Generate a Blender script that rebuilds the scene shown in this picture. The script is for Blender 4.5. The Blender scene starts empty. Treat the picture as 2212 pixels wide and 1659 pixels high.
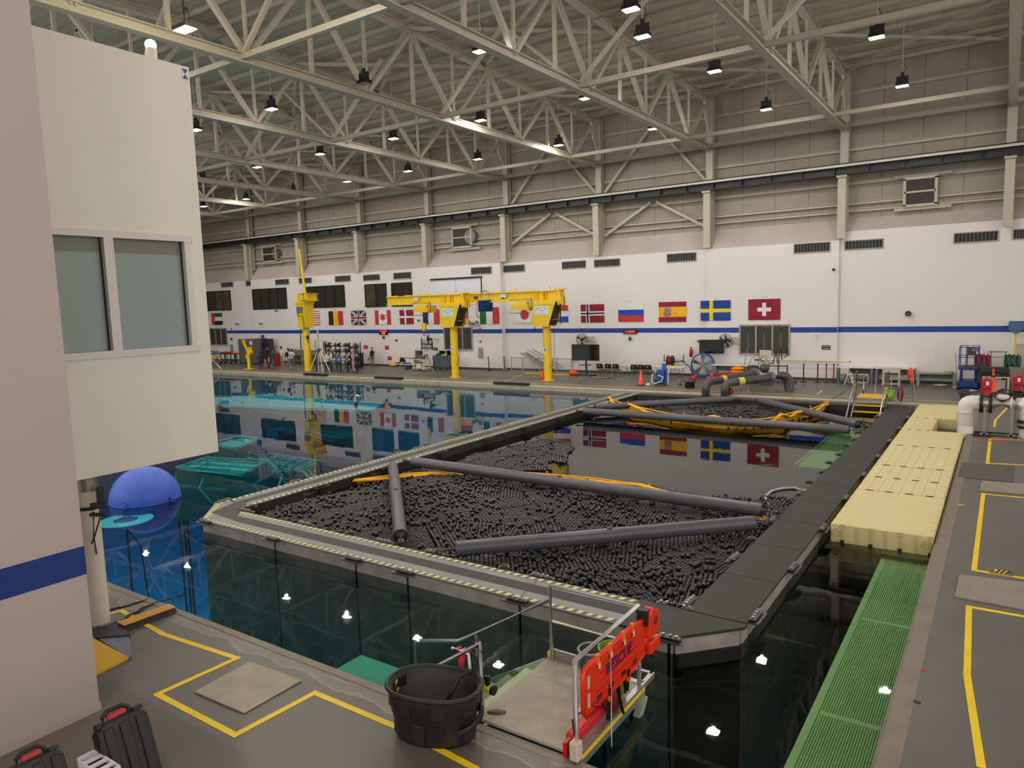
import bpy, math, random
import numpy as np
from mathutils import Vector, Matrix, noise as mnoise
random.seed(7)
S = bpy.context.scene
COL = S.collection
PI = math.pi

# ------------------------------------------------------------------ camera, world, exposure
IW, IH = 2212, 1659
FPX, YAW, PITCH, ROLL = 1554.082, 34.50837, 6.44487, -1.74721   # focal length in pixels, degrees
CAMH = 5.0
def cam_axes():
    y, p, r = (math.radians(a) for a in (YAW, PITCH, ROLL))
    fw = Vector((-math.sin(y)*math.cos(p), math.cos(y)*math.cos(p), -math.sin(p)))
    ri = Vector((math.cos(y), math.sin(y), 0)); up = ri.cross(fw)
    return math.cos(r)*ri+math.sin(r)*up, -math.sin(r)*ri+math.cos(r)*up, fw
CR, CU, CF = cam_axes()
cam_d = bpy.data.cameras.new('camera'); cam = bpy.data.objects.new('camera', cam_d); COL.objects.link(cam)
cam_d.sensor_width = 36; cam_d.lens = FPX/IW*36; cam_d.clip_end = 300; cam_d.clip_start = .05
mw = Matrix((CR, CU, -CF)).transposed().to_4x4(); mw.translation = (0, 0, CAMH)
cam.matrix_world = mw
S.camera = cam
wd = bpy.data.worlds.new('world'); S.world = wd; wd.use_nodes = True
bg = wd.node_tree.nodes['Background']; bg.inputs[0].default_value = (1.0, .95, .9, 1); bg.inputs[1].default_value = .95
S.view_settings.view_transform = 'Standard'; S.view_settings.look = 'None'
S.view_settings.exposure = 0.58; S.view_settings.gamma = 1; S.view_settings.use_curve_mapping = False
LAMP_W = 26.0            # radiance of every high bay lens
GLOW_W = 60.0           # watts that leave each lamp all round below its housing
S.cycles.max_bounces = 8; S.cycles.diffuse_bounces = 3; S.cycles.glossy_bounces = 3
S.cycles.transmission_bounces = 4; S.cycles.transparent_max_bounces = 12; S.cycles.volume_bounces = 0
S.cycles.adaptive_threshold = .025; S.cycles.sample_clamp_indirect = 4; S.cycles.caustics_reflective = False; S.cycles.caustics_refractive = False

# a pixel of the photograph -> the point where its ray meets a plane of the hall
def ray(px, py): return CF + CR*((px-IW/2)/FPX) - CU*((py-IH/2)/FPX)
def hit(px, py, axis, v):
    d = ray(px, py); o = Vector((0, 0, CAMH)); return o + d*((v-o[axis])/d[axis])
def GZ(px, py, z=0.0): return hit(px, py, 2, z)
def GY(px, py, y): return hit(px, py, 1, y)
def GX(px, py, x): return hit(px, py, 0, x)

# ------------------------------------------------------------------ materials
def lin(c):
    if isinstance(c, str): c = [int(c[i:i+2], 16) for i in (0, 2, 4)]
    return tuple(((v/255)/12.92 if v/255 <= .04045 else ((v/255+.055)/1.055)**2.4) for v in c)
MATS = {}
def M(name, col=(128, 128, 128), rough=.5, metal=0., var=0., vs=3., bump=0., bs=20., spec=.5, emit=None, es=1., alpha=None, coat=0.):
    if name in MATS: return MATS[name]
    m = bpy.data.materials.new(name); m.use_nodes = True
    nt = m.node_tree; b = nt.nodes['Principled BSDF']; c = lin(col)
    b.inputs['Base Color'].default_value = (*c, 1); b.inputs['Roughness'].default_value = rough
    b.inputs['Metallic'].default_value = metal; b.inputs['Specular IOR Level'].default_value = spec
    if coat: b.inputs['Coat Weight'].default_value = coat
    if emit is not None:
        b.inputs['Emission Color'].default_value = (*lin(emit), 1); b.inputs['Emission Strength'].default_value = es
    if alpha is not None: b.inputs['Alpha'].default_value = alpha
    if var or bump:
        tc = nt.nodes.new('ShaderNodeTexCoord')
    if var:
        n = nt.nodes.new('ShaderNodeTexNoise'); n.inputs['Scale'].default_value = vs; n.inputs['Detail'].default_value = 6
        n.inputs['Roughness'].default_value = .65
        r = nt.nodes.new('ShaderNodeMapRange'); r.inputs[1].default_value = .3; r.inputs[2].default_value = .7
        r.inputs[3].default_value = 1-var; r.inputs[4].default_value = 1+var
        mx = nt.nodes.new('ShaderNodeVectorMath'); mx.operation = 'SCALE'; mx.inputs[0].default_value = c
        nt.links.new(tc.outputs['Object'], n.inputs['Vector']); nt.links.new(n.outputs['Fac'], r.inputs[0])
        nt.links.new(r.outputs[0], mx.inputs['Scale']); nt.links.new(mx.outputs[0], b.inputs['Base Color'])
    if bump:
        n2 = nt.nodes.new('ShaderNodeTexNoise'); n2.inputs['Scale'].default_value = bs; n2.inputs['Detail'].default_value = 4
        bp = nt.nodes.new('ShaderNodeBump'); bp.inputs['Strength'].default_value = bump; bp.inputs['Distance'].default_value = .02
        nt.links.new(tc.outputs['Object'], n2.inputs['Vector']); nt.links.new(n2.outputs['Fac'], bp.inputs['Height'])
        nt.links.new(bp.outputs[0], b.inputs['Normal'])
    MATS[name] = m
    return m
def add_lines(m, axis, period, width, dark, offset=0., soft=0.):
    """multiply a material's base colour by `dark` on thin lines across one object axis (panel seams, grip ribs)"""
    nt = m.node_tree; b = nt.nodes['Principled BSDF']; bc = b.inputs['Base Color']
    src = bc.links[0].from_socket if bc.is_linked else None
    tc = nt.nodes.new('ShaderNodeTexCoord'); sx = nt.nodes.new('ShaderNodeSeparateXYZ'); nt.links.new(tc.outputs['Object'], sx.inputs[0])
    a = nt.nodes.new('ShaderNodeMath'); a.operation = 'MULTIPLY_ADD'; a.inputs[1].default_value = 1/period; a.inputs[2].default_value = offset+1000
    s = sx.outputs[axis]
    if soft:
        n = nt.nodes.new('ShaderNodeTexNoise'); n.inputs['Scale'].default_value = .35; n.inputs['Detail'].default_value = 3
        nt.links.new(tc.outputs['Object'], n.inputs['Vector'])
        ad = nt.nodes.new('ShaderNodeMath'); ad.operation = 'MULTIPLY_ADD'; ad.inputs[1].default_value = soft
        nt.links.new(n.outputs['Fac'], ad.inputs[0]); nt.links.new(s, ad.inputs[2]); s = ad.outputs[0]
    nt.links.new(s, a.inputs[0])
    fr = nt.nodes.new('ShaderNodeMath'); fr.operation = 'FRACT'; nt.links.new(a.outputs[0], fr.inputs[0])
    lt = nt.nodes.new('ShaderNodeMath'); lt.operation = 'LESS_THAN'; lt.inputs[1].default_value = width/period; nt.links.new(fr.outputs[0], lt.inputs[0])
    mr = nt.nodes.new('ShaderNodeMapRange'); mr.inputs[3].default_value = 1; mr.inputs[4].default_value = dark; nt.links.new(lt.outputs[0], mr.inputs[0])
    mx = nt.nodes.new('ShaderNodeVectorMath'); mx.operation = 'SCALE'
    if src: nt.links.new(src, mx.inputs[0])
    else: mx.inputs[0].default_value = bc.default_value[:3]
    nt.links.new(mr.outputs[0], mx.inputs['Scale']); nt.links.new(mx.outputs[0], bc)
    return m

# ------------------------------------------------------------------ mesh builder
def frame(d):
    d = Vector(d).normalized(); a = Vector((0, 0, 1)) if abs(d.z) < .95 else Vector((0, 1, 0))
    u = d.cross(a).normalized(); v = u.cross(d).normalized(); return u, v
class MB:
    def __init__(s): s.v = []; s.f = []; s.m = []; s.sm = []
    def add(s, vs, fs, mi=0, smooth=False):
        o = len(s.v); s.v += [tuple(p) for p in vs]
        for f in fs: s.f.append([i+o for i in f]); s.m.append(mi); s.sm.append(smooth)
        return s
    def bx(s, x0, x1, y0, y1, z0, z1, mi=0):
        v = [(x, y, z) for z in (z0, z1) for y in (y0, y1) for x in (x0, x1)]
        return s.add(v, [(0, 2, 3, 1), (4, 5, 7, 6), (0, 1, 5, 4), (2, 6, 7, 3), (0, 4, 6, 2), (1, 3, 7, 5)], mi)
    def box(s, c, d, rz=0., mi=0, rx=0., ry=0.):
        R = Matrix.Rotation(rz, 3, 'Z') @ Matrix.Rotation(ry, 3, 'Y') @ Matrix.Rotation(rx, 3, 'X'); c = Vector(c)
        v = [c + R @ Vector((x*d[0]/2, y*d[1]/2, z*d[2]/2)) for z in (-1, 1) for y in (-1, 1) for x in (-1, 1)]
        return s.add(v, [(0, 2, 3, 1), (4, 5, 7, 6), (0, 1, 5, 4), (2, 6, 7, 3), (0, 4, 6, 2), (1, 3, 7, 5)], mi)
    def bar(s, p, q, w, h=None, mi=0):
        h = h or w; p, q = Vector(p), Vector(q); u, v = frame(q-p); u = u*w/2; v = v*h/2
        vs = [p-u-v, p+u-v, p+u+v, p-u+v, q-u-v, q+u-v, q+u+v, q-u+v]
        return s.add(vs, [(3, 2, 1, 0), (4, 5, 6, 7), (0, 1, 5, 4), (1, 2, 6, 5), (2, 3, 7, 6), (3, 0, 4, 7)], mi)
    def ibeam(s, p, q, w, h, t=.03, mi=0):
        p, q = Vector(p), Vector(q); u, v = frame(q-p)
        s.bar(p+v*(h/2-t/2), q+v*(h/2-t/2), w, t, mi); s.bar(p-v*(h/2-t/2), q-v*(h/2-t/2), w, t, mi)
        return s.bar(p, q, t, h-2*t, mi)
    def cyl(s, p, q, r, n=12, r2=None, caps=True, mi=0, smooth=True):
        p, q = Vector(p), Vector(q); r2 = r if r2 is None else r2; u, v = frame(q-p)
        vs = [c+(u*math.cos(2*PI*i/n)+v*math.sin(2*PI*i/n))*rr for c, rr in ((p, r), (q, r2)) for i in range(n)]
        s.add(vs, [(i, (i+1) % n, n+(i+1) % n, n+i) for i in range(n)], mi, smooth)
        if caps: s.add(vs, [tuple(range(n))[::-1], tuple(range(n, 2*n))], mi)
        return s
    def tube(s, path, r, n=8, closed=False, mi=0, caps=True):
        P = [Vector(p) for p in path]; N = len(P); rings = []; u = None
        for i in range(N):
            a = P[(i-1) % N] if (closed or i > 0) else P[i]; b = P[(i+1) % N] if (closed or i < N-1) else P[i]
            d = (b-a).normalized()
            if u is None: u, v = frame(d)
            else:
                u = (u-d*u.dot(d)); u = u.normalized() if u.length > 1e-6 else frame(d)[0]; v = d.cross(u)
            rr = r[i] if isinstance(r, (list, tuple)) else r
            rings.append([P[i]+(u*math.cos(2*PI*k/n)+v*math.sin(2*PI*k/n))*rr for k in range(n)])
        vs = [p for R in rings for p in R]; fs = []
        for i in range(N if closed else N-1):
            j = (i+1) % N
            for k in range(n): fs.append((i*n+k, i*n+(k+1) % n, j*n+(k+1) % n, j*n+k))
        s.add(vs, fs, mi, True)
        if caps and not closed: s.add(vs, [tuple(range(n))[::-1], tuple(range((N-1)*n, N*n))], mi)
        return s
    def prism(s, poly, vec, mi=0):
        P = [Vector(p) for p in poly]; w = Vector(vec); n = len(P)
        return s.add(P+[p+w for p in P], [tuple(range(n))[::-1], tuple(range(n, 2*n))]+[(i, (i+1) % n, n+(i+1) % n, n+i) for i in range(n)], mi)
    def sphere(s, c, r, n=16, m=10, sc=(1, 1, 1), mi=0):
        c = Vector(c); vs = [c+Vector((0, 0, r*sc[2]))]
        for j in range(1, m):
            t = PI*j/m
            for i in range(n): vs.append(c+Vector((r*sc[0]*math.sin(t)*math.cos(2*PI*i/n), r*sc[1]*math.sin(t)*math.sin(2*PI*i/n), r*sc[2]*math.cos(t))))
        vs.append(c-Vector((0, 0, r*sc[2]))); L = len(vs)-1
        fs = [(0, 1+i, 1+(i+1) % n) for i in range(n)]
        for j in range(m-2):
            for i in range(n): a = 1+j*n+i; b = 1+j*n+(i+1) % n; fs.append((a, a+n, b+n, b))
        fs += [(L, 1+(m-2)*n+(i+1) % n, 1+(m-2)*n+i) for i in range(n)]
        return s.add(vs, fs, mi, True)
    def lathe(s, prof, c=(0, 0, 0), n=24, mi=0, ax=None, sx=1., sy=1.):
        c = Vector(c); vs = []
        if ax is None: X, Y, Z = Vector((1, 0, 0)), Vector((0, 1, 0)), Vector((0, 0, 1))
        else: Z = Vector(ax).normalized(); X, Y = frame(Z)
        for r, z in prof:
            for i in range(n): vs.append(c+X*(r*sx*math.cos(2*PI*i/n))+Y*(r*sy*math.sin(2*PI*i/n))+Z*z)
        fs = [(j*n+i, j*n+(i+1) % n, (j+1)*n+(i+1) % n, (j+1)*n+i) for j in range(len(prof)-1) for i in range(n)]
        return s.add(vs, fs, mi, True)
    def ring(s, c, R, r, ax=(0, 0, 1), n=24, k=6, mi=0):
        u, v = frame(ax); c = Vector(c)
        return s.tube([c+(u*math.cos(2*PI*i/n)+v*math.sin(2*PI*i/n))*R for i in range(n)], r, k, True, mi)
    def build(s, name, mat, parent=None, world=False, bevel=0., origin=True, seg=1):
        vs = np.array(s.v, dtype=float).reshape(-1, 3); loc = Vector((0, 0, 0))
        if parent is not None and world:
            p = parent; off = Vector((0, 0, 0))
            while p is not None: off += p.location; p = p.parent
            vs = vs-np.array(off)
        elif parent is None and origin and len(vs):
            lo, hi = vs.min(0), vs.max(0); o = np.array([(lo[0]+hi[0])/2, (lo[1]+hi[1])/2, lo[2]]); vs = vs-o; loc = Vector(o)
        me = bpy.data.meshes.new(name); me.from_pydata([tuple(p) for p in vs], [], s.f); 
        for m_ in (mat if isinstance(mat, (list, tuple)) else [mat]): me.materials.append(m_)
        me.polygons.foreach_set('material_index', s.m); me.polygons.foreach_set('use_smooth', s.sm); me.update()
        o = bpy.data.objects.new(name, me); COL.objects.link(o); o.location = loc
        if parent is not None: o.parent = parent
        if bevel:
            bv = o.modifiers.new('bevel', 'BEVEL'); bv.width = bevel; bv.segments = seg; bv.limit_method = 'ANGLE'; bv.angle_limit = math.radians(40)
        return o
def tag(o, label, cat, group=None, kind=None):
    if len(label.replace(',', ' ').split()) > 16: print('LONG', label)
    o['label'] = label; o['category'] = cat
    if group: o['group'] = group
    if kind: o['kind'] = kind
    return o
def thing(name, label, cat, loc=(0, 0, 0), rz=0., group=None):
    o = bpy.data.objects.new(name, None); COL.objects.link(o); o.location = loc; o.rotation_euler = (0, 0, rz)
    o.empty_display_size = .2
    return tag(o, label, cat, group)
def struct(mb, name, mat, parent=None, bevel=0.):
    o = mb.build(name, mat, parent, bevel=bevel, origin=False)
    if parent is None: o['kind'] = 'structure'
    return o
def dup(o, loc=None, rz=None, label=None, group=None, parent=None):
    c = o.copy(); COL.objects.link(c)
    if parent is not None: c.parent = parent
    if loc is not None: c.location = loc
    if rz is not None: c.rotation_euler = (0, 0, rz)
    if label: c['label'] = label
    if group: c['group'] = group
    for ch in list(o.children): dup(ch, parent=c)
    return c
def text(s, name, size, mat, parent, loc, rot, ext=.002, align='CENTER', sx=1.):
    cu = bpy.data.curves.new(name, 'FONT'); cu.body = s; cu.size = size; cu.extrude = ext; cu.align_x = align; cu.align_y = 'CENTER'; cu.resolution_u = 2
    t = bpy.data.objects.new('t', cu); COL.objects.link(t)
    me = bpy.data.meshes.new_from_object(t.evaluated_get(bpy.context.evaluated_depsgraph_get())); me.name = name
    bpy.data.objects.remove(t); me.materials.clear(); me.materials.append(mat)
    o = bpy.data.objects.new(name, me); COL.objects.link(o); o.location = loc; o.rotation_euler = rot; o.scale = (sx, 1, 1)
    if parent is not None: o.parent = parent
    return o
FACE_Y = (PI/2, 0, 0)        # lettering that reads from the camera side (towards -Y)
FACE_X = (PI/2, 0, PI/2)     # lettering that reads from +X

ZW = -.28                     # water level; the deck is z = 0
WF = 44.4                     # far wall
PX0, PX1, PY0, PY1 = -64., -.97, 6.4, 36.2   # pool
white = M('white_paint', (226, 220, 218), .6, var=.03, vs=.6)
steelpaint = M('cream_steel', (186, 178, 160), .55, var=.06, vs=2)
black = M('black_plastic', (22, 22, 22), .45)
rubber = M('black_rubber', (30, 29, 28), .75, var=.15, vs=6)
steel = M('brushed_steel', (170, 168, 165), .3, 1.)
galv = M('galvanised_steel', (150, 150, 148), .45, .6, var=.1, vs=8)
grey = M('grey_paint', (110, 112, 114), .5)
dgrey = M('dark_grey_plastic', (62, 63, 66), .4)
yellow = M('crane_yellow', (236, 196, 8), .4, var=.05, vs=2)
tapey = M('yellow_tape', (244, 206, 12), .5, var=.12, vs=3)
red = M('signal_red', (190, 18, 24), .4)
orange = M('signal_orange', (255, 78, 20), .5)
blue = M('paint_blue', (22, 62, 140), .4)
# ------------------------------------------------------------------ deck, pool, water
deckm = M('deck_coating', (101, 97, 91), .42, var=.1, vs=.7, bump=.04, bs=60)
copm = M('coping_concrete', (168, 158, 140), .55, var=.14, vs=2.5, bump=.08, bs=30)
poolm = M('pool_paint', (190, 214, 220), .7, var=.06, vs=.4)
def deck_stains(m):   # pale dried water marks beside the near coping and patchy scuffs
    nt = m.node_tree; b = nt.nodes['Principled BSDF']; src = b.inputs['Base Color'].links[0].from_socket
    tc = nt.nodes.new('ShaderNodeTexCoord'); sx = nt.nodes.new('ShaderNodeSeparateXYZ'); n = nt.nodes.new('ShaderNodeTexNoise'); n.inputs['Scale'].default_value = 1.6; n.inputs['Detail'].default_value = 5
    nt.links.new(tc.outputs['Object'], sx.inputs[0]); nt.links.new(tc.outputs['Object'], n.inputs['Vector'])
    a = nt.nodes.new('ShaderNodeMath'); a.operation = 'MULTIPLY_ADD'; a.inputs[1].default_value = .55; nt.links.new(n.outputs['Fac'], a.inputs[0]); nt.links.new(sx.outputs[1], a.inputs[2])
    r = nt.nodes.new('ShaderNodeValToRGB'); e = r.color_ramp.elements; e[0].position = 0; e[0].color = (0, 0, 0, 1); e[1].position = 1; e[1].color = (0, 0, 0, 1)
    for p, v in ((.40, 0.), (.43, .55), (.46, .2), (.62, .12), (.66, .5), (.69, 0.)): q = e.new(p); q.color = (v, v, v, 1)
    s = nt.nodes.new('ShaderNodeMapRange'); s.inputs[1].default_value = 5.9; s.inputs[2].default_value = 6.9; nt.links.new(a.outputs[0], s.inputs[0]); nt.links.new(s.outputs[0], r.inputs[0])
    mx = nt.nodes.new('ShaderNodeMix'); mx.data_type = 'RGBA'; nt.links.new(r.outputs[0], mx.inputs[0]); nt.links.new(src, mx.inputs[6]); mx.inputs[7].default_value = (*lin((176, 166, 144)), 1); nt.links.new(mx.outputs[2], b.inputs['Base Color'])
deck_stains(deckm)
f = MB()
f.bx(-72, 16, -8, PY0, -.5, 0); f.bx(PX1, 16, PY0, PY1, -.5, 0); f.bx(-72, 16, PY1, 45.6, -.5, 0); f.bx(-72, PX0, PY0, PY1, -.5, 0)
struct(f, 'floor', deckm)
def coping(n, x0, x1, y0, y1):
    m = MB(); m.bx(x0, x1, y0, y1, -.45, .012); o = struct(m, 'trim_%d' % n, copm, bevel=.05); o['label'] = 'rounded concrete coping strip along the pool edge'
coping(1, PX0-.3, PX1+.3, PY1-.04, PY1+.34); copm = M('coping_worn', (128, 119, 106), .55, var=.16, vs=2.5, bump=.08, bs=30)
coping(2, PX1-.04, PX1+.26, PY0-.3, PY1); coping(3, -72, PX1+.26, PY0-.18, PY0+.04)
w = MB(); w.bx(PX0, PX1, PY1, PY1+.3, -12, -.45); w.bx(PX0, PX1, PY0-.3, PY0, -12, -.45)
w.bx(PX1, PX1+.3, PY0-.3, PY1+.3, -12, -.45); w.bx(PX0-.3, PX0, PY0-.3, PY1+.3, -12, -.45)
struct(w, 'wall_lower', poolm)
w = MB(); w.bx(PX0, PX1, PY0, PY1, -12.3, -12); struct(w, 'floor_lower', poolm)
# water: fresnel mirror over a clear body that absorbs red first
wm = bpy.data.materials.new('pool_water'); wm.use_nodes = True; nt = wm.node_tree; nt.nodes.clear()
out = nt.nodes.new('ShaderNodeOutputMaterial'); mix = nt.nodes.new('ShaderNodeMixShader'); tr = nt.nodes.new('ShaderNodeBsdfTransparent')
gl = nt.nodes.new('ShaderNodeBsdfGlossy'); gl.inputs['Roughness'].default_value = .015; fr = nt.nodes.new('ShaderNodeFresnel'); fr.inputs[0].default_value = 1.38
tc = nt.nodes.new('ShaderNodeTexCoord'); mp = nt.nodes.new('ShaderNodeMapping'); mp.inputs['Scale'].default_value = (1.1, 1.6, 1)
n1 = nt.nodes.new('ShaderNodeTexNoise'); n1.inputs['Scale'].default_value = 1.0; n1.inputs['Detail'].default_value = 2
bp = nt.nodes.new('ShaderNodeBump'); bp.inputs['Strength'].default_value = .05; bp.inputs['Distance'].default_value = .03
nt.links.new(tc.outputs['Object'], mp.inputs[0]); nt.links.new(mp.outputs[0], n1.inputs['Vector']); nt.links.new(n1.outputs['Fac'], bp.inputs['Height'])
nt.links.new(bp.outputs[0], gl.inputs['Normal']); nt.links.new(bp.outputs[0], fr.inputs['Normal'])
nt.links.new(fr.outputs[0], mix.inputs[0]); nt.links.new(tr.outputs[0], mix.inputs[1]); nt.links.new(gl.outputs[0], mix.inputs[2]); nt.links.new(mix.outputs[0], out.inputs['Surface'])
va = nt.nodes.new('ShaderNodeVolumeAbsorption'); va.inputs['Color'].default_value = (.0, .84, .945, 1); va.inputs['Density'].default_value = .2
nt.links.new(va.outputs[0], out.inputs['Volume'])
w = MB(); w.bx(PX0-.02, PX1+.02, PY0-.02, PY1+.02, -12.05, ZW); o = w.build('pool_water', wm, origin=False)
tag(o, 'still blue pool water mirroring the flags and cranes', 'water', kind='stuff')

# ------------------------------------------------------------------ far wall: white lower storey, sloped ledge, metal upper storey
SEC = [(-72, -60.9, 0, 7.95), (-60.9, -39.6, .25, 7.95), (-39.6, -30.9, .55, 7.95), (-30.9, -15.45, .1, 7.92), (-15.45, -7.85, .25, 7.92), (-7.85, 14, 0, 8.38)]
wallm = M('far_wall_paint', (225, 219, 217), .6, var=.025, vs=.3, bump=.03, bs=12)
stripem = M('wall_stripe_blue', (18, 58, 148), .5)
w = MB(); st = MB(); lg = MB()
bb = MB()
for x0, x1, d, zt in SEC:
    w.bx(x0, x1, WF-d, 46, 0, zt); st.bx(x0, x1, WF-d-.004, WF-d+.02, 2.76, 3.07)
    bb.bx(x0, x1, WF-d-.012, WF-d+.02, 0, .14)
    lg.prism([(x0, WF-d, zt), (x0, 45.6, zt), (x0, 45.6, 9.15), (x0, 45.1, 9.12)], (x1-x0, 0, 0))
fw = struct(w, 'wall_far', wallm); o = struct(st, 'trim_5', stripem); o['label'] = 'blue stripe along the far wall'
struct(lg, 'trim_6', M('ledge_paint', (188, 176, 168), .65, var=.1, vs=.5)); struct(bb, 'baseboard_far', M('dark_baseboard', (66, 66, 66), .6))
def wy(x):
    for x0, x1, d, zt in SEC:
        if x0 <= x <= x1: return WF-d
    return WF
pm = M('insulated_panel', (158, 150, 134), .7, var=.09, vs=.35, bump=.25, bs=1.2)
add_lines(pm, 0, 1.907, .035, .45, .1)
w = MB(); w.bx(-72, 14, 45.1, 45.4, 7.8, 18.2); struct(w, 'wall_upper', pm)
for i, z in enumerate((9.55, 9.95, 11.05, 12.9, 14.35, 15.95)):
    m = MB(); m.ibeam((-72, 44.98, z), (14, 44.98, z), .2, .18, .03); struct(m, 'trim_%d' % (10+i), steelpaint)['label'] = 'level steel girt across the upper wall'
# end wall beyond the left end of the pool
w = MB(); w.bx(-72, -71.7, -8, 46, 0, 18); struct(w, 'wall_west', pm)

# ------------------------------------------------------------------ roof deck and purlins
roofm = M('roof_liner', (182, 172, 150), .7, var=.1, vs=.5, bump=.35, bs=1.5)
add_lines(roofm, 1, .52, .03, .5, 0, .25)
def rz_(y): return 17.25+(.9 if y < 20 else .9*(45.2-y)/25.2) if y >= 20 else 17.25+.9*(y+6)/26 
c = MB(); c.prism([(-72, 45.4, rz_(45.2)), (-72, 20, rz_(20)), (-72, -8, rz_(-6)), (-72, -8, 18.6), (-72, 20, 18.7), (-72, 45.4, 18.3)], (88, 0, 0))
ce = struct(c, 'ceiling', roofm)
for k in range(17):
    y = 44.2-1.5*k*1.02
    m = MB(); m.ibeam((-72, y, rz_(y)-.1), (16, y, rz_(y)-.1), .09, .2, .02); m.build('purlin', steelpaint, ce, origin=False)
BAY = 7.63
for k in range(0, 9):      # crossed roof bracing in every bay
    xa, xb = -.1-BAY*k, -.1-BAY*(k+1)
    for y0, y1 in ((43.9, 37.8), (31.8, 25.8)):
        for a, b in ((xa, xb), (xb, xa)):
            m = MB(); m.bar((a, y0, rz_(y0)-.42), (b, y1, rz_(y1)-.42), .16, .14); m.build('roof_brace', steelpaint, ce, origin=False)
for y in (44.0, 40.9, 28.0, 17.0):  # long struts tying the truss bottoms together
    m = MB(); m.bar((-70, y, 14.05), (14, y, 14.05), .2, .2); m.build('longitudinal_strut', steelpaint, ce, origin=False)
for y in (41.5, 38.6, 33.0, 29.2, 25.0, 21.0):   # sprinkler mains with short drops
    m = MB(); z = rz_(y)-.75; m.cyl((-72, y, z), (16, y, z), .035, 6); m.build('sprinkler_pipe', galv, ce, origin=False)
    m = MB()
    for i in range(36): x = -70+2.4*i; m.cyl((x, y, z), (x, y, z+.6), .012, 4); m.cyl((x+1.1, y, z), (x+1.1, y, z-.18), .018, 4)
    m.build('sprinkler_drop', galv, ce, origin=False)
for k in range(0, 8):      # sway braces from truss bottoms up to the next truss top
    for y in (28.0, 17.0):
        for s in ((1,) if k % 2 else (1, -1)):
            m = MB(); x = -.1-BAY*k; m.bar((x, y, 14.1), (x+s*BAY*.52, y, rz_(y)-.35), .15, .15); m.build('sway_brace', steelpaint, ce, origin=False)

# ------------------------------------------------------------------ columns and trusses on every frame line
ORD = ['first', 'second', 'third', 'fourth', 'fifth', 'sixth', 'seventh', 'eighth', 'ninth', 'tenth']
colx = [-.1-BAY*k for k in range(9)]
for k, x in enumerate(colx):
    t = thing('steel_column', 'cream steel wall column carrying the black rail, %s from the right' % ORD[k], 'column', (x, 44.2, 8.0), group=None)
    m = MB(); m.ibeam((x, 44.62, 8.9), (x, 44.62, 17.0), .42, .42, .05); m.build('upper_shaft', steelpaint, t, True)
    m = MB(); m.ibeam((x, 44.2, 8.0), (x, 44.2, 11.3), .42, .6, .06); m.build('crane_leg', steelpaint, t, True)
    m = MB(); m.bx(x-.26, x+.26, 43.75, 44.6, 11.3, 11.4); m.build('cap_plate', steelpaint, t, True)
    m = MB(); m.prism([(x-.06, 44.4, 16.95), (x-.06, 43.4, 16.95), (x-.06, 43.75, 15.6), (x-.06, 44.4, 14.9)], (.12, 0, 0)); m.build('knee_plate', steelpaint, t, True)
m = MB(); r = thing('crane_runway', 'long black steel crane rail running below the columns along the far wall', 'rail', (-30, 43.95, 11.4))
m.ibeam((-72, 43.95, 11.72), (14, 43.95, 11.72), .45, .62, .05); m.build('rail_beam', M('rail_black', (30, 30, 34), .5, var=.1, vs=1), r, True)
m = MB(); m.bx(-72, 14, 43.58, 43.7, 11.82, 11.94); m.build('conductor_strip', M('conductor_grey', (200, 196, 188), .4), r, True)
for i in range(50):
    x = -71+1.7*i; m = MB(); m.bx(x-.02, x+.02, 43.7, 43.9, 11.45, 11.86); m.build('stiffener', MATS['rail_black'], r, True)
for k, x in enumerate(colx):
    t = thing('roof_truss', 'cream steel roof truss spanning above the pool, %s from the right' % ORD[k], 'truss', (x, 20, 14))
    m = MB(); m.ibeam((x, -7.9, 14), (x, 44.4, 14), .36, .34, .04); m.build('bottom_chord', steelpaint, t, True)
    m = MB(); m.ibeam((x, 44.4, 16.75), (x, 20, rz_(20)-.38), .32, .32, .04); m.ibeam((x, 20, rz_(20)-.38), (x, -7.9, 16.9), .32, .32, .04); m.build('top_chord', steelpaint, t, True)
    def zt(y): return 16.75+(rz_(20)-.38-16.75)*(44.4-y)/24.4 if y > 20 else rz_(20)-.38+(16.9-rz_(20)+.38)*(20-y)/27.9
    yb = 40.95
    while yb > -6:
        for s in (1, -1):
            m = MB(); yt = min(yb+2.97*s, 44.2); m.bar((x, yb, 14.1), (x, yt, zt(yt)-.1), .2, .17); m.build('diagonal', steelpaint, t, True)
        for yv, wd_ in ((yb, .11), (yb-2.97, .14)):
            m = MB(); m.bar((x, yv, 14.1), (x, yv, zt(yv)-.1), wd_, wd_); m.build('vertical', steelpaint, t, True)
        yb -= 5.94
# chevron braces on the wall frames
for a, b in ((-22.96, -30.59), (-15.36, -22.99)):
    for z0, z1, yy, nm in ((12.1, 15.9, 44.75, 'above'), (9.3, 11.2, 44.75, 'below')):
        for s, x in ((1, b), (-1, a)):
            side = 'left' if s > 0 else 'right'
            m = MB(); m.bar((x+s*.25, yy, z0), ((a+b)/2-s*.2, yy, z1), .17, .17)
            tag(m.build('wall_brace', steelpaint), 'slanted steel brace %s the black rail, %s arm of the %s chevron' % (nm, side, 'wider left' if a < -20 else 'right'), 'brace')

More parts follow.
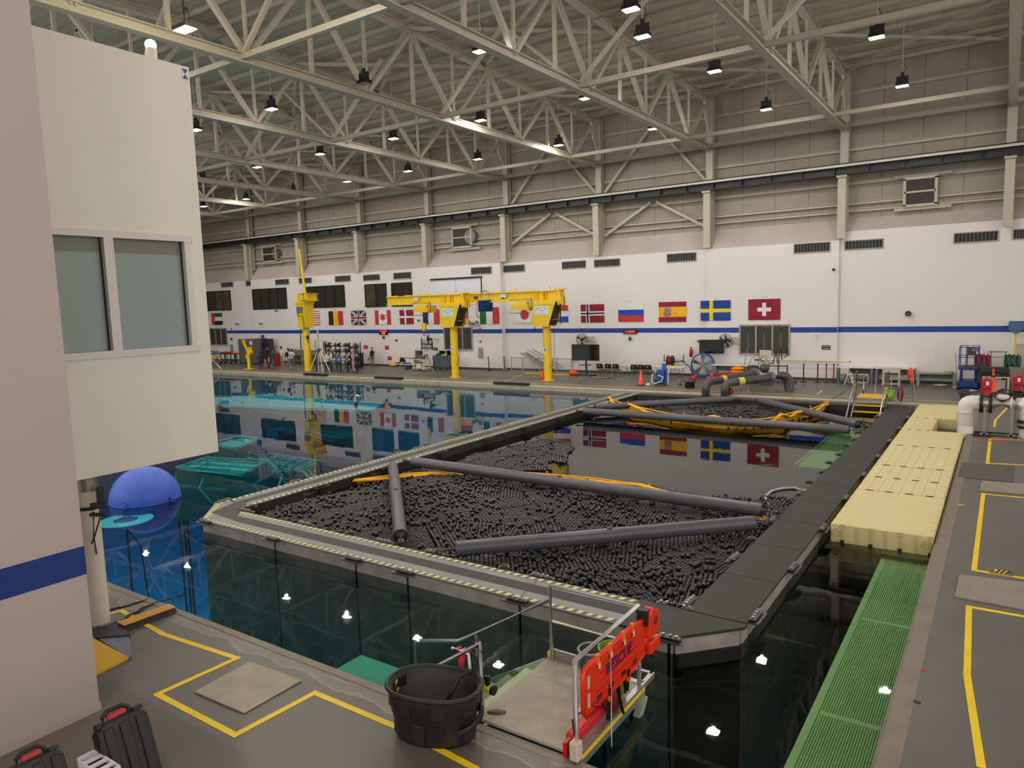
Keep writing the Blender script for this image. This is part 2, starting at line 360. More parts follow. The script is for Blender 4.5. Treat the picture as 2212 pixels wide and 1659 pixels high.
# ------------------------------------------------------------------ vents, dark windows, louvres, exhaust fans on the far wall
def rect(px0, py0, px1, py1, Y=None):
    Yd = Y or wy(GY((px0+px1)/2, (py0+py1)/2, WF).x); a, b = GY(px0, py0, Yd), GY(px1, py1, Yd)
    c = GY((px0+px1)/2, (py0+py1)/2, Yd); wdt = abs(b.x-a.x)
    zc0, zc1 = GY((px0+px1)/2, py1, Yd).z, GY((px0+px1)/2, py0, Yd).z
    return c.x-wdt/2, c.x+wdt/2, zc0, zc1, Yd
slatm = M('vent_dark', (26, 27, 28), .6); ventf = M('vent_frame', (158, 152, 146), .5)
VENTS = [(491, 615, 26, 9, 'above the leftmost dark window'), (546, 612, 28, 9, 'above the left end of the second dark window'), (610, 609, 29, 10, 'above the right end of the second dark window'),
 (660, 606, 27, 10, 'just left of the yellow mast tip'), (741, 602, 33, 11, 'above the right end of the third dark window'), (803, 599.5, 35, 11, 'above the fourth dark window'),
 (869.5, 595.5, 37, 12, 'above the fifth dark window'), (1040, 584.5, 43, 13, 'right of the white sliding panel'), (1110, 580, 46, 13, 'just right of the wall pilaster above crane boom B'),
 (1240, 572, 50, 14, 'above the Dutch and Norwegian flags'), (1311.5, 568, 54, 14, 'above the gap between the Norwegian and Russian flags'), (1472.5, 556, 61, 16, 'above the Spanish flag'),
 (1754, 535, 75, 18, 'up and right of the Swiss flag, left of the wall corner'), (1866, 528, 80, 17, 'right of the wall corner, next to it'), (2108, 512, 92, 19, 'high on the right wall near the right column'), (2215, 505, 50, 19, 'cut by the right edge of the photo')]
for px, py, pw, ph, wh in VENTS:
    x0, x1, z0, z1, Yd = rect(px-pw/2, py-ph/2, px+pw/2, py+ph/2)
    t = thing('air_vent', 'dark slotted air vent '+wh, 'vent', ((x0+x1)/2, Yd, z0))
    m = MB(); m.bx(x0, x1, Yd-.02, Yd-.01, z0, z1); m.build('vent_back', slatm, t, True)
    m = MB(); e = .05
    m.bx(x0-e, x1+e, Yd-.06, Yd, z1, z1+e); m.bx(x0-e, x1+e, Yd-.06, Yd, z0-e, z0); m.bx(x0-e, x0, Yd-.06, Yd, z0, z1); m.bx(x1, x1+e, Yd-.06, Yd, z0, z1)
    m.build('vent_frame', ventf, t, True)
    m = MB(); n = max(8, int((x1-x0)/.16))
    for i in range(1, n): x = x0+(x1-x0)*i/n; m.bx(x-.012, x+.012, Yd-.045, Yd-.02, z0, z1)
    m.build('vent_slats', grey, t, True)
glassm = M('dark_glass', (34, 36, 33), .08, spec=.8); winf = M('window_frame_black', (18, 18, 18), .5)
blindm = M('room_behind_glass', (92, 84, 66), .8, var=.3, vs=1.5)
for i, (a, b, c, d, n) in enumerate([(446, 629.5, 500, 670, 4), (545, 624, 620, 667, 4), (661, 618.5, 745, 663.5, 4), (788.5, 614.5, 836, 662, 2), (846, 611.5, 896, 660.5, 2)]):
    x0, x1, z0, z1, Yd = rect(a, b, c, d)
    if i == 0: x0 -= 1.2
    fr_ = MB()
    for k in range(n+1): x = x0+(x1-x0)*k/n; fr_.bx(x-.05, x+.05, Yd-.07, Yd, z0, z1)
    fr_.bx(x0, x1, Yd-.07, Yd, z0-.05, z0+.05); fr_.bx(x0, x1, Yd-.07, Yd, z1-.05, z1+.05)
    o = struct(fr_, 'window_%d' % (i+1), winf)
    for k in range(n):
        m = MB(); m.bx(x0+(x1-x0)*k/n+.05, x0+(x1-x0)*(k+1)/n-.05, Yd-.03, Yd-.005, z0+.05, z1-.05); m.build('pane', M('dark_glass_lit', (70, 64, 50), .08, spec=.8, var=.5, vs=1.2) if (i, k) in ((3, 0), (0, 3), (0, 2)) else glassm, o, origin=False)
# white sliding panel with its black track
x0, x1, z0, z1, Yd = rect(931, 603, 1040, 659.5)
m = MB(); m.bx(x0, (x0+x1)/2-.02, Yd-.04, Yd, z0, z1); m.bx((x0+x1)/2+.02, x1, Yd-.04, Yd, z0, z1)
o = struct(m, 'door_1', M('panel_white', (222, 222, 230), .4))
m = MB(); m.bx(x0-.05, x1+.1, Yd-.14, Yd, z1, z1+.12); m.bx(x1, x1+.05, Yd-.07, Yd, z0+.9, z1); m.build('track', winf, o, origin=False)
lvm = M('louvre_dark', (64, 61, 55), .7); add_lines(lvm, 2, .08, .03, .6)
for (a, b, c, d, nd, wh) in ((454, 709.5, 492, 745, 3, 'at the far left under the first flag'), (959.5, 707.5, 1021, 755, 3, 'behind the post of crane A'), (1598, 703, 1704, 764.5, 3, 'under the Swiss flag')):
    x0, x1, z0, z1, Yd = rect(a, b, c, d)
    t = thing('louvre_panel', 'dark louvred wall panel in a light frame, '+wh, 'louvre', ((x0+x1)/2, Yd, z0))
    for k in range(nd*2):
        xa, xb = x0+(x1-x0)*k/(nd*2), x0+(x1-x0)*(k+1)/(nd*2); m = MB(); m.bx(xa+.02, xb-.02, Yd-.05, Yd-.01, z0+.04, z1-.04); m.build('louvre', lvm, t, True)
    for k in range(nd+1):
        x = x0+(x1-x0)*k/nd; m = MB(); m.bx(x-.05, x+.05, Yd-.07, Yd, z0, z1); m.build('mullion', ventf, t, True)
    for zz in (z1, z0-.06): m = MB(); m.bx(x0-.05, x1+.05, Yd-.07, Yd, zz, zz+.06); m.build('frame_rail', ventf, t, True)
for (a, b, c, d, wh) in ((1955, 384, 2021, 443, 'between the two rightmost columns'), (977, 492, 1019, 534, 'above the white sliding panel'), (567, 533, 598, 565, 'above the second dark window')):
    x0, x1, z0, z1, Yd = rect(a, b, c, d, 44.7)
    t = thing('exhaust_fan', 'square wall exhaust fan with dark shutter panes, '+wh, 'fan', ((x0+x1)/2, 44.7, z0))
    m = MB(); e = .07
    for p in ((x0-e, x1+e, z1-e, z1+e), (x0-e, x1+e, z0-e, z0+e), (x0-e, x0+e, z0, z1), (x1-e, x1+e, z0, z1), (x0, x1, (z0+z1)/2-e*.7, (z0+z1)/2+e*.7)): m.bx(p[0], p[1], 44.6, 45.1, p[2], p[3])
    m.build('fan_frame', steelpaint, t, True)
    m = MB(); m.bx(x0, x1, 44.66, 45.0, z0, z1); m.build('shutter', M('shutter_dark', (48, 42, 38), .6, var=.2, vs=2), t, True)
    for zz in (z1+.15, z0-.15): m = MB(); m.bar((x0-.5, 44.8, zz), (x1+.7, 44.8, zz), .14); m.build('mount_rail', steelpaint, t, True)
    if a > 1500: continue
    m = MB(); m.cyl((x1-.12, 44.62, (z0+z1)/2), (x1-.12, 45.0, (z0+z1)/2), (z1-z0)*.36, 24); m.build('fan_drum', M('fan_grey', (120, 120, 118), .4, .5), t, True)
# ------------------------------------------------------------------ white wall at the left and the overhanging control booth
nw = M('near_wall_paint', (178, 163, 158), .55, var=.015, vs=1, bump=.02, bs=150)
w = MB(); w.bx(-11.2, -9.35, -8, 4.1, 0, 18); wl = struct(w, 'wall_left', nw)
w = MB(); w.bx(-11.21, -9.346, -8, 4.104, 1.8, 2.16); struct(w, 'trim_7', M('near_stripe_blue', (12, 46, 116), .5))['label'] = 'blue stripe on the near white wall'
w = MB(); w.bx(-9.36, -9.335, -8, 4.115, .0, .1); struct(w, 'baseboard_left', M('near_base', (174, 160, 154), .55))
BX = -11.8
boothm = M('booth_paint', (226, 220, 206), .55, var=.02, vs=.8, bump=.12, bs=2.2)
w = MB(); wz0, wz1 = 4.38, 6.27
# the booth front is built around its window opening
w.bx(-16, BX, -2, 7.62, 2.46, wz0); w.bx(-16, BX, -2, 7.62, wz1, 9.2); w.bx(-16, BX, 7.36, 7.62, wz0, wz1); w.bx(-16, BX, -2, 3.2, wz0, wz1); w.bx(-16, BX-.5, 3.2, 7.36, wz0, wz1)
struct(w, 'wall_left_upper', boothm)
fm = M('booth_frame', (214, 206, 200), .4)
m = MB()
for y0, y1 in ((3.2, 3.3), (5.9, 6.05), (7.26, 7.36)): m.bx(BX-.12, BX+.027, y0, y1, wz0+.05, wz1-.05)
m.bx(BX-.12, BX+.03, 3.2, 7.42, wz0-.06, wz0+.05); m.bx(BX-.12, BX+.03, 3.2, 7.42, wz1-.05, wz1+.06)
o = struct(m, 'window_6', fm)
gm = M('frosted_glass', (126, 142, 138), .22, spec=.6)
for y0, y1 in ((3.3, 5.9), (6.05, 7.26)):
    m = MB(); m.bx(BX-.1, BX-.085, y0, y1, wz0+.05, wz1-.28); m.build('pane', gm, o, origin=False)
    m = MB(); m.bx(BX-.1, BX-.085, y0, y1, wz1-.28, wz1-.05); m.build('blind_header', M('header_olive', (112, 116, 100), .4), o, origin=False)
    m = MB(); m.bx(BX-.083, BX-.07, y1-.025, y1, wz0+.05, wz1-.05); m.build('gasket', black, o, origin=False)
t = thing('logo_decal', 'small blue and white emblem at the top corner of the white booth', 'emblem', (BX, 7.5, 8.98))
m = MB(); m.bx(BX, BX+.006, 7.47, 7.6, 8.96, 9.16); m.build('backing', white, t, True)
m = MB(); m.prism([(BX+.007, 7.48, 9.15), (BX+.007, 7.59, 9.15), (BX+.007, 7.535, 9.075)], (.004, 0, 0)); m.prism([(BX+.007, 7.48, 8.99), (BX+.007, 7.59, 8.99), (BX+.007, 7.535, 9.065)], (.004, 0, 0)); m.build('mark', blue, t, True)
# rounded bulkhead lamp on the booth roof
t = thing('bulkhead_lamp', 'white lit lamp with round top standing on the booth roof edge', 'lamp', (BX-.15, 7.05, 9.2))
m = MB(); m.lathe([(.08, 0), (.09, .06), (.09, .17), (.07, .22)], (0, 0, 0), 16); m.build('lamp_body', M('lamp_body_white', (220, 214, 190), .5), t)
m = MB(); m.sphere((0, 0, .25), .09); m.build('lamp_globe', M('lamp_globe_lit', (255, 250, 235), .4, emit=(255, 250, 235), es=14), t)
# post under the booth with its clamp
t = thing('support_post', 'cream round post under the white booth with a black clamp near its top', 'post', (-12.05, 5.42, 0))
m = MB(); m.cyl((0, 0, 0), (0, 0, 2.25), .15, 24); m.build('post_shaft', M('post_cream', (214, 204, 188), .5, var=.03, vs=4), t)
m = MB(); m.cyl((0, 0, 2.22), (0, 0, 2.47), .16, 24); m.build('top_collar', M('collar_metal', (150, 138, 128), .35, .5), t)
m = MB(); m.ring((0, 0, 1.95), .17, .03, n=20); m.box((.24, .02, 2.0), (.22, .08, .07), .3); m.box((.3, .05, 2.16), (.09, .09, .26)); m.box((-.2, -.02, 1.92), (.14, .12, .2)); m.box((.22, 0, 1.85), (.3, .06, .05), .4); m.build('clamp', black, t, bevel=.008)
m = MB(); m.tube([(.3, .04, 2.1), (.36, -.02, 1.8), (.32, -.1, 1.55), (.2, -.1, 1.4)], .012, 6); m.tube([(.18, -.02, 1.9), (.2, -.06, 1.5), (.17, -.03, 1.2)], .01, 6); m.build('dangling_cable', black, t)
# cables on the deck, cable ramps, yellow ramp
cab = [[(243, 1350), (290, 1322), (330, 1305), (365, 1292), (400, 1278)], [(258, 1340), (300, 1320), (345, 1300), (380, 1288), (398, 1284)], [(190, 1335), (230, 1318), (280, 1308), (318, 1293)], [(205, 1352), (222, 1358), (243, 1352), (250, 1340)]]
for pts, wh in zip(cab, ('nearest the cable ramp', 'in the middle of the three', 'farthest along the pool edge', 'looped round the foot of the cream post')):
    P = [GZ(x, y, .012) for x, y in pts]; Q = []
    for i in range(len(P)-1):
        for s in range(5): q = P[i].lerp(P[i+1], s/5); Q.append(q+Vector((.03*math.sin(i*2+s*.9), .03*math.cos(i+s*.7), 0)))
    m = MB(); m.tube(Q+[P[-1]], .012, 6); tag(m.build('floor_cable', black), 'black cable on the grey deck, '+wh, 'cable')
t = thing('cable_ramp', 'long cable ramp with orange lid and black sides by the pool edge', 'cable ramp', tuple(GZ(330, 1330)))
a, b = GZ(262, 1358), GZ(372, 1318); d = (b-a).normalized(); nrm = Vector((-d.y, d.x, 0)); L = t.location
def P_(p): return p-L
m = MB(); m.prism([P_(a-nrm*.2), P_(a-nrm*.09+Vector((0, 0, .07))), P_(a+nrm*.09+Vector((0, 0, .07))), P_(a+nrm*.2)], b-a); m.build('ramp_body', M('ramp_black', (28, 27, 28), .6, bump=.5, bs=60), t)
m = MB(); m.prism([P_(a-nrm*.11+Vector((0, 0, .071))), P_(a+nrm*.11+Vector((0, 0, .071))), P_(a+nrm*.11+Vector((0, 0, .09))), P_(a-nrm*.11+Vector((0, 0, .09)))], b-a); m.build('ramp_lid', M('ramp_orange', (226, 160, 62), .5, bump=.5, bs=60), t)
t = thing('floor_ramp', 'yellow studded ramp mat with a blue grey corner wedge beside the white wall', 'ramp', tuple(GZ(240, 1410)))
L = t.location
yel = [GZ(203, 1383), GZ(278, 1424), GZ(215, 1456), GZ(160, 1478), GZ(140, 1420)]
m = MB(); m.prism([P_(p) for p in yel], (0, 0, .035)); m.build('yellow_panel', M('ramp_yellow', (228, 178, 32), .55, bump=.6, bs=50), t)
m = MB(); m.prism([P_(GZ(213, 1383)), P_(GZ(280, 1378)), P_(GZ(284, 1424)), P_(GZ(278, 1424))][::-1], (0, 0, .03)); m.build('corner_wedge', M('wedge_grey', (120, 126, 146), .5, var=.3, vs=40, bump=.6, bs=50), t)
m = MB(); m.prism([P_(GZ(200, 1364)), P_(GZ(262, 1350)), P_(GZ(282, 1378)), P_(GZ(205, 1384))][::-1], (0, 0, .05)); m.build('black_channel', M('channel_navy', (30, 34, 52), .5), t)

# ------------------------------------------------------------------ deck tape
def tape(pts, name_label, wdt=.1, mat=tapey, cat='tape line', closed=False, z=.004, world=None, nm='floor_tape'):
    P = [Vector(p) for p in (world or [tuple(GZ(x, y)) for x, y in pts])]
    m = MB()
    for i in range(len(P)-1):
        a, b = P[i], P[i+1]; d = (b-a).normalized(); n = Vector((-d.y, d.x, 0))*wdt/2; ex = d*wdt/2
        m.prism([(p.x, p.y, .001+.0004*(i % 2)) for p in (a-n-ex*(i > 0), b-n+ex*(i < len(P)-2), b+n+ex*(i < len(P)-2), a+n-ex*(i > 0))], (0, 0, z))
    return tag(m.build(nm, mat), name_label, cat)
tape([(198, 1337), (262, 1319), (352, 1370), (512, 1422), (340, 1500), (508, 1588), (680, 1497), (860, 1572), (1030, 1662)], 'yellow tape zigzag on the deck around the pale square mat', .085)
tape([(2120, 1659), (2089, 1460), (2093, 1311), (2240, 1337)], 'yellow tape line at the lower right corner of the deck', .085)
tape([(2260, 1080), (2124, 1067), (2104, 1232), (2230, 1252)], 'yellow tape rectangle on the right deck between two pale mats', .085)
tape([(2240, 952), (2139, 948), (2133, 1001), (2240, 1006)], 'yellow tape rectangle on the right deck beyond the dark mat', .085)
tape([(2055, 1089), (2083, 1092)], 'short yellow tape mark at the edge beside the beige dock', .06)
tape([(2148, 923), (2150, 908), (2210, 845)], 'yellow tape line running under the white pipes', .085)
tape([(2090, 950), (2186, 954)], 'wide red tape strip on the right deck near the white pipes', .16, M('tape_red', (214, 60, 50), .5), z=.006)
fw_px = [(455, 788), (700, 806), (900, 817), (1100, 824), (1300, 834), (1500, 842), (1700, 850), (1900, 858), (2090, 860)]
tape(None, 'long yellow tape line along the far pool edge', .08, world=[(-60, 37.3, 0), (0, 37.3, 0)])
tape([(868, 813), (920, 800)], 'yellow tape tick on the far deck left of crane A', .07)
tape([(1000, 818), (1018, 811)], 'yellow tape tick on the far deck beside the foot of crane A', .07)
tape([(1090, 824), (1136, 806)], 'yellow tape tick on the far deck between the cranes', .07)
tape([(1547, 828), (1566, 818)], 'yellow tape tick on the far deck behind the grey pipes', .07)
tape([(1765, 852), (1776, 844)], 'yellow tape tick on the far deck left of the yellow steps', .07)
tape([(1962, 1452), (1976, 1455)], 'small black tape mark on the right deck near the coping', .06, black)
tape([(1988, 1447), (2000, 1449)], 'small red tape mark on the right deck beside the black mark', .06, red)
tape([(604, 1412), (614, 1417)], 'small red tape mark on the near coping', .05, red)
tape([(2035, 1245), (2043, 1246)], 'tiny red tape mark on the deck left of the pale right mat', .05, red)
m = MB(); P = [GZ(*p) for p in ((1943, 1511), (1966, 1504), (1966, 1509), (1990, 1518), (1986, 1521), (1962, 1514), (1958, 1519))]
m.prism([(p.x, p.y, .002) for p in P][::-1], (0, 0, .004)); tag(m.build('floor_arrow', black), 'black arrow sticker on the right deck pointing at the pool', 'arrow')
t = thing('hazard_sticker', 'yellow and black striped square sticker on the right deck tape line', 'sticker', tuple(GZ(2163, 1237)))
m = MB(); m.bx(-.17, .17, -.12, .12, .005, .012); m.build('clear_cover', M('sticker_base', (96, 94, 84), .3), t)
m = MB(); m.bx(-.1, .1, -.1, .1, .012, .015); m.build('yellow_field', tapey, t)
m = MB()
for i in range(3): m.prism([(-.1+.07*i, -.1, .0155), (-.06+.07*i, -.1, .0155), (-.0+.07*i-.0, .1, .0155), (-.04+.07*i, .1, .0155)], (0, 0, .002))
m.build('black_stripes', black, t)
# mats
def mat_px(pts, label, mat, th=.02, name='floor_mat', bev=.0):
    P = [GZ(*p) for p in pts]; m = MB(); m.prism([(p.x, p.y, .002) for p in P], (0, 0, th)); return tag(m.build(name, mat, bevel=bev), label, 'mat')
matm = M('mat_pale', (172, 162, 144), .75, var=.16, vs=2.5, bump=.6, bs=55)
o = mat_px([(420, 1497), (540, 1431), (653, 1472), (527, 1543)][::-1], 'pale dimpled square rubber mat on the deck inside the yellow tape', matm, .025, bev=.01)
gm2 = M('mat_grey', (142, 134, 124), .7, var=.12, vs=2, bump=.3, bs=40)
mat_px([(2073, 1243), (2230, 1262), (2230, 1322), (2062, 1291)][::-1], 'pale grey mat at the right edge below the striped sticker', gm2)
mat_px([(2121, 1040), (2240, 1048), (2240, 1072), (2116, 1061)][::-1], 'pale grey mat right of the beige dock beyond the larger tape rectangle', gm2)
mat_px([(2144, 936), (2206, 941), (2204, 948), (2140, 946)][::-1], 'small pale mat behind the red tape strip', gm2)
dm = M('mat_dark', (86, 83, 79), .6, var=.1, vs=2)
mat_px([(2079, 1000), (2190, 1008), (2187, 1042), (2068, 1031)][::-1], 'dark grey rubber mat lying on the right deck beside the dock', dm, .015)

# ------------------------------------------------------------------ two black cases and the white caddy against the wall
def case(loc, label, sc=1., tilt=-20, rz=0):
    t = thing('tool_case', label, 'case', loc, rz); t.rotation_euler = (0, math.radians(tilt), rz); t.scale = (sc, sc, sc)
    cm = M('case_black', (24, 23, 23), .5, var=.15, vs=8)
    m = MB(); w, d, h = .52, .2, .78
    m.prism([(-d/2, -w/2+.05, 0), (-d/2, w/2-.05, 0), (-d/2, w/2, .05), (-d/2, w/2, h-.08), (-d/2, w/2-.07, h), (-d/2, -w/2+.07, h), (-d/2, -w/2, h-.08), (-d/2, -w/2, .05)], (d, 0, 0)); m.build('shell', cm, t, bevel=.012)
    m = MB()
    for y, hw in ((-.17, .045), (0.0, .05), (.17, .045)): m.prism([(d/2, y-hw, .05), (d/2, y+hw, .05), (d/2, y+hw, h-.06), (d/2, y-hw, h-.06)], (.025, 0, 0))
    m.build('lid_ribs', cm, t, bevel=.008)
    m = MB(); m.bx(-.01, .01, -w/2-.008, w/2+.008, .04, h-.05); m.build('seam', M('case_seam', (14, 14, 14), .6), t)
    m = MB(); m.tube([(0, -.16, h-.01), (0, -.155, h+.06), (0, -.1, h+.1), (0, .06, h+.1), (0, .12, h+.06), (0, .125, h-.01)], .024, 8); m.build('handle', cm, t)
    m = MB(); m.box((.02, -.02, h+.04), (.06, .19, .055), 0); m.build('latch', M('case_red', (176, 22, 38), .4), t, bevel=.006)
    m = MB(); m.box((.05, .18, h+.01), (.1, .1, .04)); m.box((.0, -.2, h-.01), (.12, .08, .05)); m.build('hinge_block', cm, t, bevel=.006)
    return t
case((-7.40, 3.53, .02), 'larger black case with red latch tilted towards the white wall, right of the white caddy', .98)
case((-7.56, 2.76, .0), 'black case with red latch cut by the bottom left corner, left of the white caddy', .9)
t = thing('slotted_caddy', 'white slotted plastic caddy at the bottom left between two black cases', 'caddy', (-7.42, 3.19, .0)); t.scale = (1.9, .68, 1.58)
cw = M('caddy_white', (222, 216, 224), .45)
m = MB(); m.bx(-.12, .12, -.13, .13, 0, .02); m.bx(-.13, -.115, -.14, .14, 0, .3); m.bx(.115, .13, -.14, .14, 0, .3); m.bx(-.115, .115, -.14, -.125, 0, .3); m.bx(-.115, .115, .125, .14, 0, .3); m.build('caddy_box', cw, t, bevel=.006)
m = MB(); m.bx(-.13, .13, -.14, -.12, .3, .315); m.bx(-.13, .13, .12, .14, .3, .315)
for i in range(5): x = -.13+.065*i; m.bx(x-.012, x+.012, -.12, .12, .3, .315)
m.build('slotted_lid', cw, t)
m = MB(); m.bx(-.115, .115, -.125, .125, .26, .275); m.build('inner_tray', M('caddy_dark', (40, 38, 48), .6), t)
# ------------------------------------------------------------------ octagon-cornered test tank standing in the pool
TX0, TX1, TY0, TY1 = -16.95, -3.1, 9.66, 35.4; IX0, IX1, IY0, IY1 = -15.93, -4.05, 10.64, 34.6; CH = 1.05
T = thing('test_tank', 'large octagonal walled tank in the pool with grey and black walkways', 'tank', ((TX0+TX1)/2, (TY0+TY1)/2, -2))
platem = M('walkway_plate', (122, 124, 128), .35, .4, var=.08, vs=1.5)
gripm = M('walkway_grip', (72, 70, 68), .8, var=.08, vs=3)
coverm = M('tank_cover', (47, 45, 42), .62, var=.12, vs=1.5, bump=.1, bs=40)
wallcm = M('tank_panel', (156, 146, 140), .7, var=.28, vs=2.2, bump=.15, bs=6)
innerm = M('tank_inner', (40, 38, 36), .6, var=.2, vs=2)
hzy = M('hazard_yellow', (222, 212, 120), .55); hzk = M('hazard_grey', (88, 90, 92), .55)
brk = M('bracket_grey', (84, 86, 88), .35, .7, var=.1, vs=10); boltm = M('bolt_steel', (176, 172, 164), .3, .9)
LH = -.03
def poly_strip(pts, wdt_in, z0, z1):  # closed helper: quads between an outer and an inner polyline
    pass
def TP(mb, name, mat, **k): return mb.build(name, mat, T, True, **k)
# walkway plates (front, left, chamfer), covers (right side and right front corner)
fs = [-15.9, -13.17, -10.62, -9.22, -6.65, -4.8]
m = MB(); m.prism([(TX0, TY0+CH, LH), (TX0+CH, TY0, LH), (-15.9, TY0, LH), (-15.58, IY0, LH), (IX0, IY0, LH), (IX0, IY0+.3, LH), (TX0, TY0+CH+.4, LH)], (0, 0, .03)); TP(m, 'corner_plate', platem, bevel=.006)
for a, b in zip(fs[:-1], fs[1:]):
    ia, ib = a+.3 if a > -15.8 else -15.58, b+.0+.3*(b > -15 and b < -4.9)
    ib = b-.18 if b < -4.9 else b; ia = a-.18 if a > -15.8 else -15.55
    m = MB(); m.prism([(a+.006, TY0, LH), (b-.006, TY0, LH), (ib-.006, IY0, LH), (ia+.006, IY0, LH)], (0, 0, .03)); TP(m, 'walkway_plate', platem)
ls = [TY0+CH+.4]+[13.35+2.66*i for i in range(8)]+[TY1]
for a, b in zip(ls[:-1], ls[1:]):
    m = MB(); m.bx(TX0, IX0, a+.006, b-.006, LH, 0); TP(m, 'walkway_plate', platem)
m = MB(); m.bx(IX0, IX1, IY1, TY1, LH, 0); TP(m, 'far_cover', coverm)
cs = [10.64+1.85*i for i in range(14)]+[TY1]
for a, b in zip(cs[:-1], cs[1:]):
    m = MB(); m.bx(IX1, TX1, a+.01, b-.01, LH, .015); TP(m, 'cover_panel', coverm)
m = MB(); m.prism([(-4.76, TY0-.02, LH), (TX1-CH*.75, TY0-.02, LH), (TX1+.02, TY0+CH*.8, LH), (TX1+.02, 10.62, LH), (IX1, 10.62, LH), (IX1, IY0, LH), (-4.86, IY0+.02, LH)], (0, 0, .045)); TP(m, 'corner_cover', coverm)
# dark grip strips down the middle of the grey walkways
m = MB(); m.prism([(TX0+.36, 11.2, .0), (TX0+.66, TY0+.52, 0), (-14.9, TY0+.36, 0), (-4.82, TY0+.36, 0), (-4.84, TY0+.66, 0), (-15.4, TY0+.66, 0), (-15.98, 10.95, 0), (-16.3, 11.2, 0)], (0, 0, .004)); TP(m, 'grip_strip', gripm)
m = MB(); m.bx(TX0+.36, TX0+.66, 11.2, TY1-.3, 0, .004); TP(m, 'grip_strip', gripm)
# hazard strips along the edges (dashes are pattern: two meshes)
def dashes(p, q, wdt, n):
    p, q = Vector(p), Vector(q); d = q-p; nn = Vector((-d.y, d.x, 0)).normalized()*wdt; A, B = MB(), MB()
    for i in range(n):
        for mb, s0, s1 in ((A, 0, .5), (B, .5, 1.)):
            a, b = p+d*((i+s0)/n), p+d*((i+s1)/n); k = d.normalized()*wdt*.35
            mb.add([a, b, b+nn+k, a+nn+k], [(0, 1, 2, 3)])
    TP(A, 'hazard_strip', hzy); TP(B, 'hazard_strip', hzk)
z = .0035
for p, q, n in (((-15.85, TY0+.03, z), (-4.85, TY0+.03, z), 62), ((-15.6, IY0-.13, z), (-4.85, IY0-.13, z), 60), ((TX0+.16, TY0+CH-.04, z), (TX0+CH-.06, TY0+.1, z), 10)): dashes(p, q, .1, n)
for x in (TX0+.13, IX0-.03): dashes((x, TY0+CH+.1, z), (x, TY1-.4, z), .1, 130)
# wall panels: concrete lip above the water and the same panel running down
def panel(p, q, th, name='wall_panel', mat=wallcm, z0=-9, ztop=LH, lip=0.):
    p, q = Vector((p[0], p[1], 0)), Vector((q[0], q[1], 0)); d = (q-p).normalized(); n = Vector((-d.y, d.x, 0))*th
    m = MB(); a, b = p+d*.025, q-d*.025; m.prism([(v.x, v.y, z0) for v in (a, b, b+n, a+n)], (0, 0, ztop-z0)); return TP(m, name, mat, bevel=.01)
def joint(p):  # dark vertical gap with its seal
    m = MB(); m.bx(p[0]-.035, p[0]+.035, p[1]-.035, p[1]+.035, -9, LH); TP(m, 'joint_seal', M('seal_black', (16, 16, 16), .7))
o_ = .03
fx = [TX0+CH-.02]+[-13.17, -10.62, -9.22, -6.65, -3.97, TX1-CH*.75]
for a, b in zip(fx[:-1], fx[1:]): panel((a, TY0+o_), (b, TY0+o_), .25)
for a in fx[1:-1]: joint((a, TY0+o_+.05))
panel((TX0+o_, TY0+CH), (TX0+CH, TY0+o_), .25)
p, q = Vector((TX1-CH*.75, TY0+o_, 0)), Vector((TX1-o_, TY0+CH*.8, 0))
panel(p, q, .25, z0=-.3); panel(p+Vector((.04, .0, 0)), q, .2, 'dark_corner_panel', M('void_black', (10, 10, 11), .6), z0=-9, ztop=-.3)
ly = [TY0+CH]+[13.35+2.66*i for i in range(8)]+[TY1]
for a, b in zip(ly[:-1], ly[1:]): panel((TX0+o_, b), (TX0+o_, a), .25)
ry = [TY0+CH*.8, 10.9]+[13.3+2.66*i for i in range(8)]+[TY1]
for a, b in zip(ry[:-1], ry[1:]): panel((TX1-o_, a), (TX1-o_, b), .25)
for b in ry[1:-1]: joint((TX1-o_-.05, b))
panel((TX1, TY1-.05), (TX0, TY1-.05), .2)
# inner faces, and an added black floor that darkens the tank water
for a, b in zip(ly[:-1], ly[1:]): m = MB(); m.bx(IX0-.12, IX0-.02, a+.02, b-.02, -1.6, LH); TP(m, 'inner_panel', innerm)
m = MB(); m.bx(IX1+.02, IX1+.12, IY0, IY1, -1.6, LH); TP(m, 'inner_panel', innerm)
m = MB(); m.bx(IX0, IX1, IY1+.02, IY1+.12, -1.6, LH-.0); TP(m, 'inner_panel', innerm)
m = MB(); m.bx(IX0, IX1, IY0-.12, IY0-.02, -1.6, LH); TP(m, 'inner_panel', innerm)
m = MB(); m.bx(IX0-.1, IX1+.1, IY0-.1, IY1+.1, -1.7, -1.6); TP(m, 'added_black_floor', M('added_floor_black', (8, 8, 9), .9))
# bolted joint plates over every panel joint
FARBOLT = MB()
def bracket(x, y, ang):
    R = Matrix.Rotation(ang, 3, 'Z'); c = Vector((x, y, 0))
    def tr(v): return c+R @ Vector(v)
    m = MB(); m.prism([tr(v) for v in ((-.27, -.1, -.035), (-.2, -.13, -.035), (.2, -.13, -.035), (.27, -.1, -.035), (.24, .05, -.035), (-.24, .05, -.035))], (0, 0, .02)); m.prism([tr(v) for v in ((-.21, -.07, .005), (.21, -.07, .005), (.21, .04, .005), (-.21, .04, .005))], (0, 0, .018))
    b = TP(m, 'joint_plate', brk)
    m = MB()
    for u in (-.15, -.055, .055, .15):
        q = tr((u, -.015, .02))
        if y < 15: m = MB(); m.cyl(q, q+Vector((0, 0, .035)), .028, 6, smooth=False); m.build('bolt', boltm, b, True)
        else: FARBOLT.cyl(q, q+Vector((0, 0, .035)), .028, 6, smooth=False)
for x in fx[1:-1]: bracket(x, TY0-.02, 0); bracket(x-.2, IY0+.05, PI)
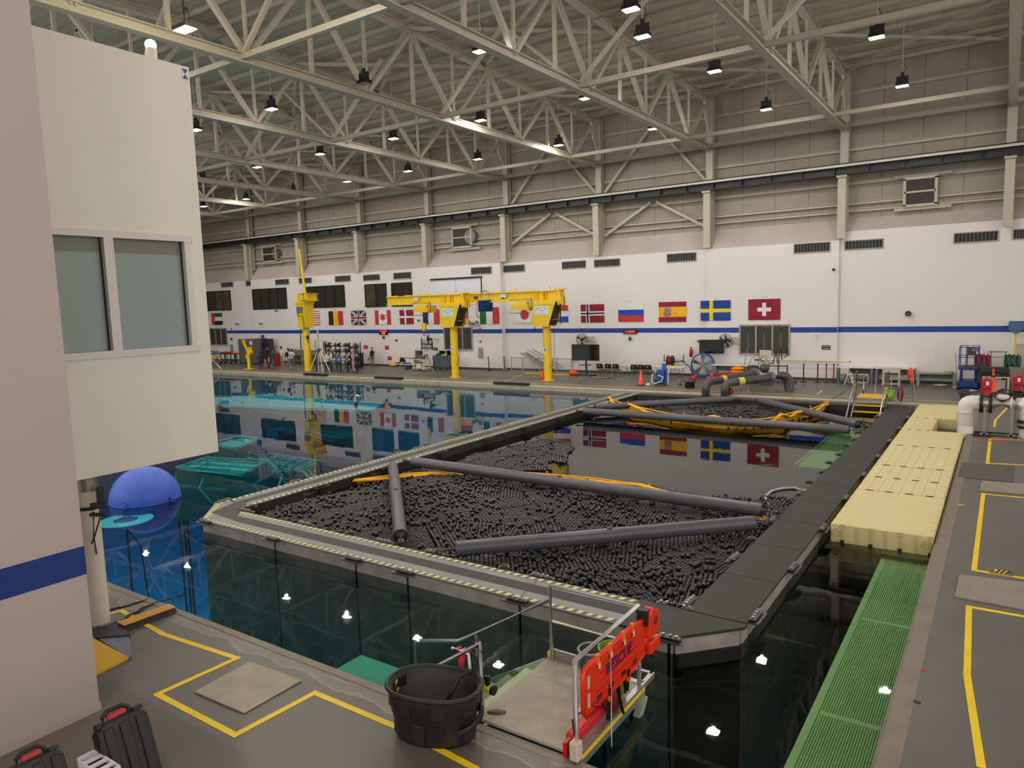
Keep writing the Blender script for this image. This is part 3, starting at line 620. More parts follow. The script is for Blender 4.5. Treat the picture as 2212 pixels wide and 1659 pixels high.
bracket(TX0+CH+.2, TY0-.0, 0); bracket(-15.62, IY0+.05, PI)
for y in ly[1:-1]: bracket(TX0-.02, y, -PI/2); bracket(IX0+.06, y, PI/2)
bracket(TX0+.0, TY0+CH+.3, -PI/2); bracket(IX0+.05, 10.95, PI/2)
for y in ry[1:-1]: bracket(TX1+.03, y+.1, PI/2); bracket(IX1-.06, y+.1, -PI/2)
bracket(-4.36, IY0+.06, PI)
TP(FARBOLT, 'bolt', boltm)['kind'] = 'stuff'
# lifting eyes on the inner rim
for x, y, ang in ((-11.9, IY0+.1, 0), (-7.7, IY0+.1, 0), (IX1-.1, 14.6, PI/2), (IX1-.1, 19.9, PI/2), (IX1-.1, 22.5, PI/2), (IX1-.1, 25.3, PI/2), (IX1-.1, 27.9, PI/2)):
    m = MB(); c = Vector((x, y, .0)); m.cyl(c-Vector((0, 0, .02)), c+Vector((0, 0, .02)), .11, 14); m.ring(c+Vector((0, 0, .035)), .06, .02, n=14)
    TP(m, 'lifting_eye', brk)
for y in (13.0, 15.6): text('PNL-51', 'panel_stencil', .14, M('stencil_grey', (120, 116, 110), .7), T, Vector((IX0-.015, y, -.15))-T.location, FACE_X)
# curved white hose over the right inner edge
P = [GZ(*p, ZW+.03) for p in ((1742, 1060), (1715, 1054), (1690, 1055), (1668, 1060), (1656, 1070), (1653, 1082), (1660, 1090))]
m = MB(); m.tube(P, .035, 8); tag(m.build('curved_hose', M('hose_white', (190, 184, 172), .5)), 'pale hose arched on the black water by the right edge of the tank', 'hose')

# ------------------------------------------------------------------ six grey boom tubes braced across the tank
tubem = M('boom_grey', (86, 84, 92), .32, var=.04, vs=1)
def boom(a, b, label, r=.155):
    a, b = Vector(a), Vector(b); d = (b-a).normalized()
    t = thing('brace_tube', label, 'tube', tuple((a+b)/2), group='grey brace tubes across the tank'); del t['group']
    a2, b2 = a+d*.32, b-d*.32
    m = MB(); m.cyl(a2, b2, r, 28, caps=False); m.build('tube_shell', tubem, t, True)
    for p, s in ((a2, 1), (b2, -1)):
        m = MB(); m.lathe([(r, 0), (r, .05), (r*.86, .05), (r*.86, .02), (.05, .02), (.05, -.05), (0, -.05)], p, 24, ax=d*s); m.build('end_cap', dgrey, t, True)
        m = MB(); m.cyl(p, p-d*s*.2, .022, 8); m.ring(p-d*s*.27, .055, .018, ax=(0, 0, 1), n=14); q = p-d*s*.36
        m.box(q, (.14, .12, .04), math.atan2(d.y, d.x)); m.cyl(q-Vector((0, 0, .05)), q+Vector((0, 0, .05)), .025, 8); m.build('shackle', brk, t, True)
    k = (a+b)/2; n = Vector((-d.y, d.x, 0))
    m = MB(); m.ring(k+Vector((0, 0, r+.01)), .05, .015, n=12); m.cyl(k, k+Vector((0, 0, r+.015)), .04, 10); m.build('fill_valve', dgrey, t, True)
BZ = .06
boom((-15.75, 16.15, BZ), (-10.4, 10.8, BZ), 'short grey tube across the near left corner of the tank, ending on the walkway')
boom((-15.75, 16.75, BZ), (-4.15, 16.55, BZ), 'long grey tube across the tank just behind the near field of black balls')
boom((-9.3, 10.75, BZ), (-4.15, 15.75, BZ), 'grey tube slanting over the near ball field from the front walkway to the right walkway')
boom((-15.85, 29.25, BZ), (-10.5, 34.5, BZ), 'grey tube across the far left corner of the tank over the far balls')
boom((-15.8, 28.2, BZ), (-4.2, 28.0, BZ), 'long grey tube across the tank in front of the far ball field')
boom((-9.6, 34.45, BZ), (-4.2, 29.1, BZ), 'grey tube slanting across the far right corner of the tank')

# ------------------------------------------------------------------ yellow fabric booms holding the balls together
fabm = M('boom_fabric', (244, 176, 18), .6, var=.1, vs=3, bump=.3, bs=5)
def curtain(pts, label, h0, h1, n=10):
    P = [GZ(x, y, ZW) for x, y in pts]; Q = []
    for i in range(len(P)-1):
        for s in range(n): Q.append(P[i].lerp(P[i+1], s/n))
    Q.append(P[-1]); R = [sum((Q[min(max(i+k, 0), len(Q)-1)] for k in range(-4, 5)), Vector())/9 for i in range(len(Q))]
    t = thing('containment_boom', label, 'boom', tuple(R[len(R)//2])); m = MB(); vs = []; K = 7
    for i, p in enumerate(R):
        d = (R[min(i+1, len(R)-1)]-R[max(i-1, 0)]).normalized(); nn = Vector((-d.y, d.x, 0)); ln = i*.13
        hh = h0+(h1-h0)*(.5+.5*math.sin(i*.41+1))*(.5+.5*math.sin(i*.17)); pl = .05*math.sin(i*1.7)+.03*math.sin(i*.6)
        for k in range(K):
            f_ = k/(K-1); wob = (.02+.05*f_*(1-f_)*4)*(1 if k % 2 else -1)*.6+pl*(1-abs(2*f_-1))*.6
            vs.append(p+nn*(wob+.05*math.sin(f_*PI))+Vector((0, 0, -.3+(hh+.3)*f_)))
        for k in range(2): vs.append(p+nn*(-.05-.05*k+pl*.5)+Vector((0, 0, hh-.01-.06*k)))
    K2 = K+2; fs_ = [(i*K2+k, (i+1)*K2+k, (i+1)*K2+k+1, i*K2+k+1) for i in range(len(R)-1) for k in range(K2-1)]
    m.add(vs, fs_, 0, True); o = m.build('fabric_wall', fabm, t, True)
    so = o.modifiers.new('thick', 'SOLIDIFY'); so.thickness = .012
    m = MB(); m.tube([r_+Vector((0, 0, (h0+h1)/2-.02)) for r_ in R], .025, 6); m.build('float_line', fabm, t, True)
    for i in range(14, len(R)-6, 22):
        d = (R[i+1]-R[i-1]).normalized(); nn = Vector((-d.y, d.x, 0)); m = MB(); m.bar(R[i]+nn*.09+Vector((0, 0, -.2)), R[i]+nn*.09+Vector((0, 0, h1)), .05, .03); m.build('seam_tie', M('boom_seam', (206, 140, 14), .6), t, True)
NEARB = [(672, 1062), (690, 1056), (800, 1041), (900, 1030), (1000, 1027), (1100, 1027), (1200, 1035), (1300, 1044), (1400, 1061), (1490, 1084), (1560, 1098), (1620, 1118), (1662, 1134)]
FARB = [(1312, 872), (1330, 884), (1390, 900), (1440, 912), (1500, 920), (1560, 926), (1610, 928), (1660, 925), (1690, 918), (1716, 909), (1750, 904), (1776, 893), (1788, 884)]
curtain(NEARB, 'orange yellow fabric boom curving behind the near field of black balls', .1, .2)
curtain(FARB, 'yellow fabric boom sagging around the front of the far field of black balls', .3, .52)

# ------------------------------------------------------------------ floating black balls
BR = .049
ballm = M('ball_black', (30, 30, 31), .27, spec=.7)
def inside(poly, x, y):
    c = np.zeros(len(x), bool); n = len(poly)
    for i in range(n):
        x1, y1 = poly[i]; x2, y2 = poly[(i+1) % n]
        if y1 == y2: continue
        t_ = ((y1 > y) != (y2 > y)) & (x < (x2-x1)*(y-y1)/(y2-y1)+x1); c ^= t_
    return c
rng = np.random.default_rng(5)
def fill(poly, cell, pile, spacing=1.0):
    """hex-packed grains of balls, each grain turned its own way, a second layer scattered on top"""
    P = np.array(poly); lo, hi = P.min(0), P.max(0); A = (hi[0]-lo[0])*(hi[1]-lo[1]); ns = max(2, int(A/cell))
    seeds = lo+rng.random((ns, 2))*(hi-lo); ang = rng.random(ns)*PI/3; d = 2*BR*1.05*spacing; pts = []; hs = []
    for i in range(ns):
        R = 2.6*math.sqrt(cell); k = int(R/d)+2; g = np.arange(-k, k+1); gx, gy = np.meshgrid(g, g)
        X = (gx+.5*(gy % 2))*d; Y = gy*d*.866; c, s = math.cos(ang[i]), math.sin(ang[i]); q = np.stack([seeds[i, 0]+X*c-Y*s, seeds[i, 1]+X*s+Y*c], -1).reshape(-1, 2)
        dd = ((q[:, None, :]-seeds[None])**2).sum(-1); q = q[dd.argmin(1) == i]; q = q[inside(poly, q[:, 0], q[:, 1])]
        pts.append(q); hs.append(np.full(len(q), rng.random()*.03))
    p = np.concatenate(pts); h = np.concatenate(hs); grid = {}; keep = []
    for i in range(len(p)):
        kx, ky = int(p[i, 0]/d), int(p[i, 1]/d); ok = True
        for a in (-1, 0, 1):
            for b in (-1, 0, 1):
                for j in grid.get((kx+a, ky+b), ()):
                    if (p[i, 0]-p[j, 0])**2+(p[i, 1]-p[j, 1])**2 < (d*.86)**2: ok = False
        if ok: grid.setdefault((kx, ky), []).append(i); keep.append(i)
    p = p[keep]; h = h[keep]; z_ = ZW+BR*.35+h+rng.normal(0, .006, len(p)); out = np.column_stack([p, z_])
    nz = np.array([mnoise.noise(Vector((x*.55, y*.55, 3.3))) for x, y in p]); up = (rng.random(len(p)) < pile*np.clip(.55+1.6*nz, .05, 2.2))
    top = out[up].copy()
    if len(top):
        top[:, 0] += d*.5; top[:, 1] += d*.29; top[:, 2] += BR*1.55; t2 = []
        for q in top:
            if all((q[0]-r_[0])**2+(q[1]-r_[1])**2 > (d*.95)**2 for r_ in t2[-60:]): t2.append(q)
        top = np.array(t2); top = top[inside(poly, top[:, 0], top[:, 1])]
        out = np.concatenate([out, top])
    return out
def wp(pts): return [tuple(GZ(x, y, ZW)[:2]) for x, y in pts]
inb = wp(NEARB)
near_poly = [(-15.45, 10.85), (-15.72, 11.4), (-15.72, inb[0][1]-.6)]+[(x, y-.1) for x, y in inb if x > -15.6]+[(IX1-.16, 15.5), (IX1-.16, 10.9), (-4.5, 10.78)]
balls = [fill(near_poly, 1.7, .2)]
pr = [(540, 740), (620, 690), (700, 660), (850, 640), (1000, 600), (1120, 580), (1230, 540), (1330, 525), (1420, 545), (1530, 570), (1555, 600), (1550, 630), (1500, 660), (1490, 750), (1400, 745), (1385, 720), (1310, 745), (1360, 810), (950, 830), (560, 800)]
balls.append(fill(wp([(860+x/4.096, 820+y/4.096) for x, y in pr]), .5, .02))
balls.append(fill(wp([(870, 1025), (920, 1012), (980, 1018), (1010, 1030), (960, 1032), (880, 1030)]), .3, .02))
balls.append(fill([p for p in wp([(1530, 1075), (1590, 1079), (1620, 1081), (1660, 1076), (1738, 1080)])]+[(IX1-.16, 17.9), (IX1-.16, 16.2)]+wp([(1610, 1108), (1560, 1090)]), .4, .12))
balls.append(fill(wp([(1240, 1040), (1300, 1044), (1400, 1058), (1500, 1080), (1490, 1072), (1400, 1050), (1300, 1040)]), .3, .02))
fb = wp(FARB)
far_poly = [(x, y+.12) for x, y in fb]+[(fb[-1][0]+.1, IY1-.2), (-15.3, IY1-.2), (-15.7, 34.0)]
balls.append(fill(far_poly, 1.6, .16))
B = np.concatenate(balls)
cl = np.array([0, 0, CAMH]); dist = np.sqrt(((B-cl)**2).sum(1)); order = np.argsort(dist); B = B[order]
ico = bmesh_ico = None
import bmesh
def ico_mesh(sub):
    bm = bmesh.new(); bmesh.ops.create_icosphere(bm, subdivisions=sub, radius=BR); me = bpy.data.meshes.new('float_ball'); bm.to_mesh(me); bm.free()
    me.polygons.foreach_set('use_smooth', [True]*len(me.polygons)); me.materials.append(ballm); return me
big = ico_mesh(3)
for p in B[:300]:
    o = bpy.data.objects.new('float_ball', big); COL.objects.link(o); o.location = tuple(p)
    tag(o, 'shiny black floating ball in the nearest rows by the tank front right corner', 'ball', 'black floating balls nearest the front walkway')
small = ico_mesh(2); nv = len(small.vertices); v0 = np.empty(nv*3); small.vertices.foreach_get('co', v0); v0 = v0.reshape(-1, 3)
lp = np.empty(len(small.loops), int); small.loops.foreach_get('vertex_index', lp); rest = B[300:]; nb = len(rest); nl = len(lp)
me = bpy.data.meshes.new('ball_field'); me.vertices.add(nb*nv); me.vertices.foreach_set('co', (rest[:, None, :]+v0[None]).reshape(-1).astype(np.float32))
me.loops.add(nb*nl); me.loops.foreach_set('vertex_index', (np.arange(nb)[:, None]*nv+lp[None]).reshape(-1)); me.polygons.add(nb*nl//3)
me.polygons.foreach_set('loop_start', np.arange(0, nb*nl, 3)); me.polygons.foreach_set('loop_total', np.full(nb*nl//3, 3)); me.polygons.foreach_set('use_smooth', np.ones(nb*nl//3, bool))
me.materials.append(ballm); me.update(calc_edges=True); me.validate()
o = bpy.data.objects.new('ball_field', me); COL.objects.link(o); tag(o, 'thousands of black floating balls packed in the tank behind the nearest rows', 'balls', kind='stuff')
bpy.data.meshes.remove(small)
print('BALLS', len(B))
# ------------------------------------------------------------------ beige modular dock
dockm = M('dock_beige', (222, 206, 150), .55, var=.04, vs=3, bump=.15, bs=60)
dockg = M('dock_beige_groove', (222, 206, 150), .55, var=.04, vs=3); add_lines(dockg, 0, .235, .018, .72)
dockr = M('dock_beige_ribs', (222, 206, 150), .55, var=.04, vs=3); add_lines(dockr, 1, .09, .02, .9)
D0, D1, DZ = -2.92, -1.02, .12
D = thing('floating_dock', 'long beige modular floating dock between the tank and the right deck', 'dock', ((D0+D1)/2, 25, ZW))
hx0, hy0, hy1 = -1.98, 28.6, 31.6
def DB(mb, name, mat, **k): return mb.build(name, mat, D, True, **k)
for i, (a, b, mt) in enumerate(((16.1, 19.3, dockr), (19.3, 22.35, dockg), (22.35, 25.5, dockg), (25.5, 28.6, dockr))):
    m = MB(); m.bx(D0, D1, a+.008, b-.008, ZW-.12, DZ); DB(m, 'dock_module', mt, bevel=.02)
m = MB(); m.bx(D0, hx0, hy0, hy1, ZW-.12, DZ); DB(m, 'dock_module', dockr, bevel=.02)
m = MB(); m.bx(D0, D1-.2, hy1, 35.2, ZW-.12, DZ); DB(m, 'dock_module', dockr, bevel=.02)
# front face details: ribs, round ports, notches, black pins
pinm = M('dock_pin', (24, 24, 24), .6); shade = M('dock_recess', (196, 178, 124), .6)
yf = 16.1
for i in range(7):
    x = D0+.27*(i+1)-.03
    m = MB()
    if i % 2 == 0: m.bx(x-.045, x+.045, yf-.02, yf+.03, .03, DZ+.004); m.bx(x-.015, x+.015, yf-.025, yf+.01, ZW+.05, .03); DB(m, 'notch_rib', shade, bevel=.006)
    else: m.bx(x-.012, x+.012, yf-.02, yf+.02, ZW-.1, DZ-.03); DB(m, 'face_rib', shade)
    if i % 2 == 0: m = MB(); m.box((x, yf-.03, ZW+.03), (.07, .06, .07)); DB(m, 'black_pin', pinm)
for x in (D0+.11, D1-.12):
    m = MB(); m.ring((x, yf-.005, -.06), .07, .012, ax=(0, 1, 0), n=20); m.cyl((x, yf-.015, -.06), (x, yf+.01, -.06), .02, 10); DB(m, 'round_port', shade)
for yj in (19.3, 20.8, 22.35, 25.5):
    for k in range(4):
        x = D0+.3+.43*k; m = MB()
        for s in (-1, 1): m.prism([(x-.09, yj+.03*s, DZ+.002), (x+.09, yj+.03*s, DZ+.002), (x+.05, yj, DZ+.002), (x-.05, yj, DZ+.002)][::s], (0, 0, .006))
        m.box((x, yj, DZ+.004), (.1, .05, .008)); DB(m, 'bow_tie_key', pinm)
for yj in (28.6, 31.4):
    for k in range(3): m = MB(); m.box((D0+.25+.3*k, yj, DZ+.003), (.12, .06, .008)); DB(m, 'bow_tie_key', pinm)
for i in range(22):
    for x in (D0+.05, D1-.05):
        m = MB(); m.cyl((x, 16.5+.56*i, DZ-.004), (x, 16.5+.56*i, DZ+.003), .034, 10); DB(m, 'hole_plug', shade)
# ------------------------------------------------------------------ submerged green walkway grating along the right wall
G = thing('green_grating', 'long pale green grating walkway just under the water by the right deck', 'grating', (-1.45, 10, -.62))
grm = M('grating_green', (196, 250, 168), .55); 
for a, b in ((2.0+4.4, 9.6), (9.6, 12.9), (12.9, 19.2)):
    n = 26; x0, x1 = -1.82, -1.03
    for i in range(n+1):
        x = x0+(x1-x0)*i/n; m = MB(); m.bx(x-.0095, x+.0095, a, b, -.54, -.5); m.build('grating_bar', grm, G, True)
    m = MB(); m.bx(x0-.12, x0-.02, a, b, -.56, -.495); m.build('edge_rail', grm, G, True)
    m = MB(); m.bx(x0, x1, b-.05, b+.05, -.56, -.497); m.build('cross_rail', grm, G, True)
m = MB(); m.bx(-1.86, -1.0, 6.42, 19.2, -1.2, -1.15); m.build('dark_tray', M('tray_dark', (12, 26, 18), .8), G, True)
# green steps and platform submerged inside the far right of the tank
t = thing('submerged_platform', 'green mesh platform just under the black water near the yellow steps', 'platform', (-4.9, 27, -.7))
m = MB(); m.bx(-5.6, -4.1, 24.6, 31.2, -.75, -.68); pg = M('mesh_green', (122, 164, 58), .6); add_lines(pg, 1, .16, .05, .55); m.build('mesh_deck', pg, t, True)
m = MB(); m.bx(-5.62, -5.55, 24.6, 31.2, -.8, -.62); m.build('edge_bar', pg, t, True)
# ------------------------------------------------------------------ blue buoy, light blue disc, mock-up modules under water
t = thing('mooring_buoy', 'big blue spherical buoy half sunk in the pool under the white booth', 'buoy', (-20.15, 10.6, ZW+.02))
bm_ = M('buoy_blue', (58, 92, 196), .45, var=.04, vs=2)
m = MB(); m.sphere((0, 0, 0), .93, 40, 24); m.build('buoy_ball', bm_, t)
m = MB(); m.ring((0, 0, .0), .93, .012, n=48); m.build('buoy_seam', bm_, t)
for a in (-62, 18, 110):
    a = math.radians(a); c = Vector((.925*math.cos(a), .925*math.sin(a), .06)); m = MB(); m.ring(c, .11, .02, ax=c, n=18); m.cyl(c*.99, c*1.03, .09, 14); m.ring(c*1.05, .04, .014, ax=(0, 0, 1), n=10); m.build('lug_ring', bm_, t)
m = MB(); m.tube([(.42, -.82, .02), (.45, -.86, -.5), (.1, -.3, -1.3), (0, 0, -6)], .02, 6); m.build('mooring_rope', black, t)
t = thing('round_disc', 'bright blue round disc with dark centre under water below the buoy', 'disc', tuple(GZ(272, 1124, -.5)))
m = MB(); m.lathe([(.3, .02), (.66, .02), (.68, 0), (.66, -.03), (.3, -.03), (.3, .02)], (0, 0, 0), 40); m.build('disc_rim', M('disc_cyan', (70, 220, 250), .6), t)
m = MB(); m.cyl((0, 0, -.06), (0, 0, -.03), .32, 30); m.build('disc_centre', M('disc_teal', (20, 110, 130), .6), t)
m = MB(); m.tube([(-.25, 0, -.03), (-.1, .05, .12), (.1, .05, .12), (.28, 0, -.03)], .015, 6); m.build('disc_handle', black, t)
m = MB(); m.cyl((0, 0, -11.4), (0, 0, -.06), .03, 10); m.build('disc_mast', grey, t)
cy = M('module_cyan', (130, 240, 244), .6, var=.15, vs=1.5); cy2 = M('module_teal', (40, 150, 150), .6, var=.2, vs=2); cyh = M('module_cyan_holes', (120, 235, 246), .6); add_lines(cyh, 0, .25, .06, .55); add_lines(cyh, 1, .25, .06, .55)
railm = M('module_rail', (90, 200, 196), .6)
def module(px, z, h, label, mat, ribs=0, rails=True):
    P = [GZ(x, y, z) for x, y in px]; c = sum(P, Vector())/len(P)
    t = thing('training_module', label, 'module', (c.x, c.y, -11.98)); n = len(P)
    ar = sum(P[i].x*P[(i+1) % n].y-P[(i+1) % n].x*P[i].y for i in range(n)); P = P if ar > 0 else P[::-1]
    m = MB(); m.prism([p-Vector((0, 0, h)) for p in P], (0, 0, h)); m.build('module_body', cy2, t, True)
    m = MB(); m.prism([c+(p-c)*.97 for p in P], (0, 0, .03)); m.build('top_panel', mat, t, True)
    if rails:
        m = MB()
        for i in range(n): m.tube([P[i]+Vector((0, 0, .12)), P[(i+1) % n]+Vector((0, 0, .12))], .05, 6)
        m.build('hand_rail', railm, t, True)
    for i in range(ribs):
        f_ = (i+.5)/ribs; a = P[0].lerp(P[1], f_); b = P[3].lerp(P[2], f_) if n >= 4 else P[2]; m = MB(); m.bar(a+Vector((0, 0, .08)), b+Vector((0, 0, .08)), .12, .1); m.build('rib', railm, t, True)
    for p in P: q = c+(p-c)*.85; m = MB(); m.cyl((q.x, q.y, -12), (q.x, q.y, p.z-h), .05, 8); m.build('support_leg', grey, t, True)
    return t
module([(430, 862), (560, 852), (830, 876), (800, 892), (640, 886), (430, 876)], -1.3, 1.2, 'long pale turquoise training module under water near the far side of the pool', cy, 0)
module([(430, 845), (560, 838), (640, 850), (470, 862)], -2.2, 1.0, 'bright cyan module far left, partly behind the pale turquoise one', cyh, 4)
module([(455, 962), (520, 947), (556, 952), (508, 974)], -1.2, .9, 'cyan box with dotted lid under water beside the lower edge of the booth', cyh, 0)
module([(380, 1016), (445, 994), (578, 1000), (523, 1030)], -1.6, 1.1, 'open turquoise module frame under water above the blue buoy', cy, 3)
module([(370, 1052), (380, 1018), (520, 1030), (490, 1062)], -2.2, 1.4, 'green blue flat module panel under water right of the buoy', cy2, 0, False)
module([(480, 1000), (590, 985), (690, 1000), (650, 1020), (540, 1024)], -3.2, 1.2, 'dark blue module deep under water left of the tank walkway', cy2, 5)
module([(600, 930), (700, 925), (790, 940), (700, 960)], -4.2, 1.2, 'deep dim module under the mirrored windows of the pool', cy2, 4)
for k, (x, y) in enumerate(((450, 1000), (540, 990), (610, 1012))):
    P = GZ(x, y, -1.3); m = MB()
    for j in range(5): a = P+Vector((math.cos(j*1.3)*1.3, math.sin(j*1.3)*1.0, -.2*j)); m.tube([P+Vector((0, 0, .3*math.sin(j))), a, a+Vector((.5, .2, -.6))], .04, 6)
    tag(m.build('underwater_frame', railm), 'turquoise tube framework under water, %s of the three beside the booth corner' % ('left', 'middle', 'right')[k], 'frame')
# underwater lamp float that pokes out far away
t = thing('float_marker', 'small white bent marker pipe poking out of the pool in front of the far deck', 'marker', tuple(GZ(769, 873, ZW)))
m = MB(); m.tube([(0, 0, -.4), (0, 0, .42), (.1, 0, .5), (.28, 0, .46)], .05, 8); m.build('pipe', white, t)
m = MB(); m.cyl((0, 0, -.2), (0, 0, .1), .09, 10); m.build('base', black, t)
# ------------------------------------------------------------------ steps down into the pool with rails (foreground)
def steps(loc, label, topm, treadm, mirror=1, tall_front=False):
    t = thing('pool_steps', label, 'steps', loc); return t
platep = M('diamond_plate', (186, 176, 158), .45, .25, var=.14, vs=3, bump=.9, bs=70)
treadg = M('tread_mint', (196, 214, 170), .6, var=.05, vs=3); add_lines(treadg, 1, .05, .012, .72); add_lines(treadg, 0, .05, .012, .85)
treadw = M('landing_mint', (120, 222, 186), .6, var=.03, vs=3); add_lines(treadw, 1, .06, .014, .86)
alu = M('rail_aluminium', (168, 166, 162), .35, .6)
t = thing('pool_steps', 'aluminium pool steps and landing with handrails beside the black oval tub', 'steps', (-4.4, 7.25, 0))
def PS(mb, name, mat, **k): return mb.build(name, mat, t, True, **k)
x0, x1, y0, y1 = -5.1, -3.72, 6.42, 8.12
m = MB(); m.bx(x0, x1, y0, y1, .02, .055); PS(m, 'top_plate', platep)
m = MB(); m.bx(x1-.02, x1+.05, y0+.02, y1+.05, -.12, .06); m.bx(x0-.02, x1, y1, y1+.05, -.1, .06); m.bx(x0-.02, x0+.03, y0, y1, -.1, .04); PS(m, 'frame_beam', alu)
m = MB(); m.bx(x1+.05, x1+.054, y0+.05, y1+.04, -.03, .02); PS(m, 'yellow_edge', tapey)
m = MB(); m.bx(x0+.02, x1-.45, y1-.0, y1+.03, .06, .19); PS(m, 'toe_board', alu)
m = MB(); m.bx(x0-.01, x0+.06, y1-.02, y1+.035, .06, .14); PS(m, 'yellow_tab', tapey)
for i in range(5):
    xx = x0-.34*(i+1); zz = .04-.2*(i+1); m = MB(); m.bx(xx, xx+.36, y0+.05, y1-.05, zz-.035, zz); PS(m, 'tread', treadg)
m = MB(); m.bx(-9.25, -6.79, y0+.03, 8.45, -1.2, -1.15); PS(m, 'landing', treadw)
for y in (y0+.05, y1-.02): m = MB(); m.bar((x0, y, -.06), (-6.85, y, -1.1), .05, .22); PS(m, 'stringer', M('stringer_pale', (170, 200, 170), .5))
R_ = .03
m = MB(); m.tube([(x0+.06, y1-.02, .06), (x0+.06, y1-.02, 1.12), (x1-.0, y1-.02, 1.12), (x1-.0, y1-.02, .06)], R_, 10); PS(m, 'back_rail', alu)
m = MB(); m.tube([(x0+.06, y1-.02, .6), (x1, y1-.02, .6)], R_, 10); PS(m, 'back_mid_rail', alu)
m = MB(); m.tube([(x1, y1-.02, 1.12), (x1, y0+.03, 1.12), (x1, y0+.03, .0)], R_, 10); PS(m, 'side_rail', alu)
m = MB(); m.tube([(x1, y1-.02, .5), (x1, y0+.03, .5)], R_*.9, 10); PS(m, 'side_mid_rail', alu)
m = MB(); m.tube([(x0+.06, y1-.02, .92), (-6.7, y1-.02, -.1), (-7.6, y1-.02, -.32), (-7.6, y1-.02, -1.15)], R_, 10); PS(m, 'slope_rail', alu)
m = MB(); m.tube([(-6.35, y1-.02, .12), (-6.35, y1-.02, -.9)], R_, 10); PS(m, 'slope_post', alu)
m = MB(); m.tube([(x0+.02, y0+.12, .0), (x0+.02, y0+.12, .93), (-6.6, y0+.12, -.12), (-7.4, y0+.12, -.3), (-7.4, y0+.12, -1.15)], R_, 10); PS(m, 'near_rail', alu)
m = MB(); m.bar((x1-.05, y0+.1, -2.2), (x1+.05, y1, -.08), .09, .09); PS(m, 'diagonal_brace', M('brace_pale', (150, 176, 150), .5))
m = MB(); m.bar((x1-.1, y0+.9, -.1), (x1-.1, y0+.9, -3.2), .07); m.bar((x1-.1, y1, -.1), (x1-.1, y1, -4.0), .07); PS(m, 'leg', alu)
m = MB(); m.bx(x1-.62, x1+.02, y1+.05, y1+.1, -.02, .05); m.bx(x1-.62, x1+.02, y1+.33, y1+.38, -.02, .05); m.bx(x1-.02, x1+.04, y1, y1+.38, -.02, .05); PS(m, 'side_bracket', alu)
t = thing('box_float', 'small beige electrical box strapped to the near rail post under the red board', 'box', (x1+.03, y0-.03, .02))
m = MB(); m.bx(-.055, .055, -.07, .05, 0, .22); m.build('box_body', M('box_beige', (202, 190, 172), .5), t, bevel=.015)
m = MB(); m.tube([(.02, -.08, 0), (.03, -.1, -.15), (.06, -.08, -.3)], .008, 6); m.tube([(-.02, .0, .27), (-.04, .0, .45)], .01, 6); m.build('cable', black, t)
m = MB(); m.bx(-.12, -.08, -.08, .04, .02, .2); m.build('red_tab', red, t)
# red spine board hung on the side rail
ob = M('board_red', (228, 48, 18), .38, var=.04, vs=3)
t = thing('spine_board', 'orange red rescue spine board with straps hung on the pool steps rail', 'board', (x1+.07, 7.25, .45))
def SB(mb, name, mat, **k): return mb.build(name, mat, t, True, **k)
bx_ = x1+.07; A = lambda y, z: (bx_, y, z)
zb, ztp = .47, 1.03; ya, yb_ = 6.46, 8.02
out_ = [A(ya+.05, zb), A(ya, zb+.06), A(ya, ztp-.06), A(ya+.05, ztp-.0), A(yb_-.3, ztp+.0), A(yb_+.0, ztp-.04), A(yb_, zb+.06), A(yb_-.3, zb)]
m = MB(); m.prism(out_, (.045, 0, 0)); SB(m, 'board_shell', ob, bevel=.014)
m = MB(); m.tube([Vector(p)+Vector((.022, 0, 0)) for p in out_], .03, 8, closed=True); SB(m, 'rim', ob)
for k in range(5): z_ = zb+.1+.09*k; m = MB(); m.tube([(bx_+.046, ya+.2+.05*k, z_), (bx_+.046, yb_-.25, z_)], .011, 6); SB(m, 'rib', ob)
m = MB()
for yy in (ya+.08,): m.bx(bx_+.044, bx_+.05, yy-.025, yy+.025, zb+.1, zb+.26); m.bx(bx_+.044, bx_+.05, yy-.025, yy+.025, ztp-.24, ztp-.1)
SB(m, 'grip_hole', M('grip_pale', (196, 180, 160), .6))
for k, yy in enumerate((6.78, 7.08, 7.4, 7.72)): m = MB(); m.bx(bx_+.046, bx_+.05, yy-.06, yy+.06, zb+.07, zb+.13); SB(m, 'hand_slot', black)
text('RESCUE', 'board_lettering', .2, M('letter_navy', (22, 34, 96), .5), t, Vector((bx_+.05, 7.3, .8))-t.location, FACE_X, .003)
for yy in (6.75, 7.05, 7.4, 7.65):
    m = MB(); m.bx(bx_+.03, bx_+.065, yy-.03, yy+.03, ztp-.05, ztp+.06); SB(m, 'strap', M('strap_orange', (240, 110, 30), .5)); m = MB(); m.box((bx_+.07, yy+.01, ztp-.07), (.02, .05, .05), .3); SB(m, 'buckle', M('buckle_pale', (214, 196, 180), .4))
m = MB(); m.prism([(bx_-.02, 8.02, .74), (bx_-.02, 8.32, .72), (bx_-.02, 8.36, 1.0), (bx_-.02, 8.14, 1.12), (bx_-.02, 8.04, 1.06)], (.14, 0, 0)); m.prism([(bx_-.02, 8.04, .52), (bx_-.02, 8.36, .5), (bx_-.02, 8.36, .68), (bx_-.02, 8.04, .68)], (.14, 0, 0)); SB(m, 'head_block', ob, bevel=.02)
m = MB(); m.cyl((bx_+.1, 8.2, .93), (bx_+.125, 8.2, .93), .055, 16); SB(m, 'ear_hole', M('ear_dark', (120, 20, 12), .6))
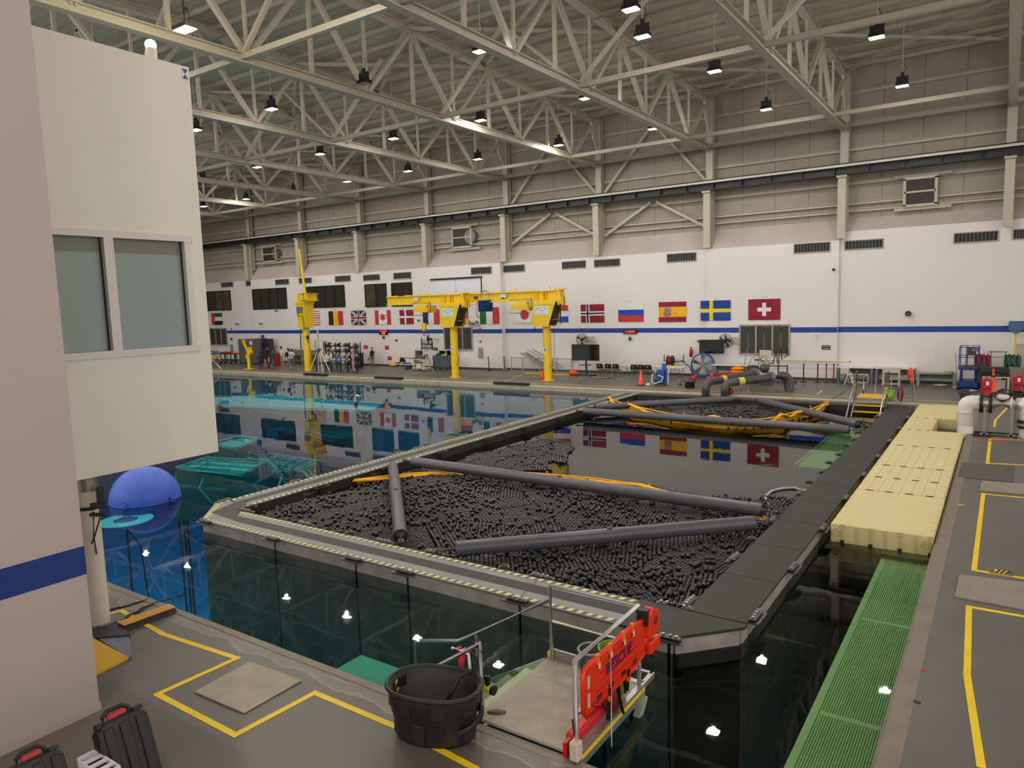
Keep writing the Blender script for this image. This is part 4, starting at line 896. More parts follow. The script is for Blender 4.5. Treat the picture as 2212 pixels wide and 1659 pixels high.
m = MB(); m.box((bx_+.02, 8.03, 1.02), (.14, .1, .2), .2); SB(m, 'head_strap', black); m = MB(); m.tube([(bx_+.06, 8.05, .6), (bx_+.1, 8.1, .48), (bx_+.1, 8.25, .45), (bx_+.08, 8.3, .6)], .02, 6); SB(m, 'head_strap', black)
for yy, z1_ in ((7.02, .18), (7.52, .3)):
    m = MB(); m.bar((bx_+.05, yy, zb+.1), (bx_+.04, yy-.02, z1_), .05, .012); SB(m, 'hanging_strap', black); m = MB(); m.box((bx_+.055, yy, zb-.02), (.03, .06, .06)); SB(m, 'hanging_buckle', M('strap_orange', (240, 110, 30)))
m = MB(); m.tube([A(6.52, .62), (bx_+.07, 6.65, .55), (bx_+.07, 6.75, .5), A(6.78, .48)], .018, 6); SB(m, 'loop_strap', M('strap_dark_red', (170, 28, 20), .5))
m = MB(); m.tube([(bx_+.06, 7.05, 1.1), (bx_+.07, 7.03, .5), (bx_+.07, 7.02, -.15)], .006, 5); SB(m, 'cord', white)
t = thing('rescue_tube', 'red lifeguard rescue tube lying on the landing floor under the spine board', 'rescue tube', (x1-.12, 6.9, .06))
m = MB(); m.prism([(-.07, -.38, 0), (.07, -.38, 0), (.07, .55, 0), (-.07, .55, 0)], (0, 0, .13)); m.build('foam_tube', M('foam_red', (206, 24, 44), .45), t, bevel=.03, seg=2)
m = MB(); m.tube([(0, .5, .12), (.02, .7, .2), (0, .8, .1)], .012, 6); m.build('tow_line', black, t)
t = thing('ring_buoy', 'pink red foam ring leaning behind the spine board on the steps', 'life ring', (x1-.2, 7.35, .06))
m = MB(); m.ring((0, 0, .32), .24, .075, ax=(1, .25, 0), n=30, k=10); m.build('foam_ring', M('foam_pink', (214, 36, 92), .5), t)
t = thing('throw_bag', 'dark red throw bag with straps hanging under the spine board', 'bag', (x1-.0, 7.32, .1))
m = MB(); m.sphere((0, 0, .2), .17, 14, 10, (.6, 1, 1.25)); m.build('bag_body', M('bag_maroon', (120, 14, 26), .6, bump=.6, bs=14), t)
m = MB(); m.tube([(.1, -.05, .4), (.12, 0, .1), (.1, .1, -.05)], .02, 6); m.tube([(.1, .12, .4), (.12, .12, .2)], .015, 6); m.build('bag_strap', black, t)
t = thing('green_bin', 'lime green plastic bin standing at the corner of the pool steps behind the red board', 'bin', (x1-.22, 7.82, .055))
m = MB(); m.lathe([(0, 0), (.15, 0), (.19, .55), (.2, .55), (.2, .57), (.18, .57), (.145, .03), (0, .03)], (0, 0, 0), 28); m.build('bin_body', M('lime', (118, 190, 26), .45), t)
m = MB(); m.ring((0, 0, .57), .19, .012, n=28); m.build('bin_rim', M('lime_rim', (134, 204, 40), .4), t)
t = thing('waste_basket', 'dark basket with a pale rim standing on the pool steps behind the side rail', 'basket', (x1-.5, 7.75, .06))
m = MB(); m.lathe([(0, 0), (.13, 0), (.17, .5), (.155, .5), (.12, .03), (0, .03)], (0, 0, 0), 24); m.build('basket_body', dgrey, t)
m = MB(); m.ring((0, 0, .5), .17, .018, n=26); m.build('basket_rim', M('rim_grey', (150, 154, 158), .4), t)
# red cloth, white hook and yellow torch on the near rail
t = thing('rail_hook', 'white bent pipe hook with a red cloth tied to the near rail by the tub', 'hook', (-5.42, 6.54, .7))
m = MB(); m.tube([(-.1, 0, .06), (.0, 0, .08), (.16, 0, .05), (.17, 0, -.18), (.3, 0, -.19)], .02, 8); m.build('hook_pipe', white, t)
m = MB(); m.tube([(.02, 0, .1), (.03, .03, 0), (.02, .0, -.18)], [.03, .045, .035], 8); m.build('red_cloth', M('cloth_red', (196, 50, 56), .8), t)
t = thing('dive_torch', 'yellow and black torch hanging from the near rail post beside the tub', 'torch', (-4.97, 6.52, .4))
m = MB(); m.cyl((-.05, 0, .0), (.06, 0, 0), .05, 14); m.build('torch_head', M('torch_yellow', (226, 234, 40), .4), t)
m = MB(); m.cyl((.06, 0, 0), (.1, 0, 0), .058, 14); m.box((0, 0, .1), (.05, .05, .12)); m.build('torch_grip', black, t)
m = MB(); m.tube([(0, 0, .16), (-.03, .0, .4), (-.25, .02, .55)], .006, 5); m.build('torch_cord', black, t)
m = MB(); m.sphere((0, 0, .02), .12, 14, 8, (1, .42, .14)); o = m.build('paddle_blade', M('fin_brown', (84, 74, 70), .5)); o.location = (-4.93, 6.62, .05); o.rotation_euler = (0, 0, .5); tag(o, 'brown rubber flap at the foot of the near rail post', 'flap')

# ------------------------------------------------------------------ black stock tub
t = thing('stock_tub', 'black oval rubber stock tank holding hoses on the near deck beside the pool steps', 'tub', (-5.36, 6.0, .0), math.radians(17))
def oval(a, b, n=44, e=2.4):
    return [((abs(math.cos(2*PI*i/n))**(2/e))*a*(1 if math.cos(2*PI*i/n) >= 0 else -1), (abs(math.sin(2*PI*i/n))**(2/e))*b*(1 if math.sin(2*PI*i/n) >= 0 else -1)) for i in range(n)]
tubm = M('tub_rubber', (34, 31, 30), .5, var=.18, vs=6, bump=.15, bs=25)
def shell(prof, mb):
    n = 44; vs = []
    for s_, z_ in prof: vs += [(x, y, z_) for x, y in oval(.58*s_, .4*s_)]
    mb.add(vs, [(j*n+i, j*n+(i+1) % n, (j+1)*n+(i+1) % n, (j+1)*n+i) for j in range(len(prof)-1) for i in range(n)], 0, True)
m = MB(); shell([(.0, .0), (.80, 0), (.83, .05), (.86, .27), (.875, .285), (.9, .3), (.915, .4), (.94, .42), (.955, .585), (.95, .6), (.91, .6), (.9, .44), (.855, .425), (.84, .3), (.8, .29), (.77, .05), (0, .05)], m); m.build('tub_shell', tubm, t)
m = MB(); m.tube([(x, y, .6) for x, y in oval(.565, .388)], .026, 10, closed=True); m.build('tub_rim', tubm, t)
m = MB()
for a in (200, 245, 290, 335, 25, 160):
    m = MB(); a = math.radians(a); c = (.54*math.cos(a), .375*math.sin(a)); m.box((c[0], c[1], .47), (.17, .05, .2), math.atan2(.6*math.sin(a), .4*math.cos(a))+PI/2); m.build('wall_rib', tubm, t, bevel=.012)
for a in (215, 262, 310, 340): m = MB(); a = math.radians(a); m.box((.485*math.cos(a), .335*math.sin(a), .15), (.15, .05, .24), math.atan2(.6*math.sin(a), .4*math.cos(a))+PI/2); m.build('wall_rib', tubm, t, bevel=.012)
m = MB()
for k in range(3): m.box((-.5+.015*k, .02-.005*k, .54-.09*k), (.012, .07, .035), .15, ry=0)
m.build('warning_label', M('label_yellow', (196, 172, 30), .5), t)
for j in range(1): m = MB(); m.bx(-.36, .36, -.24, .24, .06, .065); m.build('tub_water', M('tub_water', (16, 18, 20), .06, spec=.8), t)
hm = M('hose_black', (20, 20, 21), .4)
t2 = thing('coiled_hose', 'black hose coiled inside the oval tub and led over its rim', 'hose', (-5.2, 6.05, .1))
m = MB(); P = []
for i in range(60): a = i/60*2*PI*2.2; P.append((.2+.22*math.cos(a), .02+.2*math.sin(a), .03+.12*(1+math.sin(a*1.0+.4))*.8+.05*i/60))
m.tube(P, .026, 8); m.tube([(.02, .0, .02), (-.02, .02, .3), (.02, .2, .52), (.12, .42, .56), (.05, .5, .62), (-.08, .52, .66)], .022, 8); m.build('hose_body', hm, t2)
m = MB(); m.cyl((-.1, .52, .64), (-.16, .52, .68), .03, 8); m.build('hose_fitting', steel, t2)
# ------------------------------------------------------------------ flags
fl = {k: M('cloth_'+k, c, .75) for k, c in dict(red=(176, 22, 42), crimson=(140, 20, 44), white=(224, 222, 222), blue=(24, 62, 150), navy=(24, 28, 70), green=(12, 98, 58), black=(20, 20, 20), gold=(238, 178, 10), yellow=(232, 206, 20), royal=(36, 70, 190), brown=(120, 60, 60)).items()}
FK = list(fl)
def cross(u, v, w, h, cx=.36): return abs(u*1.5-cx*1.5) < w or abs(v-.5) < h
def f_uae(u, v): return 'red' if u < .3 else ('green' if v > .67 else 'white' if v > .33 else 'black')
def f_usa(u, v): return 'navy' if (u < .4 and v > .46) else ('red' if int((1-v)*13) % 2 == 0 else 'white')
def tri(a, b, c): return lambda u, v: a if u < 1/3 else b if u < 2/3 else c
def hor(a, b, c): return lambda u, v: a if v > 2/3 else b if v > 1/3 else c
def f_uk(u, v):
    x, y = (u-.5)*1.5, v-.5
    if abs(x) < .07 or abs(y) < .07: return 'crimson'
    if abs(x) < .12 or abs(y) < .12: return 'white'
    d = min(abs(x*.5/.75-y), abs(x*.5/.75+y))
    return 'crimson' if d < .03 else 'white' if d < .1 else 'navy'
def f_can(u, v):
    if u < .25 or u > .75: return 'red'
    x, y = abs(u-.5)*1.5, v-.5
    r_ = (.3 if y > 0 else .22); a = math.atan2(y, x)
    rad = .16+.13*abs(math.cos(3.2*(a-PI/2)))**1.5
    return 'red' if (math.hypot(x, y) < rad and y > -.2) or (x < .018 and -.33 < y < 0) else 'white'
def f_den(u, v): return 'white' if cross(u, v, .075, .075) else 'crimson'
def f_nor(u, v): return 'navy' if cross(u, v, .055, .055, .3) else 'white' if cross(u, v, .12, .12, .3) else 'crimson'
def f_swe(u, v): return 'yellow' if cross(u, v, .09, .09, .36) else 'blue'
def f_jap(u, v): return 'red' if math.hypot((u-.5)*1.45, v-.5) < .3 else 'white'
def f_sui(u, v):
    x, y = abs(u-.5)*1.5, abs(v-.5); return 'white' if (x < .1 and y < .31) or (y < .1 and x < .31) else 'crimson'
def f_spa(u, v):
    if v > .75 or v < .25: return 'crimson'
    if .2 < u < .46 and .28 < v < .72:
        return 'brown' if (int(u*40)*7+int(v*30)*5) % 4 else 'white'
    return 'gold'
FL = [('United Arab Emirates', 456.6, 676, 482, 702, f_uae, 'flag with a red hoist band and green white and black stripes, leftmost'),
 ('United States', 657, 672, 692.4, 702, f_usa, 'red and white striped flag half hidden behind the leftmost yellow crane'),
 ('Belgium', 709.8, 672, 742.2, 702, tri('black', 'gold', 'red'), 'black, yellow and red upright striped flag on the far wall'),
 ('United Kingdom', 758, 671, 792.3, 702, f_uk, 'blue flag with red and white crosses on the far wall'),
 ('Canada', 810, 670, 845.4, 701, f_can, 'red and white flag with a red leaf on the far wall'),
 ('Denmark', 863.4, 669.3, 899.8, 700, f_den, 'dark red flag with a plain white cross on the far wall'),
 ('France', 913, 668, 950.6, 700.7, tri('navy', 'white', 'red'), 'blue, white and red upright striped flag on the far wall'),
 ('Germany', 972, 666.5, 1012.3, 700, hor('black', 'red', 'gold'), 'black, red and gold striped flag mostly hidden behind crane A'),
 ('Italy', 1036.4, 664, 1079.3, 699.8, tri('green', 'white', 'red'), 'green, white and red upright striped flag behind the hanging blue bucket'),
 ('Japan', 1110.7, 661, 1156.5, 698, f_jap, 'white flag with a red disc on the far wall'),
 ('Netherlands', 1180, 659.6, 1228, 696, hor('red', 'white', 'royal'), 'red, white and blue level striped flag partly hidden behind crane B'),
 ('Norway', 1254.6, 657.5, 1305.9, 696.6, f_nor, 'dark red flag with a blue cross edged in white'),
 ('Russia', 1335.7, 655.7, 1390.7, 694.8, hor('white', 'royal', 'red'), 'white, blue and red level striped flag above the red clock'),
 ('Spain', 1423, 652, 1482.7, 695.5, f_spa, 'red and yellow striped flag with a small crest'),
 ('Sweden', 1513.4, 649, 1578.3, 692.6, f_swe, 'blue flag with a yellow cross'),
 ('Switzerland', 1616.7, 645.8, 1685.6, 691, f_sui, 'dark red flag with a short white cross, rightmost on the wall')]
capm = M('caption_black', (30, 30, 30), .6); capw = M('caption_white', (232, 230, 228), .6)
for nme, a, b, c, d, fn, lab in FL:
    x0, x1, z0, z1, Yd = rect(a, b, c, d); NX, NZ = 66, 44; m = MB(); vs = []; ph = random.random()*6
    for j in range(NZ+1):
        for i in range(NX+1):
            u, v = i/NX, j/NZ; wv = .012*math.sin(9*v+3*u+ph)+.014*math.sin(14*u+2.5*math.sin(4*v+ph))*(1-v*.5)
            vs.append((x0+(x1-x0)*u, Yd-.045+wv, z0+(z1-z0)*v))
    m.add(vs, [], 0)
    for j in range(NZ):
        for i in range(NX): m.f.append([j*(NX+1)+i, j*(NX+1)+i+1, (j+1)*(NX+1)+i+1, (j+1)*(NX+1)+i]); m.m.append(FK.index(fn((i+.5)/NX, (j+.5)/NZ))); m.sm.append(True)
    o = m.build('flag', [fl[k] for k in FK], origin=True); tag(o, lab, 'flag')
    if a > 700 or a < 500:
        zc = z1+.13 if a > 500 else z0-.12
        t = thing('caption_plate', 'tiny white caption plate reading %s beside its flag' % nme, 'caption', ((x0+x1)/2, Yd, zc))
        m = MB(); wd_ = .06*len(nme)+.05; m.bx(-wd_/2, wd_/2, -.012, 0, -.05, .05); m.build('plate', capw, t); text(nme, 'caption_text', .09, capm, t, (0, -.014, 0), FACE_Y)
# ------------------------------------------------------------------ red LED clocks and wall signs
def clock(px, py, w_, h_, s, lab, two=None):
    x0, x1, z0, z1, Yd = rect(px-w_/2, py-h_/2, px+w_/2, py+h_/2); t = thing('digital_clock', lab, 'clock', ((x0+x1)/2, Yd, z0))
    m = MB(); m.bx(x0, x1, Yd-.1, Yd, z0, z1); m.build('clock_case', M('clock_case', (40, 10, 12), .3), t, True)
    led = M('led_red', (255, 40, 60), .4, emit=(255, 40, 60), es=3.); led2 = M('led_amber', (255, 150, 30), .4, emit=(255, 150, 30), es=3.)
    hh = (z1-z0); W_ = x1-x0
    text(s, 'clock_digits', hh*(.7 if not two else .5), led, t, Vector(((x0+x1)/2, Yd-.102, z0+hh*(.5 if not two else .68)))-t.location, FACE_Y, sx=W_*.88/(len(s)*.5*hh*(.7 if not two else .5)))
    if two: text(two, 'clock_line', hh*.38, led2, t, Vector(((x0+x1)/2, Yd-.102, z0+hh*.24))-t.location, FACE_Y)
clock(1362, 716.5, 29, 9, '11:38:05', 'red digital clock reading 11:38:05 on the blue stripe right of centre')
clock(829.5, 717.5, 18.5, 10.5, '113805', 'small red digital clock left of centre on the blue stripe', '11 14')
def sign(px, py, w_, h_, lines, col, tcol, lab, nm='wall_sign'):
    x0, x1, z0, z1, Yd = rect(px-w_/2, py-h_/2, px+w_/2, py+h_/2); t = thing(nm, lab, 'sign', ((x0+x1)/2, Yd, z0))
    m = MB(); m.bx(x0, x1, Yd-.02, Yd, z0, z1); m.build('sign_plate', col, t, True); n = len(lines); hh = (z1-z0)/n
    for i, s in enumerate(lines): text(s, 'sign_text', hh*.75, tcol, t, Vector(((x0+x1)/2, Yd-.022, z1-hh*(i+.5)))-t.location, FACE_Y, sx=min(1.2, (x1-x0)*.9/(len(s)*.62*hh*.75)))
sg = M('sign_green', (22, 48, 34), .5); sw = M('sign_letter', (214, 220, 190), .5)
sign(1784.5, 750.5, 19, 9.5, ['FLOOR LOAD', '125 PSF MAX'], sg, sw, 'dark green floor load sign on the wall near the corner')
sign(941.5, 754, 10, 7, ['FLOOR LOAD', '125 PSF'], sg, sw, 'small dark green sign left of crane A')
sign(842, 774, 8.5, 8, ['+'], red, white, 'red square box sign on the wall between the navy group and crane A')
sign(790, 749.8, 9, 8, ['+'], red, white, 'red box on the wall left of the man with the camera')
sign(836, 751, 8.5, 8, ['+'], red, white, 'red box on the wall right of the man with the camera')
sign(856.5, 735.5, 5, 4.5, ['!'], M('sign_maroon', (120, 20, 24), .5), white, 'small dark red alarm sign above the black chairs')
sign(1037.5, 711, 4.5, 4.5, [' '], red, white, 'small red alarm box just above the blue stripe behind the booms')
sign(1038, 738, 4, 4, [' '], M('sign_maroon', (120, 20, 24), .5), white, 'small maroon call point above the grey panel')
sign(1508, 737, 4, 5.5, [' '], red, white, 'small red alarm beside the wall television')
sign(500.2, 711, 2.8, 3.6, [' '], red, white, 'small red alarm box at the far left above the stripe')
sign(637.5, 752.5, 7, 3, ['NOTICE'], white, capm, 'tiny white notice strip left of the leftmost crane')
sign(678.5, 747.5, 5.5, 8, ['SA', 'AR'], white, capm, 'small black lettered sign right of the leftmost crane')
def wallbox(px, py, w_, h_, dep, mat, nm, lab, cat):
    x0, x1, z0, z1, Yd = rect(px-w_/2, py-h_/2, px+w_/2, py+h_/2); t = thing(nm, lab, cat, ((x0+x1)/2, Yd, z0))
    m = MB(); m.bx(x0, x1, Yd-dep, Yd, z0, z1); m.build('box_body', mat, t, True, bevel=.02)
    m = MB(); m.bx(x0+.06*(x1-x0), x1-.06*(x1-x0), Yd-dep-.015, Yd-dep, z0+.05*(z1-z0), z1-.05*(z1-z0)); m.build('box_door', mat, t, True)
    m = MB(); m.box(((x0+x1)/2+.2*(x1-x0), Yd-dep-.03, (z0+z1)/2), (.04, .03, .1)); m.build('box_latch', dgrey, t, True)
wallbox(1039, 761.7, 10, 21.5, .12, M('panel_grey', (150, 152, 152), .45), 'breaker_panel', 'grey electrical panel on the wall right of crane A', 'panel')
wallbox(502, 752, 6.5, 15, .12, M('panel_grey2', (140, 140, 138), .45), 'breaker_panel', 'grey electrical panel on the wall right of the leftmost louvre', 'panel')
wallbox(1362, 731.5, 5, 7, .15, dgrey, 'wall_speaker', 'small dark wall speaker below the right red clock', 'speaker')
wallbox(569.5, 727, 4, 7, .2, dgrey, 'wall_speaker', 'small dark wall speaker above the grey cabinet at the left', 'speaker')
wallbox(501, 732, 3, 4, .15, dgrey, 'wall_speaker', 'tiny dark wall speaker right of the leftmost louvre', 'speaker')
wallbox(830, 729, 3.5, 5.5, .15, dgrey, 'wall_speaker', 'small dark wall speaker under the left red clock', 'speaker')
def round_wall(px, py, r_, mat, nm, lab, cat, dep=.25):
    Yd = wy(GY(px, py, WF).x); c = GY(px, py, Yd); R_ = r_*(GY(px, py, Yd)-Vector((0, 0, CAMH))).dot(CF)/FPX
    t = thing(nm, lab, cat, (c.x, Yd, c.z)); m = MB(); m.lathe([(R_*.3, 0), (R_*.35, dep*.3), (R_*.6, dep*.7), (R_, dep), (R_*.92, dep), (R_*.4, dep*.5), (0, dep*.5)], (0, 0, 0), 20, ax=(0, -1, 0)); m.build('horn', mat, t)
    m = MB(); m.sphere((0, -dep*.6, 0), R_*.25, 10, 6); m.build('horn_core', M('horn_tip', (210, 205, 200), .4), t)
round_wall(1963, 677.5, 6.3, M('horn_grey', (70, 66, 60), .5), 'horn_speaker', 'round dark horn speaker on the blank right wall', 'speaker')
round_wall(1802.5, 583, 3.2, M('horn_grey', (70, 66, 60), .5), 'wall_camera', 'small round camera high on the wall left of the corner', 'camera')
round_wall(1762.5, 725, 4.2, M('dome_white', (220, 214, 208), .5), 'dome_light', 'round white dome on the wall just under the blue stripe near the corner', 'dome', .12)
for i, (px, py, wh) in enumerate(((515.5, 699.8, 'at the far left above the stripe'), (567, 699, 'between the second dark window and the stripe'), (600.5, 671.5, 'right under the second dark window'), (908.5, 692, 'left of the blue, white and red upright flag'))):
    round_wall(px, py, 2.6, M('lamp_grey', (110, 110, 108), .4), 'wall_light', 'small wall light fixture '+wh, 'light', .3)
t = thing('twin_horn', 'pair of grey spot horns on the wall left of the green, white and red flag', 'speaker', tuple(GY(1028, 699, WF-.55)))
for s in (-1, 1): m = MB(); m.lathe([(.05, 0), (.07, .2), (.2, .34), (.2, .38), (.12, .3), (0, .25)], (s*.18, 0, 0), 16, ax=(s*.5, -1, .1)); m.build('horn', galv, t)
m = MB(); m.box((0, -.05, 0), (.3, .1, .12)); m.build('horn_bracket', grey, t)
# ------------------------------------------------------------------ wall fans, televisions
wire = M('wire_grey', (70, 70, 72), .4, .5); bladem = M('fan_blade', (36, 34, 34), .5)
def wallfan(px, py, rpx, Y, ax, lab, nb=3, arm=True):
    c = GY(px, py, Y); R_ = rpx*(c-Vector((0, 0, CAMH))).dot(CF)/FPX; t = thing('wall_fan', lab, 'fan', tuple(c)); ax = Vector(ax).normalized(); u, v = frame(ax)
    m = MB()
    for rr, dz in ((1., 0), (.8, .06), (.6, .08), (.4, .09)): m.ring(ax*dz*R_*1.5, R_*rr, .012, ax=ax, n=28, k=5)
    m.ring(-ax*.12, R_*.98, .012, ax=ax, n=28, k=5)
    for i in range(20):
        a = 2*PI*i/20; q = (u*math.cos(a)+v*math.sin(a)); m.tube([q*R_, q*R_*.7+ax*.07*R_*1.5, q*R_*.15+ax*.1*R_*1.5], .007, 4); m.tube([q*R_, q*R_*.9-ax*.12], .007, 4)
    m.build('fan_guard', wire, t)
    for i in range(nb):
        a = 2*PI*i/nb+.5; q = u*math.cos(a)+v*math.sin(a); w_ = ax.cross(q)
        m = MB(); m.prism([q*R_*.12-w_*.05*R_, q*R_*.85-w_*.22*R_+ax*.04, q*R_*.9+w_*.16*R_-ax*.04, q*R_*.12+w_*.06*R_], ax*.012); m.build('fan_blade', bladem, t)
    m = MB(); m.cyl(-ax*.3, ax*.06, .1, 14); m.build('fan_motor', black, t)
    if arm: m = MB(); m.bar(-ax*.2, (.25, WF-.3-c.y, -.05), .07); m.box((.3, WF-.3-c.y, 0), (.7, .03, .4)); m.build('fan_arm', steelpaint, t)
    return t
wallfan(1257, 733.5, 12.6, 43.5, (.35, -1, -.05), 'round wall fan with three black blades above the big black screen')
wallfan(1567, 737, 15.5, 43.3, (-.15, -1, -.3), 'round wall fan overlapping the wall television', 5)
wallfan(925.5, 733.5, 12.0, 42.9, (-1., -.55, -.1), 'wall fan turned to the left beside the bright tilted screen')
wallfan(703.5, 748, 11, 41.5, (-.3, -1, 0), 'round caged fan behind the group at the leftmost crane', 3, False)
t = thing('fan_stand', 'tall dark tube frame standing left of the caged fan', 'frame', tuple(GZ(692, 794))); x = GZ(692, 794); 
m = MB(); m.tube([(-.45, 0, 0), (-.45, 0, 2.3), (.55, 0, 2.25), (.62, 0, .0)], .035, 6); m.build('tube_frame', dgrey, t)
scr = M('screen_black', (6, 6, 8), .12, spec=.6)
def tv(px, py, w_, h_, Y, lab, stand=False, mat=scr, rz=0):
    x0, x1, z0, z1, Yd = rect(px-w_/2, py-h_/2, px+w_/2, py+h_/2, Y); t = thing('television', lab, 'television', ((x0+x1)/2, Y, z0 if not stand else 0), rz); W_ = x1-x0; zb_ = z0-t.location.z
    m = MB(); m.bx(-W_/2, W_/2, 0, .07, zb_, zb_+(z1-z0)); m.build('screen_case', black, t, bevel=.01)
    m = MB(); m.bx(-W_/2+.02, W_/2-.02, -.006, .0, zb_+.02, zb_+(z1-z0)-.02); m.build('screen', mat, t)
    if stand:
        m = MB(); m.bar((0, .12, 0), (0, .12, zb_+.3), .12, .08); m.bar((-.5, .1, .08), (.5, .1, .08), .08); m.bar((-.5, -.35, .06), (-.5, .5, .06), .07); m.bar((.5, -.35, .06), (.5, .5, .06), .07); m.box((0, 0, .75), (.7, .5, .04)); m.build('stand', dgrey, t)
        m = MB()
        for sx_ in (-.5, .5):
            for yy in (-.33, .48): m.cyl((sx_-.03, yy, .05), (sx_+.03, yy, .05), .05, 10)
        m.build('caster', black, t)
    elif rz: m = MB(); wv = Matrix.Rotation(-rz, 3, 'Z') @ Vector((.75, WF-.55-Y, 0)); zc_ = zb_+(z1-z0)/2; m.bar((0, .07, zc_), (wv.x, wv.y, zc_-.1), .08); m.bar((0, .07, zc_-.35), (wv.x, wv.y, zc_-.35), .06); m.bar((wv.x, wv.y, zc_-.5), (wv.x, wv.y, zc_+.2), .12); m.build('wall_arm', black, t)
    else: m = MB(); m.box((0, .25, zb_+(z1-z0)/2), (.3, .4, .25)); m.build('wall_mount', black, t)
    return t
tv(1264, 761.5, 60, 35, 42.0, 'big black screen on a rolling stand under the three bladed wall fan', True)
tv(1536.5, 748.5, 53, 29, 43.9, 'black television on the wall left of the louvred panel under the Swiss flag')
tv(910, 742.5, 15, 24, 43.4, 'bright blue tilted screen on an arm left of crane A', False, M('screen_blue', (90, 180, 225), .2, emit=(90, 180, 225), es=.7, var=.6, vs=3), -.9)
tv(954, 762.5, 12, 9.5, 43.6, 'black monitor above the grey cabinet, left of the two', False)
tv(969.5, 762.5, 11, 9.5, 43.6, 'black monitor above the grey cabinet, hidden partly by crane A', False)

# ------------------------------------------------------------------ yellow jib cranes
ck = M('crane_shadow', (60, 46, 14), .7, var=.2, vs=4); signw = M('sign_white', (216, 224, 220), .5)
def crane(px, py, letter, boomlen, lab, hz=3.45, trolley=-2.2, hook=-2.0, hookz=3.2):
    c = GZ(px, py); t = thing('jib_crane', lab, 'crane', tuple(c))
    m = MB(); m.cyl((0, 0, 0), (0, 0, hz+.3), .26, 28); m.build('post', yellow, t)
    m = MB(); m.cyl((0, 0, 0), (0, 0, .05), .42, 24); m.ring((0, 0, 1.62), .262, .01, n=28); m.build('base_flange', yellow, t)
    m = MB(); prof = [(-.62, hz), (.42, hz), (.98, hz+1.55), (-.68, hz+1.55)]
    for yy in (-.55, .5): m.prism([(x, yy, z_) for x, z_ in prof], (0, .05, 0))
    m.prism([(-.62, -.5, hz), (-.57, -.5, hz), (-.63, -.5, hz+1.55), (-.68, -.5, hz+1.55)], (0, 1., 0)); m.bx(-.66, 1.0, -.56, .56, hz+1.5, hz+1.62); m.bx(-.62, .42, -.54, .54, hz, hz+.06); m.bx(-.66, .98, -.585, -.55, hz+1.35, hz+1.5); m.build('head_plates', yellow, t)
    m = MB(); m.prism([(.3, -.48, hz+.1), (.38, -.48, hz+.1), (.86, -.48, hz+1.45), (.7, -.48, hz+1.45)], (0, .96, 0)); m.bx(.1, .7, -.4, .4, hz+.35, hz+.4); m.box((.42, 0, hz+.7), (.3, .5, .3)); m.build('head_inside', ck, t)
    zb_ = hz+1.62; zt_ = zb_+.62
    m = MB(); m.ibeam((-boomlen, 0, (zb_+zt_)/2), (1.0, 0, (zb_+zt_)/2), .34, zt_-zb_, .05); m.build('boom', yellow, t)
    for x in (-.1, .06, .95, -.62): m = MB(); m.bx(x, x+.03, -.2, .2, zb_, zt_); m.build('boom_web', yellow, t)
    m = MB(); m.prism([(.98, -.3, zb_-.3), (1.3, -.3, zb_-.3), (1.12, -.3, zt_+.05), (.98, -.3, zt_+.05)], (0, .6, 0)); m.bx(.7, 1.35, -.25, .25, zt_+.02, zt_+.08); m.build('boom_end', yellow, t)
    for i in range(4): m = MB(); x = -boomlen+.3+i*(boomlen/4.2); m.bx(x, x+.7, -.12, .12, zt_, zt_+.06); m.build('top_plate', yellow, t)
    for x in (-boomlen*.38, .3): m = MB(); m.cyl((x, 0, zt_), (x, 0, zt_+.12), .04, 8); m.ring((x, 0, zt_+.18), .07, .025, ax=(0, 1, 0), n=12); m.build('lifting_eye', yellow, t)
    m = MB(); m.bx(trolley-.75, trolley+.55, -.3, -.22, zb_-.55, zb_-.2); m.bx(trolley-.75, trolley+.55, .22, .3, zb_-.55, zb_-.2); m.bx(trolley-.5, trolley+.4, -.2, .2, zb_-.22, zb_-.05); m.box((trolley+.75, 0, zb_-.35), (.35, .5, .5)); m.build('trolley', yellow, t)
    m = MB(); a, b = trolley-.8, trolley+.7
    m.tube([(a, -.34, zb_+.1), (b, -.34, zb_+.1), (b, -.34, zb_-.75), (a, -.34, zb_-.75)], .02, 5)
    for i in range(5): x = a+(b-a)*i/4; m.tube([(x, -.34, zb_-.75), (x, -.34, zb_-.62)], .015, 5)
    m.tube([(b+.1, -.3, zb_+.2), (b+.2, -.32, zb_-.2), (b+.05, -.3, zb_-.6), (b+.25, -.2, zb_-.4)], .03, 6); m.build('trolley_guard', M('guard_dark', (60, 56, 40), .5), t)
    m = MB(); m.cyl((hook, 0, hookz+.55), (hook, 0, zb_-.2), .012, 6); m.cyl((hook+.08, 0, hookz+.55), (hook+.08, 0, zb_-.2), .012, 6); m.build('hoist_cable', dgrey, t)
    m = MB(); m.prism([(hook-.16, -.1, hookz+.55), (hook+.22, -.1, hookz+.55), (hook+.2, -.1, hookz+.15), (hook+.1, -.1, hookz), (hook-.04, -.1, hookz), (hook-.14, -.1, hookz+.15)], (0, .2, 0)); hb = m.build('hook_block', yellow, t, bevel=.02)
    m = MB(); m.tube([(hook+.03, 0, hookz), (hook+.03, 0, hookz-.12), (hook+.13, 0, hookz-.22), (hook+.05, 0, hookz-.34), (hook-.07, 0, hookz-.28), (hook-.08, 0, hookz-.2)], .03, 8); m.build('hook', black, hb)
    s = MB(); s.bx(-.5, .5, -.572, -.56, hz+.72, hz+1.3); so = s.build('sign_board', signw, t, bevel=.01); tx = M('sign_ink', (50, 66, 70), .5)
    for i, ch in enumerate('CRANE and HOIST'):
        a = (i-7)*.098
        if ch != ' ': text(ch, 'sign_letter', .12, tx, t, (.62*math.sin(a), -.574, hz+1.2+.62*(math.cos(a)-1)), (PI/2, a, 0), .001)
